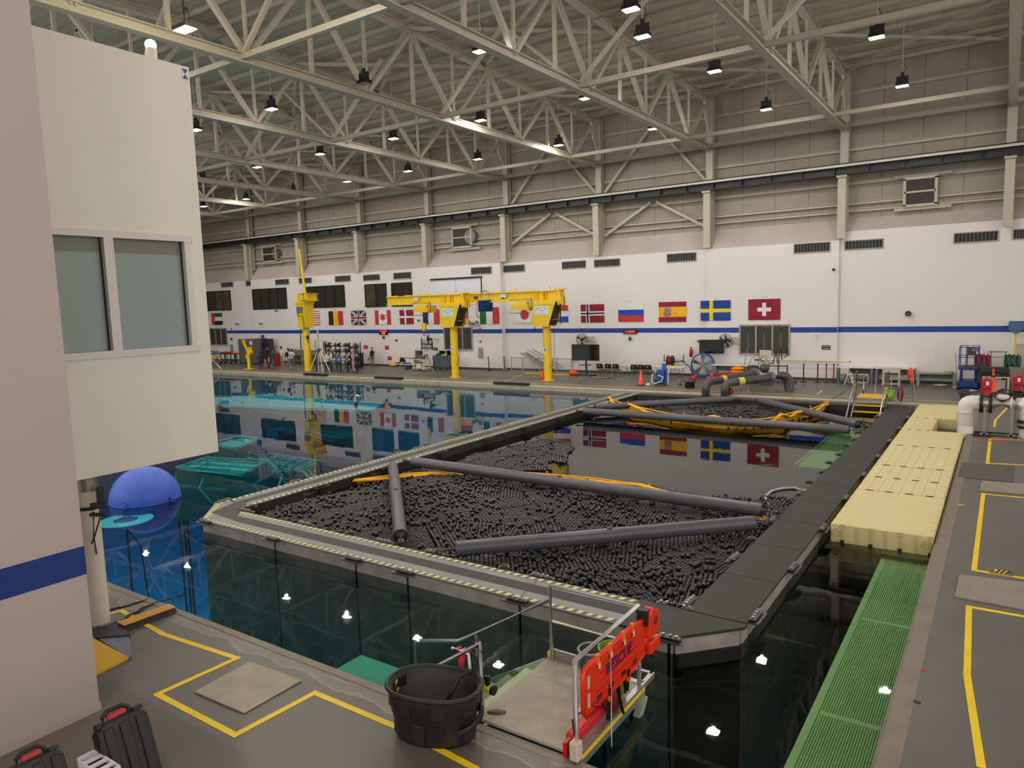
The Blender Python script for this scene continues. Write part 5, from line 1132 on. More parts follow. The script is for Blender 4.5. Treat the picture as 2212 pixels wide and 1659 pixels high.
    text('MWLL 2', 'sign_text', .09, tx, t, (0, -.574, hz+1.02), FACE_Y, .001); text('TONS', 'sign_text', .09, tx, t, (0, -.574, hz+.93), FACE_Y, .001); text('1 TOWER L HOISTING CO', 'sign_text', .07, tx, t, (0, -.574, hz+.78), FACE_Y, .001)
    m = MB(); m.bx(-boomlen*.52-.25, -boomlen*.52+.25, -.185, -.172, zb_+.28, zb_+.5); m.build('capacity_plate', white, t); text('CAPACITY 2 TONS', 'sign_text', .06, tx, t, (-boomlen*.52, -.19, zb_+.39), FACE_Y, .001)
    m = MB(); m.bx(-.13, .13, -.262, -.25, 1.8, 2.16); text(letter, 'post_letter', .3, black, t, (0, -.268, 1.98), FACE_Y, .002); m.build('letter_plate', white, t)
    m = MB(); m.tube([(1.15, -.2, zb_+.4), (1.45, -.2, zb_+.2), (1.4, -.2, zb_-.5), (1.2, -.25, zb_-.6)], .025, 6); m.tube([(1.2, -.3, zb_-.2), (1.22, -.3, hz+.2)], .04, 6); m.tube([(1.22, -.3, hz+.2), (.9, -.3, hz-.15), (.3, -.25, hz-.2)], .022, 6); m.tube([(.7, -.3, hz+.6), (.72, -.35, 1.7), (.5, -.3, 1.0), (.27, -.2, .9)], .016, 6); m.build('control_cable', black, t)
    m = MB(); m.bx(.2, .9, -.35, .35, hz+.42, hz+.46); m.build('ledge', galv, t)
    return t
crane(1184, 822, 'B', 6.1, 'yellow jib crane marked B, in the middle of the far pool edge', trolley=-1.75, hook=-.95, hookz=3.5)
crane(984, 815, 'A', 6.1, 'yellow jib crane marked A, left of crane B', trolley=-2.6, hook=-2.7, hookz=3.2)
# blue bucket hanging from crane B and chain hoist
cb = GZ(1184, 822); Lb = GY(1049, 660, cb.y)
t = thing('lifting_bucket', 'blue steel bucket hanging under the end of crane boom B', 'bucket', tuple(Lb))
m = MB(); m.lathe([(0, -.4), (.5, -.4), (.5, .3), (.54, .32), (.54, .36), (.47, .36), (.46, -.36), (0, -.36)], (0, 0, 0), 26); m.build('bucket_body', M('bucket_blue', (28, 74, 128), .4), t)
m = MB(); m.tube([(-.36, 0, -.05), (-.36, 0, .65), (-.2, 0, .92), (.0, 0, 1.0), (.2, 0, .92), (.36, 0, .65), (.38, 0, .3)], .05, 8); m.build('bail', galv, t)
t = thing('chain_hoist', 'small chain hoist with thin chain at the very tip of crane boom B', 'hoist', tuple(GY(1029, 643, cb.y)))
m = MB(); m.box((0, 0, 0), (.3, .2, .2)); m.box((2.2, 0, .0), (.16, .16, .3)); m.build('hoist_body', dgrey, t)
m = MB(); m.cyl((-.03, 0, -1.25), (-.03, 0, 0), .015, 5); m.cyl((.06, 0, -1.0), (.06, 0, 0), .012, 5); m.tube([(-.03, 0, -1.1), (.12, 0, -1.3), (.16, 0, -1.35)], .04, 6); m.build('hoist_chain', M('chain_red', (150, 96, 96), .5), t)
# leftmost crane seen end-on with its tall mast and hanging four leg frame
c = GZ(667, 801); t = thing('mast_crane', 'leftmost yellow crane with a tall thin mast, seen end on', 'crane', tuple(c))
m = MB(); m.cyl((-.06, 0, 0), (0, 0, 4.1), .3, 26, r2=.27); m.build('post', yellow, t)
m = MB(); m.prism([(-.45, -.4, 3.5), (.5, -.4, 3.5), (.62, -.4, 5.5), (-.62, -.4, 5.5)], (0, .8, 0)); m.bx(-.68, .68, -.45, .45, 5.4, 5.62); m.build('head', yellow, t, bevel=.02)
m = MB(); m.prism([(-.5, -.35, 5.62), (.55, -.35, 5.62), (.35, -.35, 6.25), (-.35, -.35, 6.25)], (0, .7, 0)); m.bx(-.3, .3, -.36, -.3, 5.7, 6.2); m.build('saddle', yellow, t)
m = MB(); m.bx(.42, 1.22, -.75, -.67, 5.6, 6.25); m.ibeam((.82, -.75, 5.92), (.82, .6, 5.92), .4, .6, .05); eb = m.build('boom', yellow, t)
m = MB()
for dx in (-.3, .3):
    for dz in (-.24, .24): m.cyl((.82+dx, -.76, 5.92+dz), (.82+dx, -.75, 5.92+dz), .045, 10)
m.build('plate_bolt', black, eb)
m = MB(); m.cyl((.75, -.5, 6.2), (.5, -.5, 8.2), .1, 12); m.cyl((.5, -.5, 8.15), (.36, -.5, 9.7), .085, 12); m.build('mast', yellow, t)
m = MB(); m.bx(-.36, .2, -.56, -.42, 4.75, 5.2); m.build('control_box', grey, t)
m = MB(); m.tube([(-.4, -.48, 5.0), (-.35, -.5, 4.5), (.3, -.5, 4.4), (.35, -.5, 3.6), (.2, -.4, 3.3)], .035, 6); m.tube([(-.35, -.3, 3.4), (-.42, -.3, 2.2), (-.35, -.3, .2), (-.25, -.35, .05)], .06, 6); m.tube([(.3, -.3, 3.4), (.9, -.4, 3.1), (.4, -.3, 2.7), (-.3, -.3, 2.8)], .012, 5); m.build('cable', M('cable_grey', (90, 92, 70), .5), t)
m = MB(); m.cyl((.98, -.72, 2.6), (.88, -.72, 5.65), .015, 6); m.build('hoist_cable', dgrey, t)
m = MB(); m.box((.98, -.72, 2.75), (.16, .14, .3)); m.tube([(.98, -.72, 2.6), (1.05, -.72, 2.45), (.98, -.72, 2.35), (.92, -.72, 2.42)], .03, 6); m.build('hook_block', black, t)
q = GZ(690, 812, -.28); t = thing('four_leg_frame', 'white four legged lifting frame standing at the pool edge under the leftmost crane', 'frame', (q.x, q.y+.1, ZW))
wl_ = M('leg_cream', (226, 220, 180), .5)
for x, y in ((-1.05, -.3), (-.35, .1), (.55, -.2), (1.05, .2)): m = MB(); m.cyl((x*1.0, y, .05), (x*.15, 0, 2.0), .035, 8); m.cyl((x*1.05, y, -.12), (x*.98, y, .18), .05, 8, mi=0); m.build('leg', wl_, t)
m = MB(); m.cyl((0, 0, 1.85), (0, 0, 2.15), .16, 12); m.build('hub', dgrey, t)
m = MB(); m.cyl((-.06, 0, 2.1), (-.03, 0, 3.6), .045, 8); m.cyl((.06, 0, 2.1), (.02, 0, 3.6), .03, 8); m.build('stem', M('stem_yellow', (200, 186, 90), .5), t)
# small yellow davit
c = GZ(538.5, 797); t = thing('davit_crane', 'small yellow davit winch crane at the pool edge far left', 'crane', tuple(c))
m = MB(); m.cyl((0, 0, 0), (0, 0, 1.5), .13, 14); m.bx(-.4, .4, -.3, .3, 0, .04); m.build('post', yellow, t)
m = MB(); m.bar((.05, 0, 1.35), (-.5, 0, 2.25), .14); m.bar((-.5, 0, 2.25), (-.42, 0, 2.5), .14); m.cyl((-.5, -.1, 2.4), (-.5, .1, 2.4), .13, 14); m.build('arm', yellow, t)
m = MB(); m.cyl((.25, -.15, 1.45), (.25, .15, 1.45), .22, 14); m.box((.3, 0, 1.7), (.2, .25, .4), 0); m.cyl((-.15, -.1, 1.05), (-.15, .1, 1.05), .16, 12); m.build('winch', yellow, t)
# ------------------------------------------------------------------ things standing on the far deck
def G0(px, py): return tuple(GZ(px, py))
woodw = M('tabletop_white', (214, 212, 206), .45); tleg = M('table_leg_grey', (96, 98, 100), .5); beige = M('cart_beige', (196, 186, 168), .5)
def folding_table(a, b, dep, h, lab, legm=tleg, topm=woodw):
    pa, pb = Vector(G0(*a)), Vector(G0(*b)); L = abs(pb.x-pa.x); t = thing('folding_table', lab, 'table', ((pa.x+pb.x)/2, (pa.y+pb.y)/2+dep/2, 0))
    m = MB(); m.bx(-L/2, L/2, -dep/2, dep/2, h-.05, h); m.build('table_top', topm, t, bevel=.012)
    for s in (-1, 1):
        x = s*(L/2-.2); m = MB(); m.tube([(x, -dep/2+.08, 0), (x-.0, -dep/2+.12, h-.05)], .02, 6); m.tube([(x, dep/2-.08, 0), (x, dep/2-.12, h-.05)], .02, 6); m.tube([(x, -dep/2+.1, .3), (x, dep/2-.1, .3)], .014, 6); m.tube([(x-s*.0, 0, .3), (x-s*.5, 0, h-.06)], .014, 6); m.build('leg_frame', legm, t)
    return t
folding_table((1293, 811), (1358, 814), .75, .74, 'long white folding table behind three black chairs, left of the two long tables')
folding_table((1358, 814), (1430, 818), .75, .74, 'long white folding table behind three black chairs, right of the two long tables')
folding_table((1434, 819), (1472, 821), .8, .74, 'short white folding table with a yellow lid, left of the blue drum fan')
def chair(px, py, lab, rz=0., kind=0, grp=None):
    t = thing('chair', lab, 'chair', G0(px, py), rz, grp); pl = M('chair_black', (24, 24, 28), .5); lg = M('chair_leg', (120, 120, 122), .35, .7) if kind == 0 else M('chair_leg_black', (40, 38, 36), .5)
    m = MB(); m.bx(-.24, .24, -.23, .23, .43, .47 if kind == 0 else .5); m.build('seat', pl, t, bevel=.02)
    m = MB(); m.prism([(-.25, .22, .55), (.25, .22, .55), (.22, .3, .88), (-.22, .3, .88)], (0, .03, 0)); m.build('backrest', pl, t, bevel=.01)
    for sx_ in (-1, 1):
        m = MB(); m.tube([(sx_*.23, -.24, 0), (sx_*.23, -.2, .43)], .013, 6); m.build('leg', lg, t); m = MB(); m.tube([(sx_*.23, .26, 0), (sx_*.23, .2, .45), (sx_*.23, .26, .7)], .013, 6); m.build('leg', lg, t)
    if kind == 0: m = MB(); m.box((.03, .335, .75), (.1, .01, .03), 0); m.build('hand_hole', white, t)
    return t
for i, (x, y) in enumerate(((1300, 813.5), (1318, 814), (1334, 814.5), (1374, 816.5), (1389, 817), (1404, 817.5))):
    chair(x, y, 'black plastic chair along the white folding tables, %s of the six' % ('leftmost', 'second from the left', 'third from the left', 'third from the right', 'second from the right', 'rightmost')[i], PI)
for i, (x, y, rz) in enumerate(((862, 796, -1.4), (880, 797.5, 2.8), (905, 796, 1.2))):
    chair(x, y, 'black padded chair at the dark table left of crane A, %s' % ('at its left end', 'in front of it', 'at its right end')[i], rz, 1)
t = folding_table((866, 791), (902, 793), .9, .74, 'dark topped table with black chairs left of the beige cart', M('chair_leg_black', (40, 38, 36), .5), M('table_dark', (52, 50, 50), .4))
t = thing('utility_cart', 'beige two shelf utility cart with tools left of the grey cabinet', 'cart', G0(912, 801), -.12)
for z_ in (.18, .82): m = MB(); m.bx(-.62, .62, -.35, .35, z_, z_+.09); m.build('shelf', beige, t, bevel=.015)
for sx_ in (-1, 1):
    for sy in (-1, 1): m = MB(); m.bx(sx_*.58-.05, sx_*.58+.05, sy*.31-.04, sy*.31+.04, .1, .84); m.build('corner_post', beige, t); m = MB(); m.cyl((sx_*.58-.03, sy*.31, .06), (sx_*.58+.03, sy*.31, .06), .06, 10); m.build('caster', black, t)
t = thing('machine_parts', 'heap of grey machine parts on the beige cart', 'parts', tuple(Vector(G0(912, 801))+Vector((0, 0, .92))))
m = MB(); rr = random.Random(3)
for i in range(16): m.box((rr.uniform(-.5, .5), rr.uniform(-.25, .25), rr.uniform(.03, .3)), (rr.uniform(.05, .25), rr.uniform(.05, .2), rr.uniform(.05, .2)), rr.uniform(0, 3))
m.build('metal_parts', M('parts_grey', (110, 108, 104), .4, .5, var=.4, vs=9), t)
t = thing('test_device', 'dark test device with a handle standing in the parts on the beige cart', 'device', tuple(t.location)); m = MB(); m.bx(-.5, .0, -.17, .17, .3, .65); m.build('device_case', dgrey, t, bevel=.02); m = MB(); m.tube([(-.5, 0, .65), (-.5, 0, .8), (0, 0, .8), (0, 0, .65)], .02, 5); m.build('carry_handle', steel, t)
t = thing('white_tub', 'white plastic boxes on the lower shelf of the beige cart', 'box', tuple(Vector(G0(912, 801))+Vector((-.2, 0, .27))))
m = MB(); m.bx(-.22, .22, -.2, .2, 0, .14); m.build('lower_box', white, t, bevel=.01)
m = MB(); m.bx(-.2, .2, -.18, .18, .15, .28); m.build('upper_box', white, t, bevel=.01)
t = thing('rolling_cabinet', 'grey two door rolling cabinet behind the post of crane A', 'cabinet', G0(957, 799), -.05)
cg = M('cabinet_grey', (86, 92, 100), .4)
m = MB(); m.bx(-.72, .72, -.35, .4, .22, 1.12); m.build('body', cg, t, bevel=.01)
for s in (-1, 1):
    m = MB(); m.bx(min(0, s*.66)+.01, max(0, s*.66)-.01, -.37, -.35, .27, 1.07); d_ = m.build('door', cg, t); m = MB(); m.box((s*.09, -.39, .7), (.03, .03, .12), 0, ry=.5); m.build('handle', steel, d_)
    for yy in (-.25, .3): m = MB(); m.cyl((s*.58-.03, yy, .1), (s*.58+.03, yy, .1), .1, 14); m.build('caster', dgrey, t)
cabt = Vector(G0(957, 799))+Vector((0, 0, 1.12))
m = MB(); m.sphere((0, 0, .1), .17, 12, 8, (1, 1, .7)); m.cyl((0, -.12, .05), (0, -.25, .05), .1, 10); o = m.build('green_helmet', M('cap_green', (20, 84, 54), .6), origin=False); o.location = cabt+Vector((-.35, 0, 0)); tag(o, 'dark green helmet on top of the grey cabinet', 'helmet')
m = MB(); m.box((0, 0, .05), (.4, .25, .1), .4); m.box((.15, .05, .13), (.15, .1, .08), .4); o = m.build('yellow_tool', M('tool_yellow', (220, 190, 60), .5), bevel=.02, origin=False); o.location = cabt+Vector((.2, 0, 0)); tag(o, 'yellow tool lying on top of the grey cabinet', 'tool')
t = thing('blue_crate', 'small blue crate under the dark table', 'crate', G0(882, 797))
m = MB(); m.bx(-.22, .22, -.15, .15, 0, .3); m.build('crate_body', blue, t, bevel=.02); m = MB(); m.bx(-.24, .24, -.17, .17, .27, .31); m.build('crate_rim', blue, t)
m = MB(); m.sphere((0, 0, .12), .3, 12, 8, (1.2, .7, .45)); o = m.build('yellow_bundle', M('bundle_yellow', (232, 180, 40), .7)); o.location = Vector(G0(849, 792)); tag(o, 'yellow bundle on the floor at the wall left of the black chairs', 'bundle')
# rope posts
def stanchion(px, py, col, lab, lean=0):
    t = thing('rope_post', lab, 'post', G0(px, py)); m = MB(); m.lathe([(0, 0), (.19, 0), (.19, .02), (.05, .05), (.032, .06)], (0, 0, 0), 18); m.build('base', black, t)
    m = MB(); m.cyl((0, 0, .04), (lean, 0, 1.0), .034, 12); m.build('shaft', col, t); m = MB(); m.cyl((lean, 0, .97), (lean, 0, 1.06), .048, 12); m.build('belt_head', black, t)
mar = M('post_maroon', (150, 24, 44), .4)
stanchion(1735.5, 825.5, black, 'black rope post, left of the two black ones before the right part of the wall'); stanchion(1766, 826.5, black, 'black rope post standing next to the maroon posts')
stanchion(1784.5, 826.5, mar, 'maroon rope post, left of the two'); stanchion(1800.5, 826.5, mar, 'maroon rope post at the wall corner, right of the two')
stanchion(1057, 801.5, black, 'black rope post between the cranes, left of the wall pilaster', -.06); stanchion(1090.5, 800.5, black, 'black rope post between the cranes, right of the wall pilaster', -.03)
# mesh fence with stair behind
fm_ = M('fence_grey', (160, 160, 158), .4, .5)
a, b = Vector(G0(1105, 805.5)), Vector(G0(1234, 810.5)); t = thing('mesh_fence', 'grey wire mesh fence behind crane B', 'fence', (a.x, a.y, 0)); L = b.x-a.x; y = 0
for i, s in enumerate((0, .2, .48, .76, 1.)): m = MB(); m.cyl((L*s, 0, 0), (L*s, 0, 1.15), .035, 8); m.build('post', fm_, t)
for z_ in (.12, 1.1): m = MB(); m.cyl((0, 0, z_), (L, 0, z_), .03, 8); m.build('rail', fm_, t)
m = MB()
for i in range(int(L/.13)): m.bar((.13*i, 0, .12), (.13*i, 0, 1.1), .008)
for i in range(8): m.bar((0, 0, .2+.12*i), (L, 0, .2+.12*i), .008)
m.build('wire_mesh', fm_, t)
t = thing('portable_stair', 'grey folding stair leaning behind the mesh fence', 'stair', tuple(Vector(G0(1150, 803))))
for yy in (0, .7):
    m = MB(); m.bar((-1.0, yy, 1.35), (1.6, yy, .05), .06, .1); m.bar((-.4, yy, 1.6), (2.2, yy, .3), .05); m.build('stringer', fm_, t)
for i in range(8): x = -.9+.32*i; m = MB(); m.bx(x-.12, x+.12, 0, .7, 1.28-.16*i, 1.31-.16*i); m.build('tread', galv, t)
tape(None, 'thin yellow barrier tape along the mesh fence', .03, world=[(a.x+1.2, a.y-.06, .66), (b.x, b.y-.06, .62)], cat='barrier tape', z=.05)
# orange cone and things by it
def cone(px, py, h, lab, band=False):
    t = thing('traffic_cone', lab, 'cone', G0(px, py)); m = MB(); m.bx(-.2*h, .2*h, -.2*h, .2*h, 0, .05); m.build('base', black if not band else orange, t, bevel=.02)
    m = MB(); m.lathe([(.16*h, .05), (.03*h, h), (0, h)], (0, 0, 0), 20); m.build('cone_body', orange, t)
    if band: m = MB(); m.lathe([(.0725*h, .72*h), (.0597*h, .82*h)], (0, 0, 0), 20); m.build('black_band', black, t); m = MB(); m.ring((0, 0, h+.04), .05, .02, ax=(0, 1, 0), n=12); m.build('top_loop', orange, t)
cone(1384.5, 832, .92, 'orange traffic cone with a black base left of the blue pump'); cone(2144, 851, 1.1, 'tall orange cone with a black band behind the white pipes at the right', True)
t = thing('blue_pump', 'blue upright pump unit with white hoses and a tall pole on the pool edge', 'pump', G0(1428, 832), .1)
m = MB(); m.bx(-.22, .22, -.18, .18, .12, .9); m.build('pump_body', M('pump_blue', (24, 74, 138), .4, var=.2, vs=5), t, bevel=.03); m = MB(); m.bx(.05, .3, .02, .1, .1, 1.25); m.build('blue_plank', M('plank_blue', (30, 92, 190), .4), t)
m = MB(); m.tube([(-.25, -.15, .75), (-.45, -.2, .6), (-.5, -.2, .2), (-.3, -.25, .1), (.1, -.25, .25), (.2, -.25, .5), (-.1, -.25, .6)], .035, 6); m.tube([(.42, 0, .05), (.42, 0, 1.2)], .025, 6); m.tube([(.3, -.2, .12), (.6, -.1, .05)], .02, 6); m.build('white_hose', white, t)
m = MB(); m.cyl((-.3, -.1, .1), (-.3, -.1, .35), .1, 12); m.box((0, 0, .06), (.6, .5, .1)); m.build('base', dgrey, t)
m = MB(); m.cyl((0, 0, .06), (.22, .1, .06), .07, 10); o = m.build('white_bottle', white); o.location = Vector(G0(1400, 833)); tag(o, 'small white bottle lying on the pool edge right of the orange cone', 'bottle')
t = thing('valve_stand', 'small steel valve fitting between the blue pump and the black lidded pot', 'valve', G0(1468, 834)); m = MB(); m.cyl((0, 0, 0), (0, 0, .35), .05, 10); m.cyl((0, 0, .25), (0, 0, .32), .09, 10); m.cyl((.0, 0, .35), (0, 0, .5), .03, 8); m.build('valve_body', galv, t); m = MB(); m.sphere((0, 0, .52), .05, 8, 6); m.cyl((-.1, 0, .1), (.1, 0, .1), .05, 8); m.build('valve_cap', black, t)
t = thing('lidded_pot', 'black flanged pot with a ring handle on the far pool edge', 'pot', G0(1490, 837)); m = MB(); m.lathe([(0, 0), (.27, 0), (.27, .32), (.36, .32), (.36, .38), (.27, .42), (0, .42)], (0, 0, 0), 24); m.build('pot_body', dgrey, t, bevel=.0); m = MB(); m.ring((0, 0, .5), .07, .025, ax=(0, 1, 0), n=14); m.build('ring_handle', dgrey, t)
# drum fan, extinguisher, workbench with red and orange things
t = thing('drum_fan', 'large blue drum fan on a blue stand left of the workbench', 'fan', G0(1518, 817), .25); bf = M('fan_blue', (30, 84, 140), .4)
m = MB(); m.lathe([(.66, -.3), (.7, -.32), (.7, .3), (.66, .3), (.64, .28), (.64, -.28), (.66, -.3)], (0, 0, .86), 36, ax=(0, 1, 0)); m.build('drum', bf, t)
for i in range(5): a_ = 2*PI*i/5+.3; q = Vector((math.cos(a_), 0, math.sin(a_))); w_ = Vector((-q.z, 0, q.x)); c_ = Vector((0, -.05, .86)); m = MB(); m.prism([c_+q*.08-w_*.05, c_+q*.58-w_*.16+Vector((0, -.08, 0)), c_+q*.6+w_*.12+Vector((0, .08, 0)), c_+q*.08+w_*.06], (0, .02, 0)); m.build('blade', M('blade_alu', (150, 152, 154), .35, .7), t)
m = MB(); m.cyl((0, -.15, .86), (0, .15, .86), .1, 14); m.build('hub', steel, t)
m = MB()
for rr in (.2, .35, .5, .62): m.ring((0, -.3, .86), rr, .008, ax=(0, 1, 0), n=30, k=4)
for i in range(12): a_ = PI*i/12; m.bar((-.64*math.cos(a_), -.3, .86-.64*math.sin(a_)), (.64*math.cos(a_), -.3, .86+.64*math.sin(a_)), .008)
m.build('guard', galv, t)
m = MB()
for s in (-1, 1): m.bar((s*.62, -.25, 0), (s*.62, -.25, .6), .07); m.bar((s*.62, .25, 0), (s*.62, .25, .6), .07); m.bar((s*.62, -.3, .12), (s*.62, .3, .12), .07)
m.bar((-.62, -.25, .14), (.62, -.25, .14), .07); m.build('stand', bf, t)
t = thing('fire_extinguisher', 'red fire extinguisher on the wall left of the wall television', 'extinguisher', tuple(GY(1494, 771, WF-.3)))
m = MB(); m.lathe([(0, 0), (.1, .02), (.1, .45), (.05, .52), (.03, .56), (0, .56)], (0, -.12, 0), 16); m.build('cylinder', red, t); m = MB(); m.box((0, -.12, .6), (.1, .06, .07)); m.tube([(.03, -.12, .6), (.14, -.14, .5), (.12, -.14, .2)], .018, 6); m.build('valve', black, t)
def bench(a, b, dep, h, lab, top=woodw, legm=grey, nm='workbench'):
    pa, pb = Vector(G0(*a)), Vector(G0(*b)); L = pb.x-pa.x; t = thing(nm, lab, 'workbench', ((pa.x+pb.x)/2, min(pa.y, 43.6)+dep/2-.1, 0))
    m = MB(); m.bx(-L/2, L/2, -dep/2, dep/2, h-.06, h); m.build('bench_top', top, t, bevel=.01)
    for s in (-1, 1):
        for yy in (-1, 1): m = MB(); m.bx(s*(L/2-.1)-.06, s*(L/2-.1)+.06, yy*(dep/2-.08)-.06, yy*(dep/2-.08)+.06, 0, h-.06); m.build('leg', legm, t)
    for yy in (dep/2-.1,): m = MB(); m.bx(-L/2+.1, L/2-.1, yy-.03, yy+.03, h-.42, h-.3); m.build('stretcher', legm, t)
    m = MB(); m.bx(-L/2+.1, L/2-.1, dep/2-.04, dep/2-.02, h-.34, h-.06); m.build('back_panel', M('back_grey', (130, 128, 124), .5), t)
    return t
bench((1538, 820), (1612, 824), .8, .92, 'white topped workbench with red and orange bundles below, right of the drum fan')
bench((1812, 822), (1888, 827), .9, .86, 'long grey workbench right of the maroon posts, left of the pair'); bench((1890, 827), (1973, 832), .9, .86, 'long grey workbench behind the yellow steps, right of the pair')
bench((1978, 832), (2064, 838), .6, .66, 'low grey steel bench left of the blue scissor lift', galv, galv, 'low_bench')
m = MB(); m.cyl((-.9, 0, .12), (.9, .0, .42), .15, 14, r2=.13); o = m.build('red_roll', M('roll_red', (196, 40, 34), .6)); o.location = Vector(G0(1562, 821))+Vector((0, .3, 0)); tag(o, 'long red rolled bag slanting under the white workbench', 'roll')
m = MB(); m.sphere((0, 0, .1), .6, 16, 8, (1.2, .5, .25)); o = m.build('red_tarp', M('tarp_red', (200, 62, 34), .7, bump=.5, bs=6)); o.location = Vector(G0(1572, 823)); tag(o, 'flat red and orange tarp on the floor under the white workbench', 'tarp')
for k in range(4): m = MB(); m.sphere((0, 0, 0), .4, 14, 8, (1.15-.05*k, .7, .3)); o = m.build('orange_bundle', M('bundle_orange', (244, 140, 24), .7, bump=.8, bs=8)); o.location = Vector(G0(1592, 824))+Vector((.05*(k % 2), 0, .1+.18*k)); tag(o, 'folded orange bundle under the white workbench, %s of its stack' % ('lowest', 'second from the bottom', 'second from the top', 'topmost')[k], 'bundle', 'orange bundles under the workbench')
for i, (x, y, wh) in enumerate(((1499, 821, 'left foot of the blue drum fan'), (1532, 822, 'left leg of the white workbench'))): m = MB(); m.sphere((0, 0, .1), .2, 10, 6, (1, .8, .7)); m.sphere((.1, 0, .22), .1, 8, 6); o = m.build('red_float', M('float_red', (206, 40, 34), .6)); o.location = Vector(G0(x, y)); tag(o, 'small red bag on the floor at the '+wh, 'bag')
t = thing('tube_rack', 'thin tube rack leaning on the wall right of the white workbench', 'rack', G0(1622, 822)); m = MB(); m.tube([(-.4, 0, 0), (-.32, .1, 1.85), (.45, .1, 1.85), (.4, 0, 0)], .022, 6); m.build('rack_frame', grey, t); m = MB(); m.tube([(-.2, 0, .1), (-.22, .05, .8), (0, .1, 1.3), (.5, .15, 1.55)], .02, 6); m.build('rack_hose', M('hose_grey', (130, 130, 128), .5), t)
t = thing('hand_cart', 'dark rack with hanging hoses and a beige panel right of the white workbench', 'rack', G0(1677, 826))
m = MB()
for x in (-.5, .1, .6): m.bar((x, 0, .05), (x, 0, 1.0 if x else 1.9), .07)
m.bar((-.5, 0, .95), (.6, 0, .95), .06); m.bar((-.6, -.3, .06), (1.0, -.3, .06), .07); m.bar((.1, .1, 1.0), (.1, .1, 3.3), .05); m.build('rack_frame', dgrey, t)
m = MB(); m.tube([(-.9, 0, 1.75), (-.9, 0, 1.3), (-.6, 0, 1.1), (-.2, 0, 1.1), (.0, 0, 1.9), (.2, 0, 2.0), (.3, 0, 1.3), (.6, 0, 1.6), (.6, 0, 2.0)], .035, 6); m.tube([(-.3, 0, 1.9), (0, -.05, 1.7), (.05, 0, 1.1)], .03, 6); m.build('hoses', black, t)
m = MB(); m.bx(-.95, -.3, -.03, .0, 1.35, 1.85); m.build('panel_board', beige, t, bevel=.04)
m = MB(); m.cyl((1.1, -.3, .1), (1.1, -.2, .1), .1, 12); m.cyl((.5, -.3, .1), (.5, -.2, .1), .1, 12); m.build('wheel', dgrey, t)
t = thing('blue_bin', 'dark blue plastic tub behind the grey pump', 'tub', G0(1616, 822)); m = MB(); m.bx(-.3, .3, -.2, .2, 0, .45); m.build('tub_body', M('tub_navy', (30, 32, 78), .5), t, bevel=.03); m = MB(); m.bx(-.32, .32, -.22, .22, .42, .47); m.build('tub_rim', M('tub_navy', (30, 32, 78), .5), t)
t = thing('long_pole', 'long pale yellow pole hung level on the wall behind the rope posts', 'pole', tuple(GY(1740, 779, WF-.36))); xa, xb = GY(1642, 776, WF-.36).x, GY(1835, 779, WF-.36).x; m = MB(); m.cyl((xa-t.location.x, -.1, 0), (xb-t.location.x, -.1, 0), .035, 8); m.build('pole_shaft', M('pole_cream', (216, 204, 150), .5), t); m = MB(); m.cyl((xa-t.location.x-.3, -.1, 0), (xa-t.location.x, -.1, 0), .05, 8); m.cyl((xb-t.location.x, -.1, 0), (xb-t.location.x+.06, -.1, 0), .04, 8); m.build('pole_grip', dgrey, t)
t = thing('hose_reel', 'red and black cord reel standing on a bar at the wall above the short table', 'reel', tuple(GY(1448, 779, 43.7)))
m = MB(); m.ring((-.14, 0, 0), .3, .04, ax=(1, 0, 0), n=20); m.ring((.14, 0, 0), .3, .04, ax=(1, 0, 0), n=20); m.cyl((-.14, 0, 0), (.14, 0, 0), .2, 18); m.build('reel_drum', black, t)
for i in range(4): m = MB(); m.ring((-.1+.065*i, 0, 0), .23, .035, ax=(1, 0, 0), n=20, k=6); m.build('cord_coil', red, t)
m = MB(); m.bar((-.5, .1, -.05), (.9, .1, -.05), .05); m.bar((-.45, .1, -.05), (-.45, .1, .4), .05); m.bar((.85, .1, -.05), (.85, .1, .4), .05); m.build('reel_bar', dgrey, t)
m = MB(); m.tube([(.2, 0, -.1), (.8, 0, .0), (1.3, 0, -.4), (1.6, 0, -1.1), (2.2, -.1, -1.4), (2.9, -.2, -1.3), (3.3, -.2, -.9)], .03, 6); m.build('loose_cable', black, t)
m = MB(); m.bx(-.5, .3, -.2, .3, 0, .03); o = m.build('yellow_tray', M('lid_yellow', (228, 206, 60), .5)); o.location = Vector(G0(1450, 819))+Vector((0, .4, .745)); tag(o, 'yellow tray lying on the short white table', 'lid')
for px, py, lab in ((1238, 811, 'orange bag on the floor left of the big black screen stand'), (1172, 822, 'orange bag at the foot of crane B')):
    m = MB(); m.sphere((0, 0, .14), .3, 12, 8, (1.2 if px > 1200 else .5, .8, .6 if px > 1200 else 1.1)); o = m.build('orange_bag', M('bag_orange', (232, 88, 34), .7, bump=.5, bs=9)); o.location = Vector(G0(px, py)); tag(o, lab, 'bag')
t = thing('paper_sheet', 'white papers hung on the mesh fence beside the big black screen', 'paper', tuple(Vector(G0(1243, 810))+Vector((0, 0, .5)))); m = MB(); m.bx(-.3, .3, -.02, 0, 0, .6); m.build('sheet', white, t)
t = thing('floor_ramp', 'low black and yellow ramp strip on the floor under the white tables', 'ramp', G0(1297, 817)); m = MB(); m.prism([(-.7, -.15, 0), (-.7, .15, 0), (-.7, .1, .05), (-.7, -.1, .05)], (1.4, 0, 0)); m.build('ramp_body', black, t); m = MB(); m.bx(-.7, .5, -.1, .1, .05, .056); m.build('ramp_top', tapey, t)
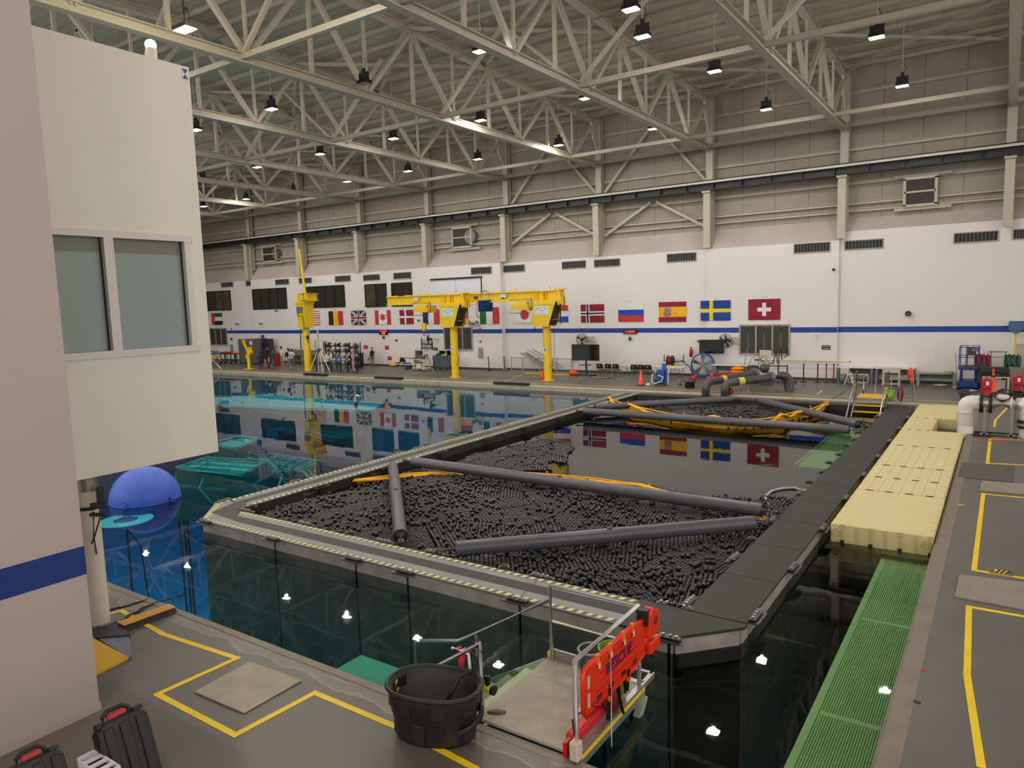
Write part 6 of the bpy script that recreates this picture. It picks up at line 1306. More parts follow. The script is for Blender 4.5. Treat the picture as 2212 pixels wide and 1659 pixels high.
# A-frame sign, bucket, caddies under the benches
t = thing('floor_sign', 'white folding wet floor sign with dark letters before the left grey workbench', 'sign', G0(1836, 831)); 
for s in (-1, 1):
    m = MB(); m.prism([(s*.3-.13, -.2, 0), (s*.3+.02, -.2, 0), (.03, -.2, .68), (-.05, -.2, .68)], (0, .4, 0)) if s > 0 else m.prism([(s*.3, -.2, 0), (s*.3+.04, -.2, 0), (.0, -.2, .68), (-.05, -.2, .68)], (0, .4, 0)); m.build('sign_leaf', M('leaf_white', (206, 212, 220), .4), t)
m = MB()
for k in range(3): z_ = .15+.18*k; x_ = .26-.1*k; m.box((x_+.015, -.205, z_), (.05, .01, .1), 0)
m.build('sign_marks', M('mark_navy', (50, 60, 90), .5), t)
t = thing('grey_bucket', 'small grey bucket under the left grey workbench', 'bucket', G0(1821, 828)); m = MB(); m.lathe([(0, 0), (.15, 0), (.18, .5), (.165, .5), (.14, .03), (0, .03)], (0, 0, 0), 18); m.build('bucket_body', grey, t); m = MB(); m.ring((0, 0, .5), .175, .012, n=18); m.build('bucket_rim', grey, t)
t = thing('step_box', 'beige wooden step unit with shelves under the left grey workbench', 'box', G0(1856, 827)); m = MB(); m.bx(-.95, -.5, -.2, .2, 0, .82); m.bx(-.5, .5, -.2, .2, .0, .06); m.bx(-.5, .5, -.2, .2, .45, .5); m.bx(.45, .5, -.2, .2, 0, .5); m.build('step_body', beige, t, bevel=.01)
t = thing('beige_stand', 'tall beige crate stand before the right grey workbench', 'stand', G0(1925, 833)); m = MB(); m.bx(-.4, .4, -.2, .2, .7, .95); m.bx(-.4, .4, -.2, .2, .08, .12); m.build('crate', beige, t)
for s in (-1, 1): m = MB(); m.bar((s*.38, -.2, 0), (s*.38, -.2, .95), .06); m.bar((s*.38, .2, 0), (s*.38, .2, .95), .06); m.build('leg', beige, t)
# scissor lift
sb = M('lift_blue', (26, 56, 130), .4); t = thing('scissor_lift', 'blue scissor lift with a railed platform by the right wall', 'lift', G0(2091, 839))
m = MB(); m.bx(-.42, .42, -.6, .7, .1, .42); m.box((0, -.62, .25), (.3, .05, .22)); m.build('chassis', sb, t, bevel=.02)
for s in (-1, 1):
    for yy in (-.45, .5): m = MB(); m.cyl((s*.34, yy, .13), (s*.46, yy, .13), .13, 16); m.build('wheel', black, t)
    m = MB()
    for k in range(3): z_ = .45+.16*k; m.bar((s*.33, -.5, z_), (s*.33, .5, z_+.16), .05, .09); m.bar((s*.28, .5, z_), (s*.28, -.5, z_+.16), .05, .09)
    m.build('scissor_arm', sb, t)
m = MB(); m.bx(-.42, .42, -.65, .75, .98, 1.1); m.build('platform', sb, t); m = MB(); m.bx(-.4, .4, -.63, .73, 1.1, 1.13); m.build('platform_floor', M('floor_brown', (70, 62, 56), .6), t)
m = MB()
for z_ in (1.62, 2.12): m.tube([(-.4, -.63, z_), (.4, -.63, z_), (.4, .73, z_), (-.4, .73, z_)], .022, 6, closed=True)
for x in (-.4, -.1, .4):
    for yy in (-.63, .73): m.bar((x, yy, 1.1), (x, yy, 2.12), .04)
m.build('guard_rail', sb, t); m = MB(); m.box((.1, .6, 1.85), (.35, .15, .4)); m.build('control_box', dgrey, t); m = MB(); m.box((.25, -.55, 2.0), (.25, .15, .15)); m.build('joystick_box', grey, t)
# hoses on their stand, toolbox, bin, net, mop
t = thing('hose_stand', 'steel hose stand behind the tool box by the right wall', 'stand', G0(2153, 838)); m = MB(); m.ring((0, 0, 1.82), .4, .02, n=20); m.bar((-.25, 0, 0), (-.3, 0, 1.85), .05); m.bar((.25, 0, 0), (.3, 0, 1.85), .05); m.bar((-.9, .0, 1.55), (.9, 0, 1.55), .05); m.bar((-.28, 0, 1.0), (.28, 0, 1.0), .04); m.build('stand_frame', galv, t)
for s, col, wh in ((-1, (130, 26, 44), 'dark red'), (1, (20, 76, 62), 'dark green')):
    t = thing('coiled_hose', '%s hose coiled thick on the %s side of the stand by the right wall' % (wh, 'left' if s < 0 else 'right'), 'hose', tuple(Vector(G0(2153, 838))+Vector((s*.62, -.05, 1.15)))); hm_ = M('hose_'+wh.split()[1], col, .4); rr = random.Random(5+s)
    for k in range(3):
        m = MB(); P = []
        for i in range(110): a_ = i/110*2*PI*5; P.append((-.34+.2*k+.05*a_/6+.03*math.sin(a_*1.7+k), (.2+.03*math.sin(a_*.61))*math.cos(a_), .5*math.sin(a_)+.05*math.sin(a_*.37+k)))
        m.tube(P, .034, 6); m.build('hose_loop', hm_, t)
t = thing('tool_chest', 'black tool box on a wooden stand behind the orange cone by the right wall', 'tool box', G0(2150, 846)); m = MB(); m.prism([(-.62, -.3, .92), (.62, -.3, .92), (.5, -.3, 1.2), (-.55, -.3, 1.2)], (0, .55, 0)); m.build('chest_lid', M('chest_black', (38, 38, 40), .5), t, bevel=.03); m = MB(); m.bx(-.62, .62, -.3, .28, .76, .92); m.build('chest_base', black, t, bevel=.02); text('STORAGE', 'chest_lettering', .07, M('letter_grey', (130, 130, 130), .5), t, (0, -.31, .85), FACE_Y)
m = MB()
for x in (-.5, .5):
    for yy in (-.25, .25): m.bar((x, yy, 0), (x, yy, .76), .09)
m.bx(-.55, .55, -.3, .3, .7, .76); m.bx(-.5, .5, -.25, .25, .1, .16); m.build('wooden_stand', beige, t); m = MB(); m.bx(-.4, .4, -.2, .2, .16, .6); m.build('clear_bag', M('bag_pale', (170, 164, 156), .3, bump=.8, bs=12), t)
t = thing('coat_bag', 'dark grey coat like bag hanging between the scissor lift and the tool box', 'bag', G0(2121, 842)); m = MB(); m.sphere((0, 0, .7), .5, 14, 10, (.55, .4, 1.3)); m.build('bag_body', M('bag_grey', (66, 64, 62), .8, bump=.8, bs=5), t)
t = thing('trash_bin', 'brown grey lidded trash bin at the right edge behind the white pipes', 'bin', G0(2186, 847)); tm = M('bin_taupe', (112, 100, 90), .5); m = MB(); m.prism([(-.3, -.25, 0), (.3, -.25, 0), (.3, .25, 0), (-.3, .25, 0)], (0, 0, .1)); m.lathe([(0, 0), (.4, 0), (.5, .85), (0, .85)], (0, 0, 0), 4+0, sx=1, sy=.9); m.build('bin_body', tm, t, bevel=.03); m = MB(); m.lathe([(.54, .85), (.54, .92), (.42, 1.2), (0, 1.2)], (0, 0, 0), 4, sx=1, sy=.9); m.build('bin_lid', tm, t, bevel=.03)
t = thing('pool_net', 'blue pool net on a yellow pole leaning on the right wall', 'net', G0(2190, 838)); m = MB(); m.cyl((.05, 0, 0), (-.02, .35, 2.7), .04, 8); m.build('pole', M('pole_yellow', (214, 178, 36), .5), t); m = MB(); m.tube([(-.02, .35, 2.65), (-.35, .38, 2.95), (-.3, .4, 3.3), (.3, .4, 3.3), (.34, .38, 2.95)], .03, 6, closed=True); m.prism([(-.02, .37, 2.7), (.34, .37, 2.95), (.3, .39, 3.3), (-.3, .39, 3.3), (-.35, .37, 2.95)][::-1], (0, .02, 0)); m.build('net_bag', M('net_blue', (66, 96, 136), .6), t)
t = thing('mop', 'thin mop leaning on the wall left of the scissor lift', 'mop', G0(2066, 838)); m = MB(); m.cyl((0, 0, .05), (-.1, .3, 1.75), .02, 8); m.build('handle', galv, t); m = MB(); m.box((0, 0, .04), (.3, .14, .07)); m.build('mop_head', M('mop_pale', (180, 176, 168), .8), t)
for px, py, lab in ((2032, 834.5, 'small pale cloth on the deck before the low steel bench'), (2095, 846, 'grey cloth on the deck before the scissor lift')): m = MB(); m.sphere((0, 0, .03), .3, 12, 6, (1.1, .7, .2)); o = m.build('floor_cloth', M('cloth_pale', (176, 168, 158), .8)); o.location = Vector(G0(px, py)); tag(o, lab, 'cloth')
c = Vector(GY(2040, 798, 43.3)); m = MB()
for k in range(4): m.ring((0, 0, .03+.03*k), .2+.02*(k % 2), .02, n=20, k=5)
o = m.build('hose_coil', M('hose_yellow', (196, 180, 90), .5)); o.location = tuple(Vector(G0(2030, 836))+Vector((.35, .3, .67))); tag(o, 'small yellow hose coil on the low steel bench', 'hose')
# white recessed door at the right edge
x0, x1, z0, z1, Yd = rect(2196, 745, 2300, 842); m = MB(); m.bx(x0, x1, Yd-.01, Yd+.02, 0, z1); o = struct(m, 'door_2', M('door_grey', (186, 178, 168), .5)); m = MB(); m.bx(x0-.06, x0, Yd-.04, Yd, 0, z1+.06); m.bx(x0-.06, x1, Yd-.04, Yd, z1, z1+.06); m.build('door_frame', M('door_trim', (200, 192, 182), .5), o, origin=False)
# gurneys and grey cabinets at far left, shelves and benches behind the visitors
t = thing('grey_locker', 'tall dark grey double cabinet with two papers on its doors, far left', 'cabinet', G0(541, 786)); lk = M('locker_grey', (92, 88, 80), .5); m = MB(); m.bx(-1.2, 1.2, -.3, .4, .1, 2.35); m.build('body', lk, t, bevel=.01)
for s in (-1, 0, 1): m = MB(); m.bx(s*.8-.39, s*.8+.39, -.33, -.3, .15, 2.3); d_ = m.build('door', lk, t)
m = MB(); m.bx(-.35, -.1, -.345, -.335, 1.75, 2.2); m.box((.75, -.34, 2.0), (.4, .01, .35), 0, ry=.6); m.build('door_paper', white, t)
t = thing('blue_locker', 'blue locker beside a dark door frame at the far left', 'cabinet', G0(569, 784)); m = MB(); m.bx(-.7, .3, -.3, .4, 0, 2.35); m.build('body', M('locker_blue', (54, 92, 150), .5), t, bevel=.01); m = MB(); m.bx(.32, 1.2, -.2, .4, 0, 2.3); m.build('dark_locker', M('locker_dark', (50, 48, 46), .5), t); m = MB(); m.bx(.9, 1.0, -.22, -.2, 1.3, 1.5); m.build('notice', white, t)
for i, (px, py, col, lab) in enumerate(((470, 784.5, (60, 120, 170), 'wheeled stretcher with a blue blanket at the far left'), (494, 785, (190, 30, 34), 'wheeled stretcher with a red pad, right of the blue one'), (515, 785, (230, 160, 20), 'wheeled stretcher with red and orange pads next to the grey cabinet'))):
    t = thing('wheeled_stretcher', lab, 'stretcher', G0(px, py)); m = MB(); m.bx(-.9, .9, -.3, .3, .9, .95); m.bx(-.9, .9, -.3, .3, .2, .25); m.build('frame', dgrey, t); m = MB(); m.box((0, 0, 1.05), (1.5, .55, .16), 0, ry=.12 if i == 0 else 0); m.build('pad', M('pad_%d' % i, col, .7, bump=.5, bs=8), t, bevel=.05)
    m = MB()
    for s in (-1, 1):
        if i == 0: m.bar((s*.7, 0, .25), (-s*.7, 0, .9), .07)
        else: m.bar((s*.8, -.25, .05), (s*.8, -.25, .9), .06); m.bar((s*.8, .25, .05), (s*.8, .25, .9), .06); m.bar((s*.2, -.25, .25), (s*.2, -.25, .9), .05)
    m.build('legs', yellow if i == 0 else dgrey, t); m = MB()
    for s in (-1, 1): m.cyl((s*.8-.03, -.25, .07), (s*.8+.03, -.25, .07), .07, 10); m.cyl((s*.8-.03, .25, .07), (s*.8+.03, .25, .07), .07, 10)
    m.build('wheels', black, t)
t = thing('steel_bench', 'stainless steel table with a lower shelf behind the person with the backpack', 'bench', G0(651, 787)); m = MB(); m.bx(-2.0, 2.0, -.35, .35, .86, .92); m.bx(-2.0, 2.0, -.3, .35, .28, .33); m.bx(-2.0, 2.0, .33, .36, .3, 1.3); m.build('bench_top', M('steel_dull', (140, 134, 124), .4, .4), t)
for x in (-1.9, -.6, .6, 1.9): m = MB(); m.bar((x, -.3, 0), (x, -.3, .86), .06); m.build('leg', galv, t)
m = MB(); m.sphere((0, 0, .12), .5, 12, 8, (1.3, .5, .35)); o = m.build('white_bundle', white); o.location = Vector(G0(651, 787))+Vector((.7, 0, .4)); tag(o, 'white bundle on the lower shelf of the stainless table', 'bundle')
t = thing('red_case', 'red case behind the man in the beige shirt', 'case', G0(600, 790)); m = MB(); m.bx(-.35, .35, -.2, .2, 0, 1.0); m.build('case_body', M('case_red2', (150, 24, 34), .5), t, bevel=.02); m = MB(); m.bx(-.3, .3, -.22, .2, 1.0, 1.15); m.build('case_lid', dgrey, t)
t = thing('storage_rack', 'black storage rack full of small gear behind the middle group of visitors', 'rack', G0(738, 796)); m = MB()
for x in (-1.8, -.6, .6, 1.8): m.bar((x, 0, 0), (x, 0, 2.15), .06); m.bar((x, .5, 0), (x, .5, 2.15), .06)
for z_ in (.3, .85, 1.35, 1.8): m.bx(-1.8, 1.8, 0, .5, z_, z_+.04)
m.build('rack_frame', black, t); rr = random.Random(8); rl = t.location
for k, (col, nm) in enumerate((((40, 40, 42), 'dark'), ((196, 196, 198), 'white'), ((120, 124, 128), 'grey'))):
    for i, z_ in enumerate((.34, .89, 1.39, 1.84)):
        for j in range(3):
            h_ = rr.uniform(.16, .34); m = MB(); m.box((0, 0, h_/2), (rr.uniform(.2, .36), .3, h_)); o = m.build('gear_box', M('gear_'+nm, col, .6), bevel=.03, origin=False)
            o.location = rl+Vector((-1.6+1.2*j+.38*k+.05*rr.random(), .25, z_)); tag(o, nm+' gear box on the black storage rack behind the visitors', 'box', nm+' gear boxes on the storage rack')
t = thing('black_crate', 'tall black crate standing right of the visitors in navy', 'crate', G0(773, 792)); m = MB(); m.bx(-.45, .45, -.3, .3, 0, 1.15); m.build('crate_body', M('crate_black', (40, 40, 42), .6), t, bevel=.03); m = MB(); m.bx(-.47, .47, -.32, .32, 1.08, 1.16); m.build('crate_lid', black, t)
rb = GY(763, 751, WF-.25)
for k_, wh in ((-1, 'left of the pair'), (1, 'right of the pair')):
    m = MB(); m.sphere((0, 0, 0), .19, 12, 8); m.cyl((0, 0, .17), (0, .1, .24), .03, 8); o = m.build('red_ball', red, origin=False); o.location = rb+Vector((k_*.19, -.2, 0)); tag(o, 'red ball float hung on the wall above the black crate, '+wh, 'float')
m = MB(); m.box((.45, -.1, .06), (.5, .15, .15)); o = m.build('wall_bar', dgrey, bevel=.02, origin=False); o.location = rb; tag(o, 'dark bar bracket on the wall right of the red ball floats', 'bracket')
# black strips stand in for dark gutter gaps in the far coping
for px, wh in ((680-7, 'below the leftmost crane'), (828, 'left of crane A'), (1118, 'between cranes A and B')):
    c = GZ(px, 812 if px < 700 else 820 if px < 900 else 828); m = MB(); m.bx(-1.3, 1.3, -.05, .16, -.12, .02); o = m.build('coping_gap', black); o.location = (c.x, PY1, 0); tag(o, 'black strip for a dark gutter gap in the far coping '+wh, 'strip')
# ------------------------------------------------------------------ grey pump pipes into the far end of the tank
pg_ = M('pipe_grey', (74, 74, 76), .35, var=.05, vs=2)
def elbow(P, r): return P
t = thing('pump_pipes', 'pair of thick dark grey pipes bending down into the far end of the tank', 'pipe', G0(1560, 846)); L0 = t.location
def bend(pts, rad=.45, n=6):
    out = [Vector(pts[0])]
    for i in range(1, len(pts)-1):
        a, b, c = Vector(pts[i-1]), Vector(pts[i]), Vector(pts[i+1]); d1, d2 = (a-b).normalized(), (c-b).normalized(); r_ = min(rad, (a-b).length*.45, (c-b).length*.45); p, q = b+d1*r_, b+d2*r_
        for k in range(n+1): s = k/n; out.append(p*(1-s)**2+b*2*s*(1-s)+q*s*s)
    return out+[Vector(pts[-1])]
for i, (px, py, ex, ey) in enumerate(((1500, 857, 1632, 826), (1545, 858, 1668, 836))):
    p0 = GZ(px, py+4, 0); p0 = Vector((p0.x, 35.9, -.4)); top = Vector((p0.x, 35.9, .62)); e = GZ(ex, ey+11, .0); e = Vector((e.x, e.y if e.y < 40.6 else 40.6, .78))
    m = MB(); m.tube(bend([p0, top, e], .42), .2, 16); pi_ = m.build('pipe_run', pg_, t, True)
    d = (e-top).normalized(); c = top.lerp(e, .33); m = MB(); m.cyl(c-d*.16, c+d*.16, .206, 18, caps=False); m.build('label_band', M('band_yellow', (214, 200, 90), .5), pi_, True)
    c = top.lerp(e, .97); m = MB(); m.cyl(c-d*.09, c+d*.09, .3, 20); m.build('flange', M('flange_grey', (120, 122, 122), .4, .3), pi_, True)
    if i == 1: m = MB(); m.tube(bend([e, e+d*.9, e+d*.9+Vector((.1, 0, -.8))], .4), .24, 16); m.build('outlet_elbow', pg_, t, True)
    m = MB(); c = top.lerp(e, .5); m.bar((c.x, c.y, 0), (c.x, c.y, c.z), .07); m.box((c.x, c.y, .03), (.5, .4, .05)); m.build('pipe_support', galv, t, True)
t = thing('grey_pump', 'round dark pump housing between the two thick grey pipes and the wall', 'pump', G0(1655, 832)); m = MB(); m.cyl((0, 0, 0), (0, 0, .5), .35, 20); m.sphere((-.1, 0, .95), .28, 14, 8); m.build('housing', pg_, t); m = MB(); m.sphere((.05, 0, 1.2), .18, 10, 8); m.tube([(-.3, 0, 1.2), (-.25, 0, 1.6), (0, 0, 1.65), (.0, 0, 1.4)], .03, 6); m.build('motor_head', galv, t)
t = thing('black_vacuum', 'black drum vacuum on the deck right of the orange bundles', 'vacuum', G0(1628, 828)); m = MB(); m.lathe([(0, 0), (.25, 0), (.3, .5), (.3, .9), (.22, 1.0), (0, 1.05)], (0, 0, 0), 18); m.build('drum', black, t); m = MB(); m.ring((0, 0, .6), .31, .03, n=18); m.build('band', dgrey, t)
t = thing('red_valve', 'small red valve between the ends of the grey pipes', 'valve', G0(1577, 853)); m = MB(); m.ring((0, 0, .2), .14, .04, ax=(0, 1, .2), n=12); m.cyl((0, 0, 0), (0, 0, .3), .06, 8); m.build('valve_wheel', M('valve_red', (150, 30, 50), .4), t)
m = MB(); m.tube([G0(1680, 846), G0(1700, 848), G0(1712, 842), tuple(Vector(G0(1716, 840))+Vector((.2, 0, .15)))], .05, 8); tag(m.build('drain_hose', galv), 'grey drain hose on the deck right of the pump pipes', 'hose')
# ------------------------------------------------------------------ white pipe bridge by the dock
wp_ = M('pvc_white', (226, 222, 214), .35); blk = M('coupling_black', (30, 30, 32), .5)
t = thing('pipe_bridge', 'white plastic pipe bridge with black flanges and red valve actuators at the right edge', 'pipe', (-1.0, 28.3, 0)); 
pa = Vector((-1.22, 28.9, -.3)); ya_ = 28.9
def PB(mb, name, mat, **k): return mb.build(name, mat, t, True, **k)
zt_ = 1.1; xr = 1.05
m = MB(); m.tube(bend([(-1.22, ya_, -.4), (-1.22, ya_, zt_), (-.8, ya_, zt_)], .4, 4), .25, 20); PB(m, 'inlet_pipe', wp_)
m = MB(); m.tube([(-.46, ya_, zt_), (.1, ya_, zt_)], .235, 20); PB(m, 'cross_pipe', wp_)
m = MB(); m.tube(bend([(.08, ya_, zt_), (.55, ya_, zt_), (.55, ya_, .5)], .45, 3), .25, 20); m.cyl((.55, ya_, .0), (.55, ya_, .34), .23, 20); PB(m, 'outlet_pipe', wp_)
m = MB(); m.cyl((.72, ya_+.45, .55), (.72, ya_+.45, 1.66), .25, 20); m.tube([(.3, ya_+.1, zt_), (.72, ya_+.45, 1.15)], .22, 16); PB(m, 'riser_pipe', wp_)
m = MB(); m.cyl((-1.22, ya_, .75), (-1.22, ya_, .79), .262, 20); PB(m, 'joint_ring', wp_); m = MB(); m.cyl((.05, ya_, zt_), (.09, ya_, zt_), .25, 20); PB(m, 'joint_ring', wp_)
for x in (-.82, -.56): m = MB(); m.cyl((x, ya_, zt_), (x+.1, ya_, zt_), .34, 24); PB(m, 'flange', blk)
m = MB(); m.cyl((-.72, ya_, zt_), (-.56, ya_, zt_), .3, 24)
for i in range(10): a_ = 2*PI*i/10; m.cyl((-.86, ya_+.3*math.cos(a_), zt_+.3*math.sin(a_)), (-.42, ya_+.3*math.cos(a_), zt_+.3*math.sin(a_)), .022, 6)
PB(m, 'flange_bolts', steel)
for z0_ in (.32, .5): m = MB(); m.cyl((.55, ya_, z0_), (.55, ya_, z0_+.1), .3, 22); PB(m, 'flange', blk)
m = MB(); m.cyl((.55, ya_, .42), (.55, ya_, .5), .36, 22); PB(m, 'grey_flange', galv)
ra = M('actuator_red', (176, 26, 36), .4)
for x, y_ in ((-.64, ya_), (.25, ya_+1.4)): m = MB(); m.box((x, y_, zt_+.66), (.32, .34, .36)); m.cyl((x, y_-.02, zt_+.3), (x, y_-.02, zt_+.5), .14, 14); ac = PB(m, 'actuator', ra, bevel=.05); m = MB(); m.box((x+.02, y_-.18, zt_+.7), (.09, .01, .13)); m.build('actuator_label', white, ac, True)
m = MB(); m.cyl((-.5, ya_+1.4, zt_), (.9, ya_+1.4, zt_), .22, 18); m.cyl((.1, ya_+1.4, zt_), (.4, ya_+1.4, zt_), .3, 18); PB(m, 'rear_pipe', blk)
m = MB(); m.sphere((-.18, ya_, zt_+.24), .2, 14, 8, (1., 1, .55)); PB(m, 'vent_cap', wp_); m = MB(); m.cyl((-.16, ya_, zt_+.32), (-.16, ya_, zt_+.52), .09, 12); m.tube([(-.32, ya_, zt_+.44), (-.16, ya_, zt_+.52), (.02, ya_, zt_+.44)], .03, 6); PB(m, 'hand_valve', dgrey)
for x in (-.66, .1):
    m = MB(); m.bar((x+.1, ya_+.3, .06), (x+.1, ya_+.3, zt_), .06); PB(m, 'support_stand', galv); m = MB(); m.bar((x, ya_-.3, .06), (x, ya_-.3, zt_-.1), .06); m.bar((x-.12, ya_-.3, .08), (x+.12, ya_-.3, .08), .06); PB(m, 'support_stand', galv)
m = MB(); m.bx(-1.0, .28, ya_-.38, ya_-.24, 0, .06); PB(m, 'base_rail', blk); m = MB(); m.bx(-.95, .3, ya_+.24, ya_+.38, 0, .06); PB(m, 'base_rail', blk)
t.location.x += .2; t.location.y += .3
t = thing('dark_fitting', 'dark capped pipe fitting left behind the white pipe bridge', 'fitting', G0(2085, 864)); m = MB(); m.cyl((0, 0, 0), (0, 0, .3), .22, 16); m.cyl((0, 0, .3), (0, 0, .36), .3, 16); m.box((0, 0, .45), (.3, .12, .12)); m.build('fitting_body', dgrey, t)
m = MB(); m.cyl((0, 0, 0), (0, 0, .4), .05, 8); m.box((0, 0, .45), (.2, .12, .1)); o = m.build('small_valve', dgrey); o.location = (.92, 29.65, 1.66); tag(o, 'small dark valve on top of the white riser at the right edge', 'valve')
# ------------------------------------------------------------------ yellow steps into the tank at its far right corner
t = thing('yellow_steps', 'steel steps with yellow treads and tall handrails at the tank far corner', 'steps', (-4.75, 35.2, 0))
def YS(mb, name, mat, **k): return mb.build(name, mat, t, True, **k)
yx0, yx1 = -5.3, -4.12; yt = M('tread_yellow', (232, 176, 22), .5, bump=.4, bs=60)
m = MB(); m.bx(yx0, yx1, 34.35, 35.75, .36, .41); YS(m, 'top_tread', yt); m = MB(); m.bx(yx0-.02, yx1+.02, 34.3, 34.36, .28, .4); YS(m, 'nosing', galv)
for i in range(6):
    yy = 34.0-.33*i; zz = .12-.24*i; m = MB(); m.bx(yx0, yx1, yy, yy+.28, zz-.03, zz); YS(m, 'tread', yt)
for x in (yx0-.03, yx1+.03):
    m = MB(); m.bar((x, 34.4, .3), (x, 31.9, -1.4), .04, .16); YS(m, 'stringer', galv)
    m = MB(); m.tube([(x, 32.0, -.3), (x, 34.55, 1.55), (x, 34.75, 1.55), (x, 34.75, .36)], .032, 8); YS(m, 'handrail', steel); m = MB(); m.tube([(x, 33.6, -.2), (x, 34.3, .6), (x, 34.3, .36)], .025, 8); YS(m, 'lower_rail', steel)
text('1', 'step_number', .22, white, t, Vector((yx0-.06, 34.0, .12))-t.location, FACE_Y)
t = thing('far_rail', 'slanted double handrail behind the tank left of the yellow steps', 'rail', tuple(GZ(1800, 858))); a, b = GZ(1797, 862, .0), Vector((-5.35, 36.6, 1.05)); m = MB(); m.tube([a-t.location, b-t.location, b-t.location+Vector((0, .9, 0)), b-t.location+Vector((0, .9, -1.05))], .025, 8); m.build('upper_rail', steel, t); m = MB(); m.tube([a-t.location+Vector((.1, .9, 0)), b-t.location+Vector((0, .9, .0))], .025, 8); m.build('lower_rail', steel, t)
t = thing('gate_frame', 'steel gate frame with a yellow torch left of the yellow steps', 'frame', (-5.0, 36.35, 0)); m = MB(); m.tube([(-.3, 0, 0), (-.3, 0, 1.05), (.2, 0, 1.05), (.2, 0, 0)], .028, 8); m.tube([(-.3, 0, .45), (.2, 0, .45)], .02, 8); m.tube([(.2, .0, 1.05), (.5, .9, 1.1), (.5, .9, 0)], .025, 8); m.build('gate_tube', steel, t); m = MB(); m.cyl((.45, .8, .55), (.6, .8, .5), .07, 10); m.build('torch', M('torch_yellow', (226, 234, 40), .4), t)
sr = Vector(G0(1930, 869)); t = thing('side_rail', 'bent steel rail with orange straps right of the yellow steps', 'rail', tuple(sr)); m = MB(); m.tube([(-.1, 0, 0), (-.1, 0, 1.05), (.25, 0, 1.05), (.7, .5, 1.4), (.75, .5, 0)], .028, 8); m.tube([(.25, 0, 0), (.25, 0, 1.05)], .028, 8); m.tube([(-.1, 0, .4), (.25, 0, .4)], .02, 8); m.build('rail_tube', steel, t)
m = MB(); m.sphere((0, 0, 0), .16, 12, 8, (.8, .6, 1.6)); m.sphere((.05, -.05, -.3), .1, 10, 6, (.8, .6, 1.6)); o = m.build('orange_straps', M('straps_orange', (230, 84, 40), .7, bump=.9, bs=9)); o.location = sr+Vector((.62, .35, .85)); tag(o, 'bunch of orange straps hung on the bent rail right of the yellow steps', 'straps')
m = MB(); m.sphere((0, 0, .4), .17, 12, 8, (.8, .6, 2.2)); o = m.build('maroon_bag', M('bag_wine', (150, 20, 56), .6)); o.location = sr+Vector((.25, .2, 0)); tag(o, 'wine red bag standing behind the bent rail right of the yellow steps', 'bag')
t = thing('lime_tub', 'lime green flexible tub right of the yellow steps', 'tub', tuple(sr+Vector((-.2, .1, 0)))); m = MB(); m.lathe([(0, 0), (.15, 0), (.23, .5), (.21, .5), (.13, .03), (0, .03)], (0, 0, 0), 24); m.build('tub_body', MATS['lime'], t); m = MB(); m.ring((0, 0, .5), .22, .018, n=24); m.build('tub_rim', MATS['lime_rim'], t)
# white handrails dipping into the far left corner of the pool
a = GZ(484, 803, -.28); t = thing('pool_handrail', 'white pool handrail dipping into the water at the far left', 'rail', (a.x, a.y, -.28)); b = GY(458, 776, a.y); m = MB(); m.tube([(0, 0, -1.0), (0, 0, 0), tuple(b-Vector((a.x, a.y, -.28))), tuple(b-Vector((a.x, a.y, -.28))+Vector((-.3, 0, -1.9)))], .045, 8); m.build('rail_tube', white, t)
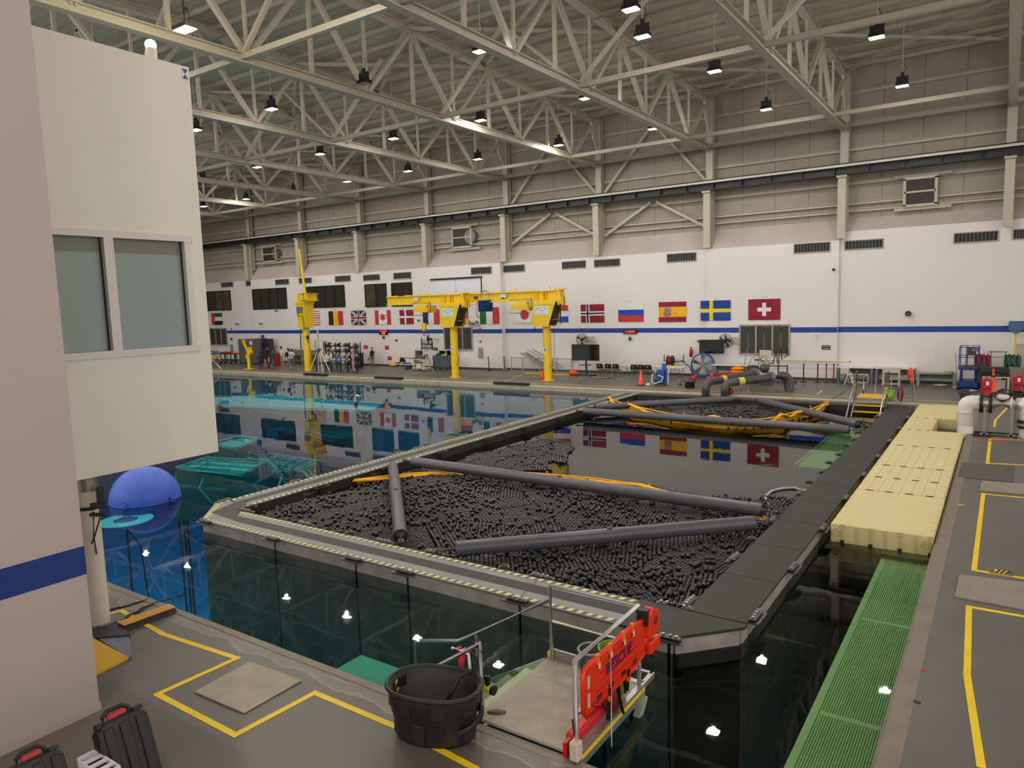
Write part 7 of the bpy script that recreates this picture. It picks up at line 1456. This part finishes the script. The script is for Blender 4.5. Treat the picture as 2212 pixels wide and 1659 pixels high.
# ------------------------------------------------------------------ visitors on the far deck
SK = {'light': (206, 160, 138), 'tan': (170, 120, 92), 'brown': (104, 68, 50)}
def person(px, py, top, face, lab, shirt, pants, skin='tan', hair=(30, 24, 22), shoe=(30, 30, 32), pose='down', sleeve=1., dress=False, longhair=False, bulk=1., hat=None, pack=None, lean=0., cam_=False):
    p = GZ(px, py); Hh = GY(px, top, p.y).z; s = Hh/1.75
    t = thing('person', lab, 'person', (p.x, p.y, 0), face)
    V, E_, Rr = [], [], []
    def v(x, y, z, r, par=None):
        V.append((x*s, y*s+lean*max(0, z-.9)*s*.3, z*s)); Rr.append(r*s); 
        if par is not None: E_.append((par, len(V)-1))
        return len(V)-1
    pel = v(0, 0, .95, .145*bulk); wa = v(0, .0, 1.1, .125*bulk, pel); ch = v(0, .01, 1.3, .15*bulk, wa); nk = v(0, .015, 1.46, .062, ch); h1 = v(0, -.0, 1.56, .078, nk); h2 = v(0, -.015, 1.66, .082, h1)
    for sx_ in (-1, 1):
        st = .03 if sx_ > 0 else -.02
        hp = v(sx_*.09, 0, .88, .1*bulk, pel); kn = v(sx_*.1, -.02+st, .5, .068, hp); an = v(sx_*.11, .02+st, .09, .045, kn); v(sx_*.12, -.13+st, .035, .04, an)
        sh = v(sx_*.17*bulk, .01, 1.39, .062, ch)
        if pose == 'cross': el = v(sx_*.24, -.05, 1.15, .046, sh); wr = v(-sx_*.02, -.2, 1.17, .036, el); v(-sx_*.1, -.19, 1.18, .03, wr)
        elif pose == 'front': el = v(sx_*.23, .0, 1.12, .046, sh); wr = v(sx_*.06, -.19, 1.02, .035, el); v(sx_*.02, -.22, 1.02, .032, wr)
        elif pose == 'one' and sx_ > 0: el = v(sx_*.24, -.02, 1.12, .046, sh); wr = v(sx_*.1, -.22, 1.2, .035, el); v(sx_*.04, -.25, 1.22, .032, wr)
        elif pose == 'hips': el = v(sx_*.32, .05, 1.15, .046, sh); wr = v(sx_*.19, -.03, 1.0, .035, el); v(sx_*.15, -.06, .97, .032, wr)
        else: el = v(sx_*.23, .02, 1.12, .046, sh); wr = v(sx_*.25, -.05, .88, .035, el); v(sx_*.25, -.08, .78, .032, wr)
    me = bpy.data.meshes.new('body'); me.from_pydata(V, E_, []); o = bpy.data.objects.new('tmp', me); COL.objects.link(o)
    sk = o.modifiers.new('skin', 'SKIN'); sk.use_smooth_shade = True; o.modifiers.new('sub', 'SUBSURF').levels = 1
    for i, d in enumerate(me.skin_vertices[0].data): d.radius = (Rr[i], Rr[i]*(.72 if i in (0, 1, 2) else 1.)); d.use_root = (i == 0)
    bm2 = bpy.data.meshes.new_from_object(o.evaluated_get(bpy.context.evaluated_depsgraph_get())); bpy.data.objects.remove(o); bm2.name = 'body'
    ms = [M('cl_%02x%02x%02x' % c, c, .8) for c in (SK[skin], shirt, pants, shoe)]
    for m_ in ms: bm2.materials.append(m_)
    for f_ in bm2.polygons:
        c = f_.center/s; arm = abs(c.x) > .2*bulk+.02 or (c.y < -.145 and c.z > .95)
        hand = (pose == 'down' and c.z < .84 and abs(c.x) > .2) or (pose != 'down' and c.y < -.2)
        if c.z > 1.47: k = 0
        elif hand or (arm and sleeve < .6 and c.z < 1.2): k = 0
        elif c.z < .085: k = 3
        elif c.z < .93 and not (arm and abs(c.x) > .2): k = 2 if not (dress and c.z < .5) else 0
        else: k = 1
        f_.material_index = k; f_.use_smooth = True
    b = bpy.data.objects.new('body', bm2); COL.objects.link(b); b.parent = t
    y_ = lean*.8*s*.3; m = MB(); m.sphere((0, .012*s+y_, 1.675*s), .098*s, 12, 8, (1, 1.05, .92))
    if longhair: m.sphere((0, .06*s+y_, 1.55*s), .1*s, 10, 8, (1, .6, 1.7))
    o = m.build('hair', M('hair_%02x%02x%02x' % hair, hair, .7), t)
    for v_ in o.data.vertices:   # keep the face free
        if v_.co.y < -.045*s+y_ and v_.co.z < 1.7*s: v_.co.y = max(v_.co.y, -.045*s+y_)
    m = MB(); m.cyl((0, -.088*s+y_, 1.615*s), (0, -.112*s+y_, 1.6*s), .012*s, 6); m.build('nose', ms[0], t)
    if hat: m = MB(); m.cyl((0, y_, 1.7*s), (0, y_, 1.71*s), .15*s, 16); m.lathe([(.1*s, 1.7*s), (.09*s, 1.8*s), (0, 1.81*s)], (0, y_, 0), 14); m.build('hat', M('hat_brown', hat, .7), t)
    if pack: m = MB(); m.box((0, .17*s, 1.22*s), (.3*s, .16*s, .42*s)); m.build('backpack', M('pack_%02x' % pack[0], pack, .7), t, bevel=.04*s)
    if cam_: m = MB(); m.box((.12*s, -.22*s, 1.05*s), (.3*s, .14*s, .2*s), .3); m.tube([(-.15*s, .0, 1.42*s), (.0, -.16*s, 1.2*s), (.14*s, -.16*s, 1.1*s)], .02*s, 6); m.build('shoulder_bag', black, t, bevel=.02); m = MB(); m.box((-.27*s, -.1*s, .76*s), (.1*s, .12*s, .1*s)); m.cyl((-.27*s, -.14*s, .7*s), (-.27*s, -.14*s, .58*s), .04*s, 10); m.build('camera', black, t)
    return t
person(564, 797, 761, .3, 'person in a dark jacket and black trousers, leftmost of the group by the davit', (40, 38, 44), (28, 28, 30), 'brown', longhair=True, pose='hips')
person(573.5, 796, 755.5, 2.8, 'person in a black top and pink trousers in the left group', (34, 32, 34), (206, 120, 160), 'brown', longhair=True)
person(582, 797, 767, 2.6, 'child in a yellow jacket in the left group', (222, 176, 60), (30, 30, 34), 'brown', longhair=True)
person(591, 798, 754, 2.2, 'person with a ponytail, olive jacket and jeans seen from behind in the left group', (74, 78, 64), (84, 96, 116), 'tan', longhair=True, pose='front')
person(609.5, 790, 749.5, -.1, 'person in a cream shirt, khaki trousers and a hat facing the pool', (222, 206, 176), (164, 136, 100), 'tan', pose='front', sleeve=.4, hat=(60, 46, 40), shoe=(220, 216, 210))
person(625.5, 797, 752, 3.0, 'person with a black backpack, white sleeves and grey jeans seen from behind', (216, 212, 214), (112, 116, 122), 'brown', pack=(26, 26, 28), shoe=(200, 198, 196))
person(632.5, 795, 753.5, .6, 'person in a white top with folded arms beside the backpack wearer', (214, 210, 212), (104, 108, 116), 'brown', pose='cross', shoe=(200, 198, 196))
person(685.5, 802.5, 760, -.5, 'person with long dark hair in a brown top by the four leg frame', (104, 86, 72), (52, 62, 84), 'light', hair=(58, 36, 28), longhair=True, pose='front')
person(707, 803, 761, .4, 'person in a white hooded top with a cap and black trousers', (214, 214, 216), (24, 26, 36), 'light', hair=(34, 34, 40), bulk=1.12, pose='one')
person(716.5, 802.5, 756.5, -.3, 'tall person in a light grey sweatshirt and jeans in the middle group', (198, 200, 204), (66, 78, 98), 'light', hair=(110, 80, 60), pose='cross', bulk=1.1)
person(716, 795, 749, .1, 'tall bearded person in a dark grey shirt behind the middle group', (62, 64, 72), (50, 54, 66), 'light', hair=(50, 34, 28))
person(730, 802, 760.5, 2.4, 'person in jeans partly hidden behind the blue shirt', (120, 122, 130), (58, 74, 104), 'tan')
person(736.5, 805, 760.5, 2.2, 'person in a bright blue shirt and black trousers seen from the side', (76, 122, 200), (24, 24, 28), 'tan', longhair=True, pose='front', bulk=1.05)
person(752, 805, 761, -1.2, 'person in an olive grey cardigan with folded arms', (126, 122, 108), (28, 28, 30), 'light', hair=(80, 54, 40), pose='cross')
person(764.5, 804.5, 761, -.6, 'bald person in a pink shirt and shorts beside the navy jacket', (212, 130, 160), (200, 168, 140), 'light', hair=(206, 160, 138))
person(772, 806, 761, -.9, 'person in a navy jacket and navy trousers, right end of the middle group', (30, 34, 54), (28, 32, 50), 'light', hair=(40, 34, 32), pose='front', lean=.1)
person(805.5, 793, 750, .1, 'person in a black shirt and khaki trousers holding a camera, alone by the wall', (32, 32, 34), (136, 112, 84), 'light', hair=(120, 104, 90), sleeve=.4, cam_=True)
# ------------------------------------------------------------------ high bay lamps hung from the roof
lensm = bpy.data.materials.new('lamp_lens'); lensm.use_nodes = True; nt = lensm.node_tree; nt.nodes.clear(); e = nt.nodes.new('ShaderNodeEmission'); e.inputs[0].default_value = (1, .955, .87, 1); e.inputs[1].default_value = LAMP_W*9
o_ = nt.nodes.new('ShaderNodeOutputMaterial'); nt.links.new(e.outputs[0], o_.inputs[0])
lampb = M('lamp_black', (20, 20, 22), .45)
LX = [-4.25-5.98*k for k in range(10)]; LZ = 14.15
rows = [(37.9, 'row nearest the far wall'), (30.2, 'second row from the far wall'), (22.2, 'third row from the far wall'), (14.4, 'fourth row from the far wall'), (6.5, 'row above the near pool edge'), (-1.4, 'row behind the photographer')]
def lamp0(x, y, label):
    t = thing('bay_lamp', label, 'lamp', (x, y, LZ), 0)
    m = MB(); m.bx(-.27, .27, -.19, .19, .0, .07)
    for i in range(7): xx = -.24+.08*i; m.bx(xx-.012, xx+.012, -.17, .17, .07, .13)
    m.build('lamp_housing', lampb, t)
    m = MB(); m.bx(-.22, .22, -.02, .02, .13, .44); m.bx(-.24, -.21, -.05, .05, .0, .44); m.bx(.21, .24, -.05, .05, .0, .44); m.build('lamp_bracket', lampb, t)
    m = MB(); m.box((0, 0, .52), (.12, .12, .16)); m.tube([(.05, 0, .6), (.15, 0, .75), (.1, .05, .9), (0, 0, 1.05)], .012, 5); m.build('driver_box', lampb, t)
    m = MB(); m.cyl((0, 0, .6), (0, 0, rz_(y)-LZ), .018, 6); m.build('hanger_rod', steelpaint, t)
    for sx_ in (-1, 1):
        for sy in (-1, 1): m = MB(); m.bx(sx_*.125-.115, sx_*.125+.115, sy*.085-.075, sy*.085+.075, -.012, -.002); m.build('lamp_lens', lensm, t)
    gd = bpy.data.lights.get('lamp_glow') or bpy.data.lights.new('lamp_glow', 'POINT'); gd.energy = GLOW_W; gd.color = (1, .955, .87); gd.shadow_soft_size = .1
    g = bpy.data.objects.new('lamp_glow', gd); COL.objects.link(g); g.parent = t; g.location = (0, 0, -.14)
    return t
first = None
nth = ['rightmost', 'second from right', 'third from right', 'fourth from right', 'fifth from right', 'sixth from right', 'seventh from right', 'eighth from right', 'ninth from right', 'tenth from right']
for j, (y, rn) in enumerate(rows):
    for k, x in enumerate(LX):
        if (j, k) in ((2, 0), (3, 3), (4, 0), (4, 1)): continue
        lab = 'lit high bay lamp, %s in the %s' % (nth[k], rn)
        if first is None: first = lamp0(x, y, lab)
        else:
            c = dup(first, (x, y, LZ), label=lab)
            if (j, k) == (2, 3):   # the one that is switched off
                c['label'] = lab.replace('lit high', 'unlit dark high')
                for ch in list(c.children):
                    if ch.name.startswith('lamp_glow'): bpy.data.objects.remove(ch)
                    elif ch.name.startswith('lamp_lens'): ch.data = ch.data.copy(); ch.data.materials[0] = M('lens_off', (150, 150, 150), .2)
            for ch in c.children:
                if ch.name.startswith('hanger_rod'): ch.scale = (1, 1, 1); ch.data = ch.data
p = GZ(1388, 80, LZ); dup(first, (p.x, p.y, LZ), label='lit high bay lamp out of line, right of the topmost lamp')
# warm flood lamp
t = thing('flood_lamp', 'bright warm flood lamp at the top left in front of the nearest truss', 'lamp', tuple(hit(400, 64, 2, 13.2)))
m = MB(); m.bx(-.33, .33, -.2, .2, 0, .12); m.build('lamp_housing', lampb, t); m = MB(); m.bx(-.31, .31, -.18, .18, -.014, -.002); m.build('lamp_lens', M('lens_warm', (255, 240, 200), .4, emit=(255, 236, 190), es=LAMP_W*6), t)
m = MB(); m.cyl((0, 0, .12), (0, 0, 4.2), .02, 6); m.tube([(.1, 0, .1), (.25, 0, .35), (.1, 0, .6), (0, 0, .5)], .015, 5); m.build('hanger_rod', lampb, t)
gd2 = bpy.data.lights.new('flood_glow', 'POINT'); gd2.energy = 160; gd2.color = (1, .88, .62); gd2.shadow_soft_size = .15; g = bpy.data.objects.new('flood_glow', gd2); COL.objects.link(g); g.parent = t; g.location = (0, 0, -.2)
